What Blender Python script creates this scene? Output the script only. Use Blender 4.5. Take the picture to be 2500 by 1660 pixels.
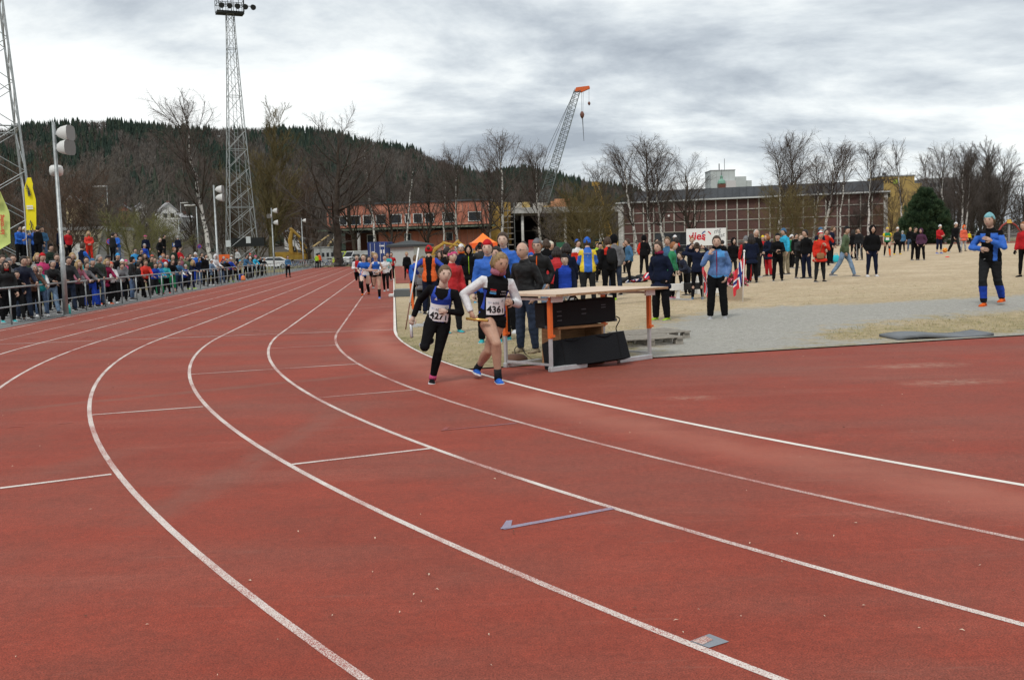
import bpy, bmesh, math, random
import numpy as np
from mathutils import Vector, Matrix
R_ = math.radians
rng = np.random.default_rng(7)
random.seed(7)
for o in list(bpy.data.objects): bpy.data.objects.remove(o)
SC = bpy.context.scene
COL = SC.collection

# ------------------------------------------------------------------ camera
FL, PITCH, ROLL, CH = 2481.76, 0.0892, -0.0286, 1.6636       # focal in photo pixels, tilt, roll, eye height
_f = np.array([0, math.cos(PITCH), -math.sin(PITCH)]); _r = np.array([1., 0, 0]); _u = np.cross(_r, _f)
CF = _f; CR = _r*math.cos(ROLL)+_u*math.sin(ROLL); CU = -_r*math.sin(ROLL)+_u*math.cos(ROLL)
cam = bpy.data.cameras.new('camera'); camo = bpy.data.objects.new('camera', cam); COL.objects.link(camo)
cam.sensor_width = 36; cam.lens = FL/2500*36; cam.clip_start = .1; cam.clip_end = 9000
camo.matrix_world = Matrix(((CR[0], CU[0], -CF[0], 0), (CR[1], CU[1], -CF[1], 0), (CR[2], CU[2], -CF[2], CH), (0, 0, 0, 1)))
SC.camera = camo
SC.render.resolution_x = 1024; SC.render.resolution_y = 679

# ------------------------------------------------------------------ sky and sun (overcast)
SUN_EL, SUN_AZ = 52, 205            # degrees; azimuth clockwise from +Y, behind and a little left of the camera
w = bpy.data.worlds.new('World'); SC.world = w; w.use_nodes = True
nt = w.node_tree; nt.nodes.clear()
def N(t, nt_=None, **k):
    n = (nt_ or nt).nodes.new(t)
    for a, b in k.items(): setattr(n, a, b)
    return n
def lk(a, b, nt_=None): (nt_ or nt).links.new(a, b)
out = N('ShaderNodeOutputWorld'); bg = N('ShaderNodeBackground'); lk(bg.outputs[0], out.inputs[0])
bg.inputs[1].default_value = 0.1
sky = N('ShaderNodeTexSky'); sky.sky_type = 'NISHITA'; sky.sun_disc = False
sky.sun_elevation = R_(SUN_EL); sky.sun_rotation = R_(SUN_AZ)
tc = N('ShaderNodeTexCoord'); sep = N('ShaderNodeSeparateXYZ'); lk(tc.outputs['Generated'], sep.inputs[0])
def mth(op, a, b=None, nt_=None):
    n = N('ShaderNodeMath', nt_, operation=op)
    for i, v in enumerate((a, b)):
        if v is None: continue
        if isinstance(v, (int, float)): n.inputs[i].default_value = v
        else: lk(v, n.inputs[i], nt_)
    return n.outputs[0]
zc = mth('MAXIMUM', sep.outputs[2], 0.0); den = mth('ADD', zc, 0.20)
cx = mth('DIVIDE', sep.outputs[0], den); cy = mth('DIVIDE', sep.outputs[1], den)
cmb = N('ShaderNodeCombineXYZ'); lk(cx, cmb.inputs[0]); lk(cy, cmb.inputs[1])
mp = N('ShaderNodeMapping'); lk(cmb.outputs[0], mp.inputs[0])
mp.inputs['Rotation'].default_value = (0, 0, R_(14)); mp.inputs['Scale'].default_value = (0.85, 1.0, 1); mp.inputs['Location'].default_value = (-2.6, 0.7, 0.0)
n1 = N('ShaderNodeTexNoise'); n1.inputs['Scale'].default_value = 1.05; n1.inputs['Detail'].default_value = 8; n1.inputs['Roughness'].default_value = .6; n1.inputs['Distortion'].default_value = .25
n2 = N('ShaderNodeTexNoise'); n2.inputs['Scale'].default_value = 0.55; n2.inputs['Detail'].default_value = 3; n2.inputs['Roughness'].default_value = .5
lk(mp.outputs[0], n1.inputs['Vector']); lk(mp.outputs[0], n2.inputs['Vector'])
mixn = mth('ADD', mth('MULTIPLY', n1.outputs[0], .78), mth('MULTIPLY', n2.outputs[0], .26))
cr = N('ShaderNodeValToRGB'); lk(mixn, cr.inputs[0])
el = cr.color_ramp.elements
el[0].position = .40; el[0].color = (3.3, 3.7, 4.2, 1)
el[1].position = .60; el[1].color = (9.0, 9.2, 9.1, 1)
e = el.new(.455); e.color = (4.6, 5.05, 5.5, 1)
e = el.new(.505); e.color = (6.2, 6.65, 6.95, 1)
e = el.new(.55); e.color = (7.8, 8.15, 8.2, 1)
mx = N('ShaderNodeMix', data_type='RGBA'); mx.inputs[0].default_value = .95
lk(sky.outputs[0], mx.inputs[6]); lk(cr.outputs[0], mx.inputs[7]); lk(mx.outputs[2], bg.inputs[0])
sun = bpy.data.lights.new('sun', 'SUN'); suno = bpy.data.objects.new('sun', sun); COL.objects.link(suno)
sun.energy = 1.5; sun.angle = R_(14); sun.color = (1, .97, .92)
_sd = Vector((math.sin(R_(SUN_AZ))*math.cos(R_(SUN_EL)), math.cos(R_(SUN_AZ))*math.cos(R_(SUN_EL)), math.sin(R_(SUN_EL))))
suno.rotation_euler = _sd.to_track_quat('Z', 'Y').to_euler(); suno.location = (0, 0, 60)
vs = SC.view_settings; vs.view_transform = 'Standard'; vs.look = 'None'; vs.exposure = 0.3; vs.gamma = 1; vs.use_curve_mapping = False

# ------------------------------------------------------------------ from pixels to places
def ray(px, py): return CF+(px-1250)/FL*CR-(py-830)/FL*CU
TH, X0, Y0, RAD = 0.1134, -2.525, 21.93, 32.39           # home straight: heading, end of the straight, radius of the bend
TU = np.array([math.cos(TH), math.sin(TH)]); TV = np.array([-math.sin(TH), math.cos(TH)])
def uv2xy(u, v): return X0+u*TU[0]+v*TV[0], Y0+u*TU[1]+v*TV[1]
def xy2uv(x, y): return (x-X0)*TU[0]+(y-Y0)*TU[1], (x-X0)*TV[0]+(y-Y0)*TV[1]
def g0(px, py):
    d = ray(px, py); t = CH/-d[2]; return d[0]*t, d[1]*t
_a, _b = xy2uv(*g0(1300, 893)), xy2uv(*g0(2480, 821))     # straight inner edge of the red area inside the bend
CHS = (_b[1]-_a[1])/(_b[0]-_a[0]); CHI = _a[1]-CHS*_a[0]
def vmin(u):
    arc = -np.sqrt(np.maximum(RAD**2-(RAD-np.clip(u, 0, 2*RAD))**2, 0)); return np.maximum(arc, CHI+CHS*u)
def sstep(a, b, x):
    t = np.clip((x-a)/(b-a), 0, 1); return t*t*(3-2*t)
def gz(x, y):
    """height of the ground"""
    x = np.asarray(x, float); y = np.asarray(y, float)
    u, v = xy2uv(x, y)
    z = .022*np.clip(x-.5, 0, 35)*sstep(0, 5, np.minimum(u, v-vmin(u)))
    z = z+1.65*sstep(-14.6, -16.6, u)*sstep(95, 62, v)*sstep(-40, -5, v)
    return z
def gpt(px, py):
    d = ray(px, py); t = CH/-d[2] if d[2] < -1e-4 else 400.
    t = min(t, 400.)
    for _ in range(14):
        z = float(gz(d[0]*t, d[1]*t)); tn = (z-CH)/d[2] if d[2] < -1e-4 else t
        t = .3*t+.7*min(tn, 400)
    return d[0]*t, d[1]*t, float(gz(d[0]*t, d[1]*t))
def at(px, py, dist):
    d = ray(px, py); t = dist/d[1]; return np.array([d[0]*t, dist, CH+d[2]*t])
def htop(px, py, dist): return at(px, py, dist)[2]

# ------------------------------------------------------------------ materials
MATS = {}
def mat(name, col, rough=.7, spec=.3, metal=0, var=.0, vscale=8., bump=0., bscale=30., alpha=None, col2=None, sheen=0, coords='Object', stretch=None):
    """principled material: colour varied by noise, fine relief"""
    key = name
    if key in MATS: return MATS[key]
    m = bpy.data.materials.new(name); m.use_nodes = True; t = m.node_tree; b = t.nodes['Principled BSDF']
    b.inputs['Roughness'].default_value = rough; b.inputs['Specular IOR Level'].default_value = spec; b.inputs['Metallic'].default_value = metal
    if sheen: b.inputs['Sheen Weight'].default_value = sheen
    c = (*col, 1); b.inputs['Base Color'].default_value = c
    if var or bump:
        tcn = N('ShaderNodeTexCoord', t); v = tcn.outputs[coords]
        if stretch:
            mpn = N('ShaderNodeMapping', t); mpn.inputs['Scale'].default_value = stretch; lk(v, mpn.inputs[0], t); v = mpn.outputs[0]
    if var:
        ns = N('ShaderNodeTexNoise', t); ns.inputs['Scale'].default_value = vscale; ns.inputs['Detail'].default_value = 5; ns.inputs['Roughness'].default_value = .65
        lk(v, ns.inputs['Vector'], t)
        rp = N('ShaderNodeValToRGB', t); lk(ns.outputs[0], rp.inputs[0], t)
        c2 = col2 or tuple(max(0, x*(1-var)) for x in col)
        c1 = col if col2 else tuple(min(1, x*(1+var*.7)) for x in col)
        rp.color_ramp.elements[0].position = .36; rp.color_ramp.elements[0].color = (*c2, 1)
        rp.color_ramp.elements[1].position = .64; rp.color_ramp.elements[1].color = (*c1, 1)
        lk(rp.outputs[0], b.inputs['Base Color'], t)
    if bump:
        nb = N('ShaderNodeTexNoise', t); nb.inputs['Scale'].default_value = bscale; nb.inputs['Detail'].default_value = 4; lk(v, nb.inputs['Vector'], t)
        bp = N('ShaderNodeBump', t); bp.inputs['Strength'].default_value = bump; bp.inputs['Distance'].default_value = .02
        lk(nb.outputs[0], bp.inputs['Height'], t); lk(bp.outputs[0], b.inputs['Normal'], t)
    MATS[key] = m
    return m

# ------------------------------------------------------------------ mesh and object helpers
def me_np(name, V, F, mats=(), fm=None, smooth=False):
    """mesh from vertex array and face lists / arrays"""
    me = bpy.data.meshes.new(name)
    V = np.asarray(V, np.float32).reshape(-1, 3)
    if isinstance(F, np.ndarray):
        k = F.shape[1]; loops = F.reshape(-1).astype(np.int32); starts = np.arange(0, len(loops), k, dtype=np.int32)
    else:
        loops = np.fromiter((i for f in F for i in f), np.int32); ln = np.array([len(f) for f in F], np.int32); starts = np.concatenate([[0], np.cumsum(ln)[:-1]]).astype(np.int32)
    me.vertices.add(len(V)); me.vertices.foreach_set('co', V.reshape(-1))
    me.loops.add(len(loops)); me.loops.foreach_set('vertex_index', loops)
    me.polygons.add(len(starts)); me.polygons.foreach_set('loop_start', starts)
    for m in mats: me.materials.append(m)
    if fm is not None: me.polygons.foreach_set('material_index', np.asarray(fm, np.int32))
    me.polygons.foreach_set('use_smooth', np.full(len(starts), bool(smooth)))
    me.update(calc_edges=True)
    return me
def ob(name, me, parent=None, loc=(0, 0, 0), rot=(0, 0, 0), label=None, cat=None, group=None, kind=None):
    o = bpy.data.objects.new(name, me); COL.objects.link(o); o.location = loc; o.rotation_euler = rot
    if parent is not None: o.parent = parent
    if label: o['label'] = label
    if cat: o['category'] = cat
    if group: o['group'] = group
    if kind: o['kind'] = kind
    return o
class MB:
    """collects simple shapes into one mesh"""
    def __init__(s): s.V = []; s.F = []; s.M = []; s.n = 0
    def add(s, V, F, m=0):
        V = np.asarray(V, float).reshape(-1, 3); s.V.append(V); s.F += [tuple(int(i)+s.n for i in f) for f in F]; s.M += [m]*len(F); s.n += len(V); return s
    def box(s, x0, x1, y0, y1, z0, z1, m=0, bev=0):
        if bev and min(x1-x0, y1-y0, z1-z0) > 2.2*bev:
            V = []; 
            for z, i in ((z0, bev), (z0+bev, 0), (z1-bev, 0), (z1, bev)):
                V += [(x0+i, y0+bev, z), (x0+i, y1-bev, z), (x0+max(i, bev), y1-i, z), (x1-max(i, bev), y1-i, z), (x1-i, y1-bev, z), (x1-i, y0+bev, z), (x1-max(i, bev), y0+i, z), (x0+max(i, bev), y0+i, z)]
            F = [tuple(range(8)), tuple(range(31, 23, -1))]
            for k in range(3):
                for j in range(8): F.append((k*8+(j+1) % 8, k*8+j, k*8+8+j, k*8+8+(j+1) % 8))
            return s.add(V, F, m)
        V = [(x, y, z) for z in (z0, z1) for x, y in ((x0, y0), (x1, y0), (x1, y1), (x0, y1))]
        return s.add(V, [(3, 2, 1, 0), (4, 5, 6, 7), (0, 1, 5, 4), (1, 2, 6, 5), (2, 3, 7, 6), (3, 0, 4, 7)], m)
    def tube(s, P, r, n=8, m=0, cap=True, ref=None, rb=None):
        V, F = tube(P, r, n, cap, ref, rb); return s.add(V, F, m)
    def bar(s, a, b, wx, wz, m=0):
        """rectangular bar between two points"""
        V, F = tube([a, b], [wx*.7071]*2, 4, True, None, [wz*.7071]*2, phase=math.pi/4); return s.add(V, F, m)
    def quad(s, a, b, c, d, m=0): return s.add([a, b, c, d], [(0, 1, 2, 3)], m)
    def prism(s, poly, y0, y1, m=0):
        """polygon in x,z pushed along y"""
        k = len(poly); V = [(x, y0, z) for x, z in poly]+[(x, y1, z) for x, z in poly]
        F = [tuple(range(k)), tuple(range(2*k-1, k-1, -1))]+[((i+1) % k, i, k+i, k+(i+1) % k) for i in range(k)]
        return s.add(V, F, m)
    def mesh(s, name, mats, smooth=False): return me_np(name, np.concatenate(s.V), s.F, mats if isinstance(mats, (list, tuple)) else [mats], s.M, smooth)
    def build(s, name, mats, parent=None, smooth=False, **k): return ob(name, s.mesh(name, mats, smooth), parent, **k)
def unit(v): v = np.asarray(v, float); return v/max(np.linalg.norm(v), 1e-9)
def tube(P, ra, n=8, cap=True, ref=None, rb=None, phase=0.):
    P = np.asarray(P, float); K = len(P); ra = np.broadcast_to(np.asarray(ra, float), (K,)); rb = ra if rb is None else np.broadcast_to(np.asarray(rb, float), (K,))
    T = np.gradient(P, axis=0); T /= np.maximum(np.linalg.norm(T, axis=1, keepdims=True), 1e-9)
    if ref is None: ref = np.array([0, 0, 1.]) if abs(T[:, 2]).mean() < .8 else np.array([1., 0, 0])
    ref = np.broadcast_to(np.asarray(ref, float), (K, 3))
    S = ref-(ref*T).sum(1, keepdims=True)*T; S /= np.maximum(np.linalg.norm(S, axis=1, keepdims=True), 1e-9); O = np.cross(T, S)
    a = np.arange(n)*2*math.pi/n+phase
    V = P[:, None]+ra[:, None, None]*np.cos(a)[None, :, None]*S[:, None]+rb[:, None, None]*np.sin(a)[None, :, None]*O[:, None]
    V = V.reshape(-1, 3); F = []
    for i in range(K-1):
        for j in range(n): F.append((i*n+j, i*n+(j+1) % n, (i+1)*n+(j+1) % n, (i+1)*n+j))
    if cap: F += [tuple(range(n-1, -1, -1)), tuple(range((K-1)*n, K*n))]
    return V, F
def tubes_np(P, r, n=3):
    """many tubes at once: P (N,K,3), r (N,K)"""
    Nn, K, _ = P.shape
    T = np.gradient(P, axis=1); T /= np.maximum(np.linalg.norm(T, axis=2, keepdims=True), 1e-9)
    ref = np.where(abs(T[..., 2:3]) < .9, np.array([0, 0, 1.]), np.array([1., 0, 0])); S = np.cross(T, ref); S /= np.maximum(np.linalg.norm(S, axis=2, keepdims=True), 1e-9); O = np.cross(T, S)
    a = np.arange(n)*2*math.pi/n
    V = P[:, :, None]+r[:, :, None, None]*(np.cos(a)[None, None, :, None]*S[:, :, None]+np.sin(a)[None, None, :, None]*O[:, :, None])
    i = np.arange(K-1)[:, None]*n; j = np.arange(n)[None]; q = np.stack([i+j, i+(j+1) % n, i+n+(j+1) % n, i+n+j], -1).reshape(-1, 4)
    F = (q[None]+(np.arange(Nn)*K*n)[:, None, None]).reshape(-1, 4)
    return V.reshape(-1, 3), F
def text_mesh(txt, size, material, bold=.0, extrude=.0, shear=0., align='CENTER'):
    cu = bpy.data.curves.new('lettering', 'FONT'); cu.body = txt; cu.size = size; cu.align_x = align; cu.align_y = 'CENTER'; cu.offset = bold; cu.extrude = extrude; cu.shear = shear; cu.resolution_u = 3
    o = bpy.data.objects.new('lettering', cu); COL.objects.link(o)
    me = bpy.data.meshes.new_from_object(o.evaluated_get(bpy.context.evaluated_depsgraph_get())); bpy.data.objects.remove(o); bpy.data.curves.remove(cu)
    me.materials.clear(); me.materials.append(material); return me
def copy_tree(o, parent=None):
    c = o.copy(); COL.objects.link(c); c.parent = parent
    for ch in o.children: copy_tree(ch, c)
    return c
# ================================================================== ground, track, infield
def ground_mat(name, c1, c2, c3, s1, s2, bump=.4, bscale=60, rough=.9, mask=None):
    m = bpy.data.materials.new(name); m.use_nodes = True; t = m.node_tree; b = t.nodes['Principled BSDF']
    b.inputs['Roughness'].default_value = rough; b.inputs['Specular IOR Level'].default_value = .25
    g = N('ShaderNodeNewGeometry', t); P = g.outputs['Position']
    def noise(sc, det=5, ro=.6, st=None):
        n = N('ShaderNodeTexNoise', t); n.inputs['Scale'].default_value = sc; n.inputs['Detail'].default_value = det; n.inputs['Roughness'].default_value = ro
        v = P
        if st:
            mpn = N('ShaderNodeMapping', t); mpn.inputs['Scale'].default_value = st; mpn.inputs['Rotation'].default_value = (0, 0, R_(8)); lk(P, mpn.inputs[0], t); v = mpn.outputs[0]
        lk(v, n.inputs['Vector'], t); return n.outputs[0]
    def ramp(f, a, b_, ca, cb):
        r = N('ShaderNodeValToRGB', t); lk(f, r.inputs[0], t); r.color_ramp.elements[0].position = a; r.color_ramp.elements[1].position = b_
        r.color_ramp.elements[0].color = (*ca, 1); r.color_ramp.elements[1].color = (*cb, 1); return r.outputs[0]
    def mix(f, a, b_, mode='MIX'):
        x = N('ShaderNodeMix', t, data_type='RGBA'); x.blend_type = mode
        for i, v in ((0, f), (6, a), (7, b_)):
            if hasattr(v, 'is_linked'): lk(v, x.inputs[i], t)
            else: x.inputs[i].default_value = v if i == 0 else (*v, 1)
        return x.outputs[2]
    c = ramp(noise(s1), .38, .62, c1, c2)
    c = mix(ramp(noise(s2, 6, .7), .45, .7, (0, 0, 0), (1, 1, 1)), c, c3)
    return m, t, b, noise, ramp, mix, c
# --- track rubber
def track_material():
    m, t, b, noise, ramp, mix, c = ground_mat('track_rubber', (.228, .037, .0195), (.275, .046, .0245), (.205, .045, .0265), .55, .9)
    # worn streaks, grey-brown dust and pale scuffs
    f1 = ramp(noise(.16, 4, .6, (1, 3.2, 1)), .46, .66, (0, 0, 0), (.75, .75, .75)); c = mix(f1, c, (.215, .066, .045))
    f2 = ramp(noise(.5, 6, .75, (.35, 2.2, 1)), .55, .76, (0, 0, 0), (.5, .5, .5)); c = mix(f2, c, (.33, .10, .068))
    f3 = ramp(noise(130, 3, .65), .30, .60, (.40, .40, .40), (1.28, 1.28, 1.28)); c = mix(1.0, c, f3, 'MULTIPLY')
    f4 = ramp(noise(34, 4, .8), .70, .78, (0, 0, 0), (.22, .22, .22)); c = mix(f4, c, (.40, .15, .11))
    f5 = ramp(noise(.11, 3, .6), .5, .68, (0, 0, 0), (.55, .55, .55)); c = mix(f5, c, (.21, .058, .038))
    c = mix(1.0, c, ramp(noise(26, 4, .7), .30, .66, (.80,)*3, (1.14,)*3), 'MULTIPLY'); c = mix(1.0, c, ramp(noise(6, 5, .75), .32, .66, (.90,)*3, (1.08,)*3), 'MULTIPLY')
    c = mix(ramp(noise(2.2, 6, .8, (.25, 1.6, 1)), .60, .72, (0,)*3, (.5,)*3), c, (.26, .105, .075)); c = mix(ramp(noise(70, 3, .7), .66, .72, (0,)*3, (.45,)*3), c, (.07, .03, .025))
    # wear with its own shape: faded inner lane, grey tyre tracks, dusty landing spots
    g = N('ShaderNodeNewGeometry', t); sp = N('ShaderNodeSeparateXYZ', t); lk(g.outputs['Position'], sp.inputs[0], t); px_, py_ = sp.outputs[0], sp.outputs[1]
    def m1(op, a, b_=None): return mth(op, a, b_, t)
    def band_f(d, half, soft): # 1 inside |d| < half
        return m1('SUBTRACT', 1., m1('MINIMUM', m1('MAXIMUM', m1('DIVIDE', m1('SUBTRACT', m1('ABSOLUTE', d), half), soft), 0.), 1.))
    C_ = uv2xy(RAD, 0); rad = m1('SQRT', m1('ADD', m1('POWER', m1('SUBTRACT', px_, C_[0]), 2.), m1('POWER', m1('SUBTRACT', py_, C_[1]), 2.)))
    wob = m1('MULTIPLY', m1('SUBTRACT', noise(1.4, 5, .7), .5), .5)
    f_ = m1('MULTIPLY', band_f(m1('ADD', m1('SUBTRACT', rad, RAD+.45), wob), .10, .42), ramp(noise(.7, 4, .6), .3, .6, (.15,)*3, (.62,)*3)); c = mix(f_, c, (.37, .125, .085))
    for A_, B_, hw_, k_ in (((0, 1003), (1010, 903), .12, .55), ((330, 1290), (860, 990), .16, .45), ((0, 1180), (420, 1075), .2, .3)):
        a_ = np.array(g0(*A_)); b2 = np.array(g0(*B_)); d_ = (b2-a_)/np.linalg.norm(b2-a_); dist = m1('ADD', m1('ADD', m1('MULTIPLY', px_, -d_[1]), m1('MULTIPLY', py_, d_[0])), float(d_[1]*a_[0]-d_[0]*a_[1])); al = m1('ADD', m1('MULTIPLY', px_, d_[0]), m1('ADD', m1('MULTIPLY', py_, d_[1]), float(-(a_@d_)))); L_ = float(np.linalg.norm(b2-a_))
        f_ = m1('MULTIPLY', m1('MULTIPLY', band_f(m1('ADD', dist, m1('MULTIPLY', wob, .5)), hw_*.4, hw_), band_f(m1('SUBTRACT', al, L_/2), L_/2-.6, .8)), m1('MULTIPLY', ramp(noise(3, 5, .7), .3, .62, (.3,)*3, (1,)*3), k_)); c = mix(f_, c, (.19, .085, .062))
    for q_, s_ in (((1688, 971), .22), ((2188, 895), .3), ((2275, 891), .35), ((2283, 935), .3), ((2375, 931), .28)):
        x_, y_ = g0(*q_); dd = m1('SQRT', m1('ADD', m1('POWER', m1('MULTIPLY', m1('SUBTRACT', px_, float(x_)), .6), 2.), m1('POWER', m1('SUBTRACT', py_, float(y_)), 2.))); c = mix(m1('MULTIPLY', band_f(dd, .02, s_), ramp(noise(7, 5, .75), .4, .66, (0,)*3, (.7,)*3)), c, (.36, .23, .17))
    lk(c, b.inputs['Base Color'], t); b.inputs['Roughness'].default_value = .82; b.inputs['Specular IOR Level'].default_value = .3
    bp = N('ShaderNodeBump', t); bp.inputs['Strength'].default_value = .5; bp.inputs['Distance'].default_value = .004; lk(noise(220, 2, .5), bp.inputs['Height'], t); lk(bp.outputs[0], b.inputs['Normal'], t)
    return m
def paint_material(name, col, wear=.52, soft=.09, scale=170):
    """track paint: worn through to the red rubber in grains"""
    m, t, b, noise, ramp, mix, c = ground_mat(name, (.26, .05, .034), (.30, .06, .042), (.22, .066, .05), .6, 1.1)
    g = noise(scale, 3, .6); big = noise(1.1, 3, .6)
    s = mth('ADD', g, mth('MULTIPLY', mth('SUBTRACT', big, .5, t), .5, t), t)
    f = ramp(s, 1-wear-soft, 1-wear+soft, (0, 0, 0), (1, 1, 1))
    c = mix(f, c, mix(ramp(noise(9, 3), .3, .7, (0, 0, 0), (1, 1, 1)), tuple(x*.86 for x in col), col))
    lk(c, b.inputs['Base Color'], t); b.inputs['Roughness'].default_value = .7
    return m
TRK = track_material()
PAINT = paint_material('white_track_paint', (.68, .61, .56), .545)
PAINT_W = paint_material('worn_white_track_paint', (.62, .51, .46), .50, .10)
PAINT_F = paint_material('faint_white_track_paint', (.60, .40, .36), .27, .12, 90)
PAINT_K = paint_material('kerb_white_track_paint', (.74, .69, .63), .66)
PAINT_B = paint_material('blue_grey_track_paint', (.27, .27, .36), .58, .12)
PAINT_BF = paint_material('faint_blue_track_paint', (.27, .25, .32), .40, .14)
PAINT_G = paint_material('grey_track_paint', (.23, .25, .28), .72, .1)
NL = 8; OUT = NL*1.22+.25
def arc_pt(off, a): # point on the bend: a = angle past the end of the straight, off = metres outside the kerb line
    r = RAD+off; return uv2xy(RAD-r*math.cos(a), -r*math.sin(a))
def line_pts(off, v1=150., a1=2.4):
    vs = np.concatenate([np.linspace(v1, 12, 24), np.linspace(10, 0, 8)]); P = [uv2xy(-off, v) for v in vs]
    return P+[arc_pt(off, a) for a in np.linspace(0, a1, 150)[1:]]
def band(name, o0, o1, z, m, v1=150., a1=2.4, parent=None, kind='structure'):
    A = line_pts(o0, v1, a1); B = line_pts(o1, v1, a1); n = len(A)
    V = [(x, y, z) for x, y in A]+[(x, y, z) for x, y in B]; F = [(i, i+1, n+i+1, n+i) for i in range(n-1)]
    return ob(name, me_np(name, V, F, [m]), parent, kind=kind if parent is None else None)
# base ground sheet to the horizon
def base_ground():
    rs = np.concatenate([np.linspace(2, 60, 30), np.geomspace(64, 6000, 46)]); az = np.linspace(-math.pi, math.pi, 121)
    rr, aa = np.meshgrid(rs, az, indexing='ij'); X = rr*np.sin(aa); Y = rr*np.cos(aa)
    Z = gz(X, Y)-.06-.25*sstep(0, 1, (rr < 0)*1.)
    V = np.stack([X, Y, Z], -1).reshape(-1, 3); n = len(az)
    i = np.arange(len(rs)-1)[:, None]*n; j = np.arange(n-1)[None]; F = np.stack([i+j, i+j+1, i+n+j+1, i+n+j], -1).reshape(-1, 4)
    V = np.concatenate([V, [[0, 0, -.06]]]); c = len(V)-1
    F2 = [tuple(f) for f in F]+[(c, k+1, k) for k in range(n-1)]
    m, t, b, noise, ramp, mix, col = ground_mat('rough_grass_ground', (.17, .14, .075), (.24, .20, .11), (.13, .12, .06), .25, 1.4)
    lk(col, b.inputs['Base Color'], t)
    return ob('ground', me_np('ground', V, F2, [m], smooth=True), kind='structure')
base_ground()
# asphalt apron and terrace outside the track (left)
def apron():
    us = np.array([-OUT-.02, -11.2, -12.4, -13.5, -14.6, -15.2, -15.9, -16.6, -18.5, -22, -27]); vs_ = np.linspace(-36, 140, 120)
    U, Vv = np.meshgrid(us, vs_, indexing='ij'); X, Y = uv2xy(U, Vv); Z = gz(X, Y)-.012
    n = len(vs_); i = np.arange(len(us)-1)[:, None]*n; j = np.arange(n-1)[None]; F = np.stack([i+j, i+n+j, i+n+j+1, i+j+1], -1).reshape(-1, 4)
    cen = np.repeat((us[:-1]+us[1:])/2, n-1)
    m, t, b, noise, ramp, mix, c = ground_mat('asphalt_apron', (.15, .15, .148), (.20, .20, .195), (.12, .12, .118), .8, 2.5); c = mix(1., c, ramp(noise(90, 2), .3, .6, (.75,)*3, (1.1,)*3), 'MULTIPLY'); lk(c, b.inputs['Base Color'], t)
    m2, t, b, noise, ramp, mix, c = ground_mat('bank_grass', (.14, .15, .06), (.22, .2, .10), (.10, .09, .05), 1.2, 3); lk(c, b.inputs['Base Color'], t)
    # along the far half of the straight the strip behind the railing is grass
    fm = ((cen < -14.6) & (cen > -16.6)) * 1
    vv = np.tile((vs_[:-1]+vs_[1:])/2, len(us)-1); fm = np.where((vv > 52) & (cen < -12.4), 1, fm)
    return ob('apron_pavement', me_np('apron', np.stack([X, Y, Z], -1).reshape(-1, 3), F, [m, m2], fm, True), kind='structure')
apron()
# outer bend apron (round the outside of the bend, behind the camera too)
mAsph = bpy.data.materials['asphalt_apron']
A = [arc_pt(OUT+.01, a) for a in np.linspace(0, 2.4, 80)]; B = [arc_pt(OUT+9, a) for a in np.linspace(0, 2.4, 80)]
# red surface: lanes and the whole area inside the bend
V = []; n = 0
tr = band('running_track', -0.03, OUT, 0.0, TRK, 110.5)
us = 2*RAD*np.linspace(0, 1, 160)**1.6; us = np.clip(us, .1, 2*RAD-.1)
top = [uv2xy(u, CHI+CHS*u if CHI+CHS*u > -math.sqrt(max(RAD**2-(RAD-u)**2, 0)) else -math.sqrt(max(RAD**2-(RAD-u)**2, 0))) for u in us]
bot = [uv2xy(u, -math.sqrt(max((RAD-.025)**2-(RAD-u)**2, 0))) for u in us]
Vd = [(x, y, -.001) for x, y in top]+[(x, y, -.001) for x, y in bot]; k = len(us)
ob('bend_area_track', me_np('bend_area', Vd, [(i, k+i, k+i+1, i+1) for i in range(k-1)], [TRK]), kind='structure')
# runway / sprint strip right of the kerb far up the straight
def uvrect(name, u0, u1, v0, v1, z, m, kind='structure', nseg=12):
    P = []
    for v in np.linspace(v0, v1, nseg): 
        for u in np.linspace(u0, u1, nseg): x, y = uv2xy(u, v); P.append((x, y, float(gz(x, y))+z))
    F = [(i*nseg+j, i*nseg+j+1, i*nseg+nseg+j+1, i*nseg+nseg+j) for i in range(nseg-1) for j in range(nseg-1)]
    return ob(name, me_np(name, P, F, [m], smooth=True), kind=kind)
uvrect('runway_track', .10, 3.4, 32, 112, .03, TRK)
uvrect('back_straight_track', 65.0, 75.0, -10, 130, .05, TRK)
# painted lines
for n_ in range(NL+1):
    hw = .0225 if n_ else .03
    band('lane_line', n_*1.22-hw, n_*1.22+hw, .0018, PAINT_K if n_ == 0 else PAINT if n_ not in (1, 7) else PAINT_W, 110)
def strip(p, q, wd, m, z=.0034, name='track_marking', m_px=True):
    a = np.array(g0(*p)) if m_px else np.array(p); b_ = np.array(g0(*q)) if m_px else np.array(q); d = (b_-a)/np.linalg.norm(b_-a); nrm = np.array([-d[1], d[0]])*wd/2
    k = max(2, int(np.linalg.norm(b_-a)/.3)); V = []
    for i in range(k): c = a+(b_-a)*i/(k-1); V += [(*(c+nrm), z), (*(c-nrm), z)]
    return ob(name, me_np(name, V, [(2*i, 2*i+1, 2*i+3, 2*i+2) for i in range(k-1)], [m]), kind='structure')
strip(uv2xy(0, -.02), uv2xy(-9.76, -.02), .05, PAINT, m_px=False, name='finish_line')
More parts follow.
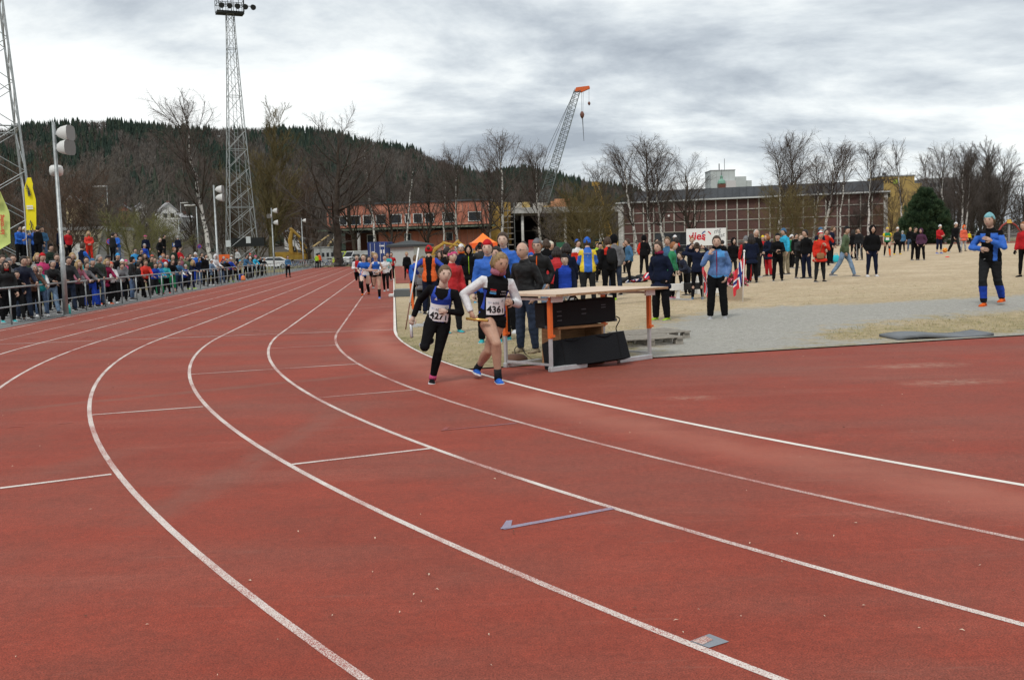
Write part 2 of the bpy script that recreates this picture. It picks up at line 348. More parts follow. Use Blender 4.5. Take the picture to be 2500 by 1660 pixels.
for p, q, wd, m in (((656, 851), (822, 843), .04, PAINT_W), ((466, 914), (871, 889), .04, PAINT), ((224, 1013), (496, 993), .045, PAINT), ((773, 971.5), (1012, 952), .045, PAINT_W),
                    ((713, 1134), (1050, 1095), .05, PAINT), ((0, 1192), (272, 1158), .055, PAINT), ((1078, 1051), (1262, 1033), .035, PAINT_BF), ((400, 838), (760, 815), .05, PAINT_F),
                    ((10, 869), (380, 840), .06, PAINT_F), ((830, 757), (960, 748), .05, PAINT_W), ((400, 777), (880, 754), .06, PAINT_F), ((760, 728), (962, 721), .06, PAINT_F), ((840, 780), (955, 776), .06, PAINT_F),
                    ((150, 792), (460, 773), .06, PAINT_F), ((20, 1043), (60, 1041), .04, PAINT_F), ((140, 1035), (176, 1032), .04, PAINT_F)):
    strip(p, q, wd, m)
strip((1226, 1291), (1497, 1241), .05, PAINT_B, name='relay_mark')
def px_poly(pts, m, z, name): 
    return ob(name, me_np(name, [(*g0(*p), z) for p in pts], [tuple(range(len(pts)))], [m]), kind='structure')
px_poly([(1222, 1293), (1247, 1289), (1251, 1271), (1236, 1272)], PAINT_B, .005, 'relay_mark')
px_poly([(1076, 1053), (1090, 1050), (1098, 1043), (1086, 1044)], PAINT_BF, .005, 'relay_mark')
px_poly([(1684, 1566), (1731, 1582), (1780, 1567), (1732, 1548)], PAINT_G, .0032, 'lane_mark')
px_poly([(1688, 1566), (1716, 1575), (1741, 1563), (1722, 1554)], PAINT_W, .0048, 'lane_mark')
for ln in range(8): # worn lane numbers at the finish line
    me = text_mesh(str(ln+1), .62, PAINT_F); x, y = uv2xy(-(ln+.5)*1.22, 1.0)
    ob('lane_number', me, None, (x, y, .0034), (0, 0, TH), kind='structure')
# dusty footprints on the red area
DUST = paint_material('pale_dust', (.42, .25, .19), .34, .2, 40)
# ------------------------------------------------------------------ infield
GRAVEL = np.array([(1558, 835), (1590, 803), (1634, 787), (1700, 768), (1781, 757), (1979, 746), (2100, 743), (2253, 735), (2500, 722), (2640, 714), (2640, 753), (2500, 761), (2316, 772), (2147, 788), (2040, 806), (2004, 822), (2012, 838), (2120, 834), (2500, 812), (2640, 806), (2640, 822), (2500, 826), (2004, 850), (1650, 880), (1558, 884)], float)
def infield():
    us = np.concatenate([np.linspace(.05, 1, 14), np.linspace(1.15, 20, 110), np.linspace(20.5, 64.98, 60)]); ts = np.concatenate([np.linspace(0, .28, 120), np.linspace(.285, 1, 80)])
    U, T = np.meshgrid(us, ts, indexing='ij'); v0 = vmin(U)+.04; Vv = v0+(112-v0)*T; X, Y = uv2xy(U, Vv); Z = gz(X, Y)+.012
    n = len(ts); i = np.arange(len(us)-1)[:, None]*n; j = np.arange(n-1)[None]; F = np.stack([i+j, i+n+j, i+n+j+1, i+j+1], -1).reshape(-1, 4)
    me = me_np('infield', np.stack([X, Y, Z], -1).reshape(-1, 3), F, smooth=True)
    # signed distance (metres) to the gravel path
    poly = np.array([gpt(*p)[:2] for p in GRAVEL]); P = np.stack([X.ravel(), Y.ravel()], -1); q = np.roll(poly, -1, 0); d = np.full(len(P), 1e9); ins = np.zeros(len(P), bool)
    for a, b_ in zip(poly, q):
        e_ = b_-a; w_ = P-a; tt = np.clip((w_@e_)/(e_@e_), 0, 1); d = np.minimum(d, np.linalg.norm(w_-tt[:, None]*e_, axis=1))
        c = ((a[1] > P[:, 1]) != (b_[1] > P[:, 1])) & (P[:, 0] < (b_[0]-a[0])*(P[:, 1]-a[1])/(b_[1]-a[1]+1e-12)+a[0]); ins ^= c
    sd = np.where(ins, d, -d)
    at_ = me.attributes.new('gravel', 'FLOAT', 'POINT'); at_.data.foreach_set('value', np.clip(.5+sd/4., 0, 1).astype(np.float32))
    # greener, trodden zone near the edge of the grass; straw-dry in the middle of the pitch
    near = np.exp(-np.maximum((Vv-v0), 0).ravel()/7.0); gr = np.clip(near*.9+.25*np.exp(-(U.ravel())/2.5), 0, 1)
    gg = me.attributes.new('green', 'FLOAT', 'POINT'); gg.data.foreach_set('value', gr.astype(np.float32))
    m, t, b, noise, ramp, mix, c = ground_mat('dry_pitch_grass', (.45, .345, .225), (.53, .42, .285), (.385, .295, .18), .35, 1.6)
    def attr(nm): a = N('ShaderNodeAttribute', t); a.attribute_name = nm; return a.outputs['Fac']
    c = mix(1., c, ramp(noise(24, 4, .7, (1, .4, 1)), .28, .62, (.66,)*3, (1.16,)*3), 'MULTIPLY'); c = mix(1., c, ramp(noise(5.5, 5, .75), .3, .68, (.78,)*3, (1.12,)*3), 'MULTIPLY')
    gf = mth('MULTIPLY', attr('green'), ramp(noise(.7, 6, .7), .32, .6, (0.25,)*3, (1,)*3), t)
    gcol = ramp(noise(5, 6, .75), .35, .68, (.13, .125, .045), (.33, .265, .14)); c = mix(gf, c, gcol)
    c = mix(ramp(noise(3.2, 5, .7), .60, .72, (0,)*3, (.45,)*3), c, (.19, .165, .075))
    s = mth('ADD', attr('gravel'), mth('MULTIPLY', mth('SUBTRACT', noise(2.2, 8, .8), .5, t), 1.1, t), t)
    gm = ramp(s, .42, .58, (0,)*3, (1,)*3)
    gv = ramp(noise(45, 5, .75), .32, .70, (.20, .19, .165), (.44, .425, .385)); gv = mix(1., gv, ramp(noise(11, 5, .8), .3, .66, (.72,)*3, (1.2,)*3), 'MULTIPLY'); gv = mix(ramp(noise(1.3, 4, .6), .45, .7, (0,)*3, (.55,)*3), gv, (.30, .29, .25))
    c = mix(gm, c, gv); lk(c, b.inputs['Base Color'], t)
    bp = N('ShaderNodeBump', t); bp.inputs['Strength'].default_value = .7; bp.inputs['Distance'].default_value = .03; lk(noise(26, 5, .7), bp.inputs['Height'], t); lk(bp.outputs[0], b.inputs['Normal'], t)
    me.materials.append(m)
    return ob('infield_grass', me, kind='structure')
infield()
# short tufts along the nearer grass (too many to count)
def tufts():
    V = []; F = []; fm = []
    r = np.random.default_rng(3); k = 0; pts = []
    for _ in range(1500): pts.append((r.uniform(2012, 2560), r.uniform(772, 832)))
    for _ in range(1500): pts.append((r.uniform(985, 1560), r.uniform(800, 885)))
    for _ in range(1200): pts.append((r.uniform(1560, 2520), r.uniform(690, 770)))
    poly = GRAVEL
    for px, py in pts:
        ins = False
        for (ax, ay), (bx, by) in zip(poly, np.roll(poly, -1, 0)):
            if (ay > py) != (by > py) and px < (bx-ax)*(py-ay)/(by-ay+1e-9)+ax: ins = not ins
        if ins: continue
        x, y, z = gpt(px, py); u, v = xy2uv(x, y)
        if u < .15 or v < float(vmin(u))+.1: continue
        for _k in range(4):
            a = r.uniform(0, 6.28); h = r.uniform(.015, .05); o_ = r.normal(0, .04, 2); l = r.normal(0, .03, 2); w_ = .006
            V += [(x+o_[0]-w_*math.cos(a), y+o_[1]-w_*math.sin(a), z-.005), (x+o_[0]+w_*math.cos(a), y+o_[1]+w_*math.sin(a), z-.005), (x+o_[0]+l[0], y+o_[1]+l[1], z+h)]; F.append((k, k+1, k+2)); k += 3; fm.append(int(r.random() < .4))
    ms = [mat('dry_grass_blade', (.42, .34, .17), .9), mat('green_grass_blade', (.20, .21, .075), .9)]
    ob('grass_tufts', me_np('grass_tufts', V, F, ms, fm), label='short dry and green grass tufts at the edge of the infield', cat='grass', kind='stuff')
tufts()
# small leaves and crumbs lying on the track
def litter():
    V = []; F = []; fm = []; r = np.random.default_rng(5); k = 0
    for _ in range(110):
        px, py = r.uniform(0, 2500), r.uniform(860, 1660); x, y = g0(px, py); L = r.uniform(.004, .014); a = r.uniform(0, 6.28); w_ = L*r.uniform(.25, .6); ca, sa = math.cos(a), math.sin(a); h = r.uniform(.004, .012)
        for dx, dy, dz in ((-L, 0, .002), (0, -w_, h), (L, 0, .004), (0, w_, h)): V.append((x+dx*ca-dy*sa, y+dx*sa+dy*ca, dz+.004))
        F.append((k, k+1, k+2, k+3)); k += 4; fm.append(int(r.random() < .35))
    ob('track_litter', me_np('track_litter', V, F, [mat('pale_leaf', (.6, .48, .36), .8), mat('dark_leaf', (.09, .055, .035), .8)], fm), label='tiny leaf scraps and crumbs scattered on the red track', cat='litter', kind='stuff')
litter()
# ================================================================== hill and forest
RX = [-500, 0, 42, 100, 159, 243, 300, 370, 440, 519, 600, 699, 805, 921, 1016, 1080, 1165, 1215, 1281, 1334, 1408, 1482, 1546, 1620, 1700, 1850, 2200, 2400, 2600, 3000]
RY = [330, 310, 306, 297, 292, 290, 290, 296, 306, 308, 308, 306, 312, 339, 356, 388, 412, 418, 408, 414, 432, 446, 458, 476, 505, 565, 568, 548, 530, 525]
def ridge(px):
    y = np.interp(px, RX, RY); d = np.interp(px, [-500, 900, 1100, 1190, 1215, 1500, 1650, 1900, 3000], [1250, 1200, 1080, 1000, 900, 880, 900, 1800, 2200]); return y, d
def hz_y(px): a = ray(px, 0)[2]; b_ = ray(px, 1660)[2]; return 1660*a/(a-b_)
TREE_H = 15.
def hill_z(px, s):
    y, d = ridge(px); zr = max(htop(px, y, d)-TREE_H*.8, 3.); z = zr*(s**1.25)*(1+.05*math.sin(px*.031+s*9)*(1-s)+.03*math.sin(px*.07)*s*(1-s)*4)
    return z
D0 = 250.
def hill():
    pxs = np.linspace(-500, 3000, 176); ss = np.concatenate([np.linspace(0, 1, 36), [1.06, 1.2]]); V = []
    for px in pxs:
        y, d = ridge(px); a = ray(px, hz_y(px)); tx = a[0]/a[1]
        for s in ss:
            dd = D0+(d-D0)*s; z = hill_z(px, min(s, 1)) if s <= 1 else hill_z(px, 1)*(1-(s-1)*1.6)
            V.append((tx*dd, dd, z-.5 if s == 0 else z))
    n = len(ss); F = [(i*n+j, (i+1)*n+j, (i+1)*n+j+1, i*n+j+1) for i in range(len(pxs)-1) for j in range(n-1)]
    ob('hill', me_np('hill', V, F, [mat('hill_floor', (.085, .075, .064), .95, .1, var=.5, vscale=.02)], smooth=True), kind='structure')
hill()
def forest():
    r = np.random.default_rng(11); Vs = []; Fs = []; Ms = []; n0 = 0; out_ = []
    def nz(a, b_): return math.sin(a*.013+1.7*math.sin(b_*5+a*.004))+.7*math.sin(a*.037+b_*11)+.5*math.sin(b_*23-a*.021)
    sp = []
    for k in range(9): # spruce triangles template: three whorls
        T = []
        for lv, (z0, z1, w_) in enumerate(((.06, .52, .19), (.32, .78, .135), (.6, 1.0, .08))):
            for j in range(6):
                a0 = 2*math.pi*(j+r.uniform(-.25, .25))/6; a1 = a0+1.05+r.uniform(-.1, .15); w0 = w_*r.uniform(.75, 1.25); w1 = w_*r.uniform(.75, 1.25)
                T.append([(w0*math.cos(a0), w0*math.sin(a0), z0+r.uniform(-.06, .04)), (w1*math.cos(a1), w1*math.sin(a1), z0+r.uniform(-.06, .04)), (0, 0, z1)])
        sp.append(np.array(T))
    ba = []
    for k in range(12): # leafless broadleaf: a stem and a spray of thin upright blades
        T = [[(-.012, 0, 0), (.012, 0, 0), (0, .0, .6)]]
        for j in range(34):
            a = r.uniform(0, 6.28); rad = r.uniform(0, .17)*(.6+.4*r.random()); z0 = r.uniform(.18, .72); L = r.uniform(.16, .34); tilt = r.uniform(.0, .5); w_ = r.uniform(.008, .022); b_ = r.uniform(0, 6.28)
            p = np.array([rad*math.cos(a), rad*math.sin(a), z0]); q = p+np.array([math.cos(a)*tilt*L, math.sin(a)*tilt*L, L])
            if q[2] > 1: q[2] = 1.-.05*r.random()
            T.append([p-np.array([w_*math.cos(b_), w_*math.sin(b_), 0]), p+np.array([w_*math.cos(b_), w_*math.sin(b_), 0]), q])
        ba.append(np.array(T))
    for i in range(9000):
        px = r.uniform(-120, 1700) if i < 8600 else r.uniform(1700, 2700); s = r.random()**.72
        if r.random() < .16: s = r.uniform(.93, 1.0)
        if px > 1560 and s < .25: continue
        y, d = ridge(px); dd = D0+(d-D0)*s; a = ray(px, hz_y(px)); x = a[0]/a[1]*dd; z = hill_z(px, s)-.3
        if dd < 385 and (372 < px < 470 or 236 < px < 272 or 168 < px < 202 or 288 < px < 362 or 692 < px < 738): continue
        q = nz(px*1.3, s)+(.7*(s-.6))+.3 + (2.2 if (s > .86 and 280 < px < 530) else 0)+(.25 if s > .93 and px > 560 else 0)
        con = r.random() < 1/(1+math.exp(-2.6*(q-.75)))
        if con:
            T = sp[r.integers(9)]; h = TREE_H*r.uniform(.7, 1.15); m = 0 if r.random() < .7 else 1; wd = r.uniform(.8, 1.15)
        else:
            T = ba[r.integers(12)]; h = TREE_H*r.uniform(.6, .98); m = 2+int(r.random()*3); wd = r.uniform(1., 1.6)
        rot = r.uniform(0, 6.28); c, s_ = math.cos(rot), math.sin(rot); W = T*np.array([wd, wd, 1])*h
        W = np.stack([W[..., 0]*c-W[..., 1]*s_+x, W[..., 0]*s_+W[..., 1]*c+dd, W[..., 2]+z], -1)
        Vs.append(W.reshape(-1, 3)); Ms.append(np.full(len(T), m))
    V = np.concatenate(Vs); F = np.arange(len(V)).reshape(-1, 3)
    ms = [mat('spruce_green', (.030, .046, .036), .9, .1), mat('pine_green', (.045, .06, .042), .9, .1), mat('bare_wood_brown', (.105, .088, .075), .95, .05), mat('bare_wood_grey', (.128, .116, .104), .95, .05), mat('bare_wood_dark', (.074, .065, .058), .95, .05)]  # forest colours lightened to stand in for distance haze
    ob('hillside_forest', me_np('hillside_forest', V, F, ms, np.concatenate(Ms)), label='mixed forest of dark spruce and bare trees covering the hill', cat='forest', kind='stuff')
forest()

# ================================================================== single trees
def grow(par, parr, nch, t0, t1, ang, lenf, K, up, noise_, r, prof=None, rs=.5, jit=.25):
    Np, Kp, _ = par.shape; M = Np*nch; pi = np.repeat(np.arange(Np), nch)
    t = t0+(t1-t0)*((np.tile(np.arange(nch), Np)+r.random(M))/nch); f = t*(Kp-1); i = np.minimum(f.astype(int), Kp-2); w_ = (f-i)[:, None]
    pos = par[pi, i]*(1-w_)+par[pi, i+1]*w_; tan = par[pi, i+1]-par[pi, i]; tan /= np.linalg.norm(tan, axis=1, keepdims=True)+1e-9
    pr = parr[pi, i]*(1-w_[:, 0])+parr[pi, i+1]*w_[:, 0]
    plen = np.linalg.norm(np.diff(par, axis=1), axis=2).sum(1)[pi]
    rv = r.normal(size=(M, 3)); perp = rv-(rv*tan).sum(1, keepdims=True)*tan; perp /= np.linalg.norm(perp, axis=1, keepdims=True)+1e-9
    a = ang*(1+r.normal(0, jit, M)); d = tan*np.cos(a)[:, None]+perp*np.sin(a)[:, None]
    L = plen*lenf*(prof(t) if prof else (1.1-.6*t))*(1+r.normal(0, .18, M)).clip(.5, 1.5)
    P = np.zeros((M, K, 3)); P[:, 0] = pos
    for k in range(1, K):
        P[:, k] = P[:, k-1]+d*(L/(K-1))[:, None]
        d = d+r.normal(0, noise_, (M, 3))+np.array([0, 0, 1.])*(up if not callable(up) else up(k/(K-1))); d /= np.linalg.norm(d, axis=1, keepdims=True)+1e-9
    rad = (pr*rs)[:, None]*np.linspace(1, .35, K)[None]
    return P, rad
def tree_meshes(kind, seed):
    r = np.random.default_rng(seed); K = 18; z = np.linspace(0, 1, K)
    lean = r.normal(0, .02, 2); wob = np.cumsum(r.normal(0, .006, (K, 2)), 0)
    cfg = dict(
        birch=dict(tr=.0125, top=.97, n1=32, t0=.26, a1=.58, l1=.36, up1=.06, n2=10, a2=.6, l2=.46, up2=-.01, n3=11, a3=.7, l3=.6, up3=-.26, pr=lambda t: .35+.95*np.sin(np.clip((t-.2)/.8, 0, 1)*math.pi)**.8*(1-.35*t), tw=.00045),
        slim=dict(tr=.009, top=.99, n1=26, t0=.34, a1=.5, l1=.24, up1=.07, n2=8, a2=.55, l2=.45, up2=0, n3=7, a3=.6, l3=.6, up3=-.2, pr=lambda t: .4+.7*np.sin(np.clip((t-.25)/.75, 0, 1)*math.pi), tw=.00042),
        broad=dict(tr=.03, top=.86, n1=24, t0=.16, a1=1.0, l1=.52, up1=.06, n2=10, a2=.75, l2=.45, up2=.03, n3=15, a3=.7, l3=.5, up3=.02, pr=lambda t: .95*(1.25-.85*t), tw=.0005),
        round=dict(tr=.017, top=.88, n1=28, t0=.18, a1=.7, l1=.5, up1=.05, n2=9, a2=.65, l2=.46, up2=.03, n3=10, a3=.65, l3=.52, up3=.0, pr=lambda t: .9*(1.2-.7*t), tw=.00045),
        poplar=dict(tr=.02, top=.97, n1=40, t0=.12, a1=.5, l1=.36, up1=.13, n2=10, a2=.5, l2=.42, up2=.06, n3=15, a3=.55, l3=.52, up3=.05, pr=lambda t: 1.15-.7*t, tw=.0006),
        shrub=dict(tr=.012, top=.7, n1=26, t0=.02, a1=.75, l1=.8, up1=.06, n2=10, a2=.6, l2=.45, up2=.03, n3=14, a3=.6, l3=.5, up3=.01, pr=lambda t: 1.05-.5*t, tw=.0011))[kind]
    tr = np.zeros((1, K, 3)); tr[0, :, :2] = wob+lean*z[:, None]*2; tr[0, :, 2] = z*cfg['top']
    tr_r = (cfg['tr']*(1-z)**.75+.0012)[None]; tr_r[0, 0] *= 1.35
    b1, r1 = grow(tr, tr_r, cfg['n1'], cfg['t0'], .985, cfg['a1'], cfg['l1'], 8, cfg['up1'], .09, r, cfg['pr'], .42)
    r1 = np.maximum(r1, .0016)
    b2, r2 = grow(b1, r1, cfg['n2'], .15, 1., cfg['a2'], cfg['l2'], 5, cfg['up2'], .13, r, None, .55); r2 = np.maximum(r2, cfg['tw']*1.3)
    b3, r3 = grow(b2, r2, cfg['n3'], .1, 1., cfg['a3'], cfg['l3'], 4, lambda k: cfg['up3']*(.3+k), .16, r, None, .6); r3 = np.clip(r3, cfg['tw']*.45, cfg['tw']*.9)
    q_ = np.percentile(b3[..., 2], 99.6)
    for A_ in (tr, b1, b2, b3): A_[..., 2] /= q_
    V1, F1 = tubes_np(tr, tr_r, 9); V2, F2 = tubes_np(b1, r1, 5); V3, F3 = tubes_np(b2, r2, 3); V4, F4 = tubes_np(b3, r3, 3)
    trunk = me_np('trunk', V1, F1, [None], smooth=True); br = me_np('limbs', V2, F2, [None], smooth=True)
    tw = me_np('crown', np.concatenate([V3, V4]), np.concatenate([F3, F4+len(V3)]), [None])
    return trunk, br, tw
def birch_bark():
    m = bpy.data.materials.new('birch_bark'); m.use_nodes = True; t = m.node_tree; b = t.nodes['Principled BSDF']; b.inputs['Roughness'].default_value = .8
    tcn = N('ShaderNodeTexCoord', t); mpn = N('ShaderNodeMapping', t); mpn.inputs['Scale'].default_value = (40, 40, 62); lk(tcn.outputs['Object'], mpn.inputs[0], t)
    ns = N('ShaderNodeTexNoise', t); ns.inputs['Scale'].default_value = 1; ns.inputs['Detail'].default_value = 4; ns.inputs['Roughness'].default_value = .7; lk(mpn.outputs[0], ns.inputs['Vector'], t)
    sp = N('ShaderNodeSeparateXYZ', t); lk(tcn.outputs['Object'], sp.inputs[0], t)
    f = mth('SUBTRACT', ns.outputs[0], mth('MULTIPLY', mth('MAXIMUM', mth('SUBTRACT', sp.outputs[2], .5, t), 0., t), .28, t), t)
    rp = N('ShaderNodeValToRGB', t); lk(f, rp.inputs[0], t); rp.color_ramp.elements[0].position = .43; rp.color_ramp.elements[0].color = (.045, .04, .036, 1); rp.color_ramp.elements[1].position = .49; rp.color_ramp.elements[1].color = (.52, .5, .46, 1)
    lk(rp.outputs[0], b.inputs['Base Color'], t); return m
BARK = dict(birch=birch_bark(), dark=mat('dark_bark', (.06, .048, .038), .9, .1, var=.4, vscale=30), olive=mat('lichen_bark', (.12, .10, .05), .9, .1, var=.4, vscale=30), brown=mat('brown_bark', (.085, .06, .045), .9, .1, var=.4, vscale=30))
TWIG = dict(dark=mat('dark_twigs', (.085, .072, .064), .9, .1), birch=mat('birch_twigs', (.105, .084, .074), .9, .1), olive=mat('olive_twigs', (.125, .098, .045), .9, .1), brown=mat('brown_twigs', (.10, .066, .048), .9, .1), grey=mat('grey_twigs', (.12, .105, .09), .9, .1), willow=mat('willow_twigs', (.155, .15, .062), .9, .1), pale=mat('pale_twigs', (.17, .125, .075), .9, .1))
TM = {}
def tree(kind, seed, px, ytop, dist, bark, twig, label, group=None, name='bare_tree', lean=0., wide=1., cat='tree', rot=None, zb=None):
    key = (kind, seed)
    if key not in TM: TM[key] = tree_meshes(*key)
    b_ = at(px, hz_y(px), dist); x, y = b_[0], b_[1]; z = float(gz(x, y))-.1 if zb is None else zb; H = htop(px, ytop, dist)-z
    e = ob(name, None, None, (x, y, z), (0, R_(lean), (seed*1.7+px*.13) if rot is None else rot), label, cat, group); e.scale = (H*wide, H*wide, H)
    for nm, me, mm in zip(('trunk', 'limbs', 'crown'), TM[key], (BARK[bark], BARK['dark' if bark == 'birch' else bark], TWIG[twig])):
        c = ob(nm, me, e); c.material_slots[0].link = 'OBJECT'; c.material_slots[0].material = mm
    return e
# --- left: beside and behind the spectators
tree('birch', 1, 512, 218, 90, 'birch', 'birch', 'tall leaning white-trunked birch with drooping bare crown beside the floodlight mast', name='birch_tree', lean=-7.5, rot=.0)
tree('poplar', 2, 660, 246, 150, 'olive', 'olive', 'tall bare poplar with yellowish lichen on its branches behind the floodlight mast', name='poplar_tree')
tree('broad', 3, 828, 264, 132, 'dark', 'dark', 'massive dark old tree with thick trunk and wide low limbs behind the bicycles', name='old_broad_tree', wide=.95)
for i, (px, yt, d, kd, sd, bk, tw) in enumerate(((30, 372, 112, 'shrub', 5, 'brown', 'brown'), (95, 392, 105, 'round', 4, 'brown', 'brown'), (165, 398, 100, 'shrub', 6, 'brown', 'brown'), (215, 410, 96, 'round', 4, 'dark', 'brown'),
        (262, 440, 92, 'round', 4, 'dark', 'grey'), (300, 405, 120, 'shrub', 5, 'dark', 'grey'), (362, 470, 140, 'round', 4, 'dark', 'grey'), (425, 545, 110, 'shrub', 6, 'brown', 'grey'), (478, 440, 160, 'round', 4, 'dark', 'dark'), (545, 400, 165, 'shrub', 5, 'dark', 'grey'),
        (580, 420, 170, 'round', 4, 'brown', 'brown'), (625, 400, 175, 'shrub', 6, 'olive', 'olive'), (705, 395, 175, 'round', 4, 'brown', 'brown'), (755, 420, 170, 'shrub', 5, 'dark', 'brown'), (775, 350, 190, 'round', 4, 'dark', 'dark'), (-40, 350, 120, 'round', 4, 'brown', 'brown'), (130, 350, 180, 'round', 4, 'dark', 'brown'), (210, 360, 190, 'shrub', 6, 'dark', 'grey'))):
    lab = '%s %s %s' % ({'brown': 'reddish-brown', 'grey': 'pale grey', 'dark': 'dark', 'olive': 'olive-brown'}[tw], 'many-stemmed bare bush-like tree' if kd == 'shrub' else 'round-crowned bare tree', 'in the thicket behind the terrace' if px < 300 else 'behind the spectators, left of the tall mast' if px < 560 else 'behind the tall mast and the diggers')
    tree(kd, sd, px, yt, d, bk, tw, lab, 'thicket of bare trees behind the spectators')
for px, yt, d in ((318, 506, 88), (348, 513, 86), (388, 520, 90)):
    tree('shrub', 5, px, yt, d, 'olive', 'willow', 'rounded yellow-green willow bush budding behind the spectators', 'budding willow bushes', name='willow_bush', cat='bush', wide=1.25)
# --- birches and others in front of the building site
for px, yt, d, kd, sd, lab in ((917, 330, 150, 'slim', 7, 'slim birch with thin bare crown before the left windows of the orange building'), (986, 365, 150, 'slim', 8, 'slender bare birch standing before the middle windows of the orange building'), (1112, 352, 148, 'birch', 9, 'bare birch with bright white upper trunk before the orange building'),
        (1084, 372, 152, 'slim', 7, 'thin grey birch close beside a white-trunked birch before the orange building'), (1226, 316, 146, 'birch', 1, 'tall forked birch with fine bare crown at the right end of the orange building'), (1322, 352, 148, 'birch', 10, 'white-stemmed birch standing before the dark open steel structure')):
    tree(kd, sd, px, yt, d, 'birch', 'birch', lab, name='birch_tree')
for px, yt, d, lab in ((870, 360, 155, 'dark bare tree behind the massive old tree'), (955, 400, 152, 'dark many-branched tree before the orange building, between two slim birches'), (1040, 395, 155, 'dark bare tree before the narrow dark windows of the orange building'), (1185, 355, 150, 'dark rounded bare tree left of the tall forked birch')):
    tree('round', 4, px, yt, d, 'dark', 'dark', lab)
for px, yt, d in ((1400, 450, 150), (1440, 440, 148), (1425, 470, 140), (1480, 455, 150)):
    tree('shrub', 6, px, yt, d, 'olive', 'olive', 'bushy olive-brown tree before the dark open steel structure', 'olive-brown bushy trees before the steel structure')
tree('round', 4, 1352, 500, 130, 'dark', 'grey', 'small leafless tree with spreading grey branches before the steel structure', wide=1.2)
tree('birch', 9, 1476, 388, 165, 'birch', 'birch', 'pale thin birch beside the left concrete corner of the brick hall', name='birch_tree')
for px, yt, d, sd, lab in ((1553, 345, 148, 10, 'wide bare birch before the left bays of the brick hall'), (1585, 330, 150, 1, 'tallest birch of the cluster before the dark gate of the brick hall'), (1622, 345, 150, 9, 'bare birch with dark full crown at the dark gate of the brick hall')):
    tree('birch', sd, px, yt, d, 'birch', 'birch', lab, name='birch_tree', wide=1.1)
tree('round', 4, 1690, 372, 146, 'dark', 'dark', 'dark spreading bare tree behind the white banner', wide=1.15)
for px, yt, d, sd, lab, wd in ((1905, 328, 150, 9, 'feathery birch rising above the olive bush before the brick hall', 1.), (1938, 318, 152, 1, 'tallest feathery birch before the middle of the brick hall', 1.), (2012, 340, 155, 10, 'broad-crowned birch before the brick hall, right of the olive bush', 1.15), (1985, 372, 160, 9, 'small birch between two larger birches before the brick hall', .8)):
    tree('birch', sd, px, yt, d, 'birch', 'birch', lab, name='birch_tree', wide=wd)
tree('slim', 7, 2050, 352, 146, 'birch', 'birch', 'slim birch with straight white trunk before the right bays of the brick hall', name='birch_tree')
tree('birch', 10, 2118, 338, 150, 'birch', 'dark', 'dark-crowned birch before the right end of the brick hall', name='birch_tree')
for px, yt, d, wd in ((1890, 440, 140, 1.1), (1925, 452, 136, 1.2), (1965, 480, 142, 1.)):
    tree('shrub', 5, px, yt, d, 'olive', 'olive', 'dense olive-brown bush hiding part of the brick hall', 'olive-brown bushes before the brick hall', name='olive_bush', cat='bush', wide=wd)
tree('slim', 8, 2204, 336, 150, 'birch', 'birch', 'single slim white birch before the yellow building', name='birch_tree')
tree('shrub', 6, 2172, 462, 160, 'brown', 'pale', 'pale straw-coloured bushy tree below the yellow building', 'straw-coloured bushes below the yellow building', cat='bush')
tree('shrub', 5, 2238, 466, 165, 'brown', 'pale', 'pale straw-coloured bushy tree below the yellow building', 'straw-coloured bushes below the yellow building', cat='bush')
tree('slim', 7, 2262, 372, 165, 'birch', 'birch', 'thin pale birch behind the round evergreen bush', name='birch_tree')
tree('birch', 9, 2310, 346, 158, 'birch', 'birch', 'birch with drooping crown to the right of the evergreen bush', name='birch_tree')
for px, yt, d, sd, wd in ((2346, 352, 140, 1, .8), (2356, 360, 141, 10, .8)):
    tree('birch', sd, px, yt, d, 'birch', 'dark', 'white-trunked birch of a close pair before the dark wood', 'pair of birches before the dark wood', name='birch_tree', wide=wd)
for px, yt, d, kd, sd in ((2335, 372, 175, 'round', 4), (2375, 352, 170, 'poplar', 2), (2405, 338, 165, 'poplar', 2), (2440, 352, 168, 'round', 4), (2420, 395, 150, 'shrub', 6), (2370, 440, 150, 'shrub', 5), (2320, 450, 155, 'shrub', 6), (2490, 415, 150, 'round', 4), (2540, 400, 150, 'round', 4), (2300, 420, 185, 'shrub', 5), (2275, 455, 175, 'shrub', 6), (2460, 470, 165, 'shrub', 5), (2350, 385, 185, 'poplar', 2), (2390, 370, 190, 'round', 4), (2425, 360, 188, 'poplar', 2), (2362, 420, 160, 'round', 4), (2398, 430, 158, 'shrub', 6), (2440, 440, 160, 'shrub', 5), (2335, 430, 170, 'shrub', 6)):
    tree(kd, sd, px, yt, d, 'dark', 'dark', 'dark leafless tree in the dense wood beyond the back straight', 'dense dark wood beyond the back straight')
for px, yt, d in ((2088, 480, 170), (2130, 470, 175), (1060, 430, 200), (1140, 440, 205), (1265, 430, 210), (900, 410, 215), (1010, 420, 220)):
    tree('shrub', 6, px, yt, d, 'dark', 'dark', 'dark bare tree standing behind the buildings', 'dark bare trees behind the buildings')
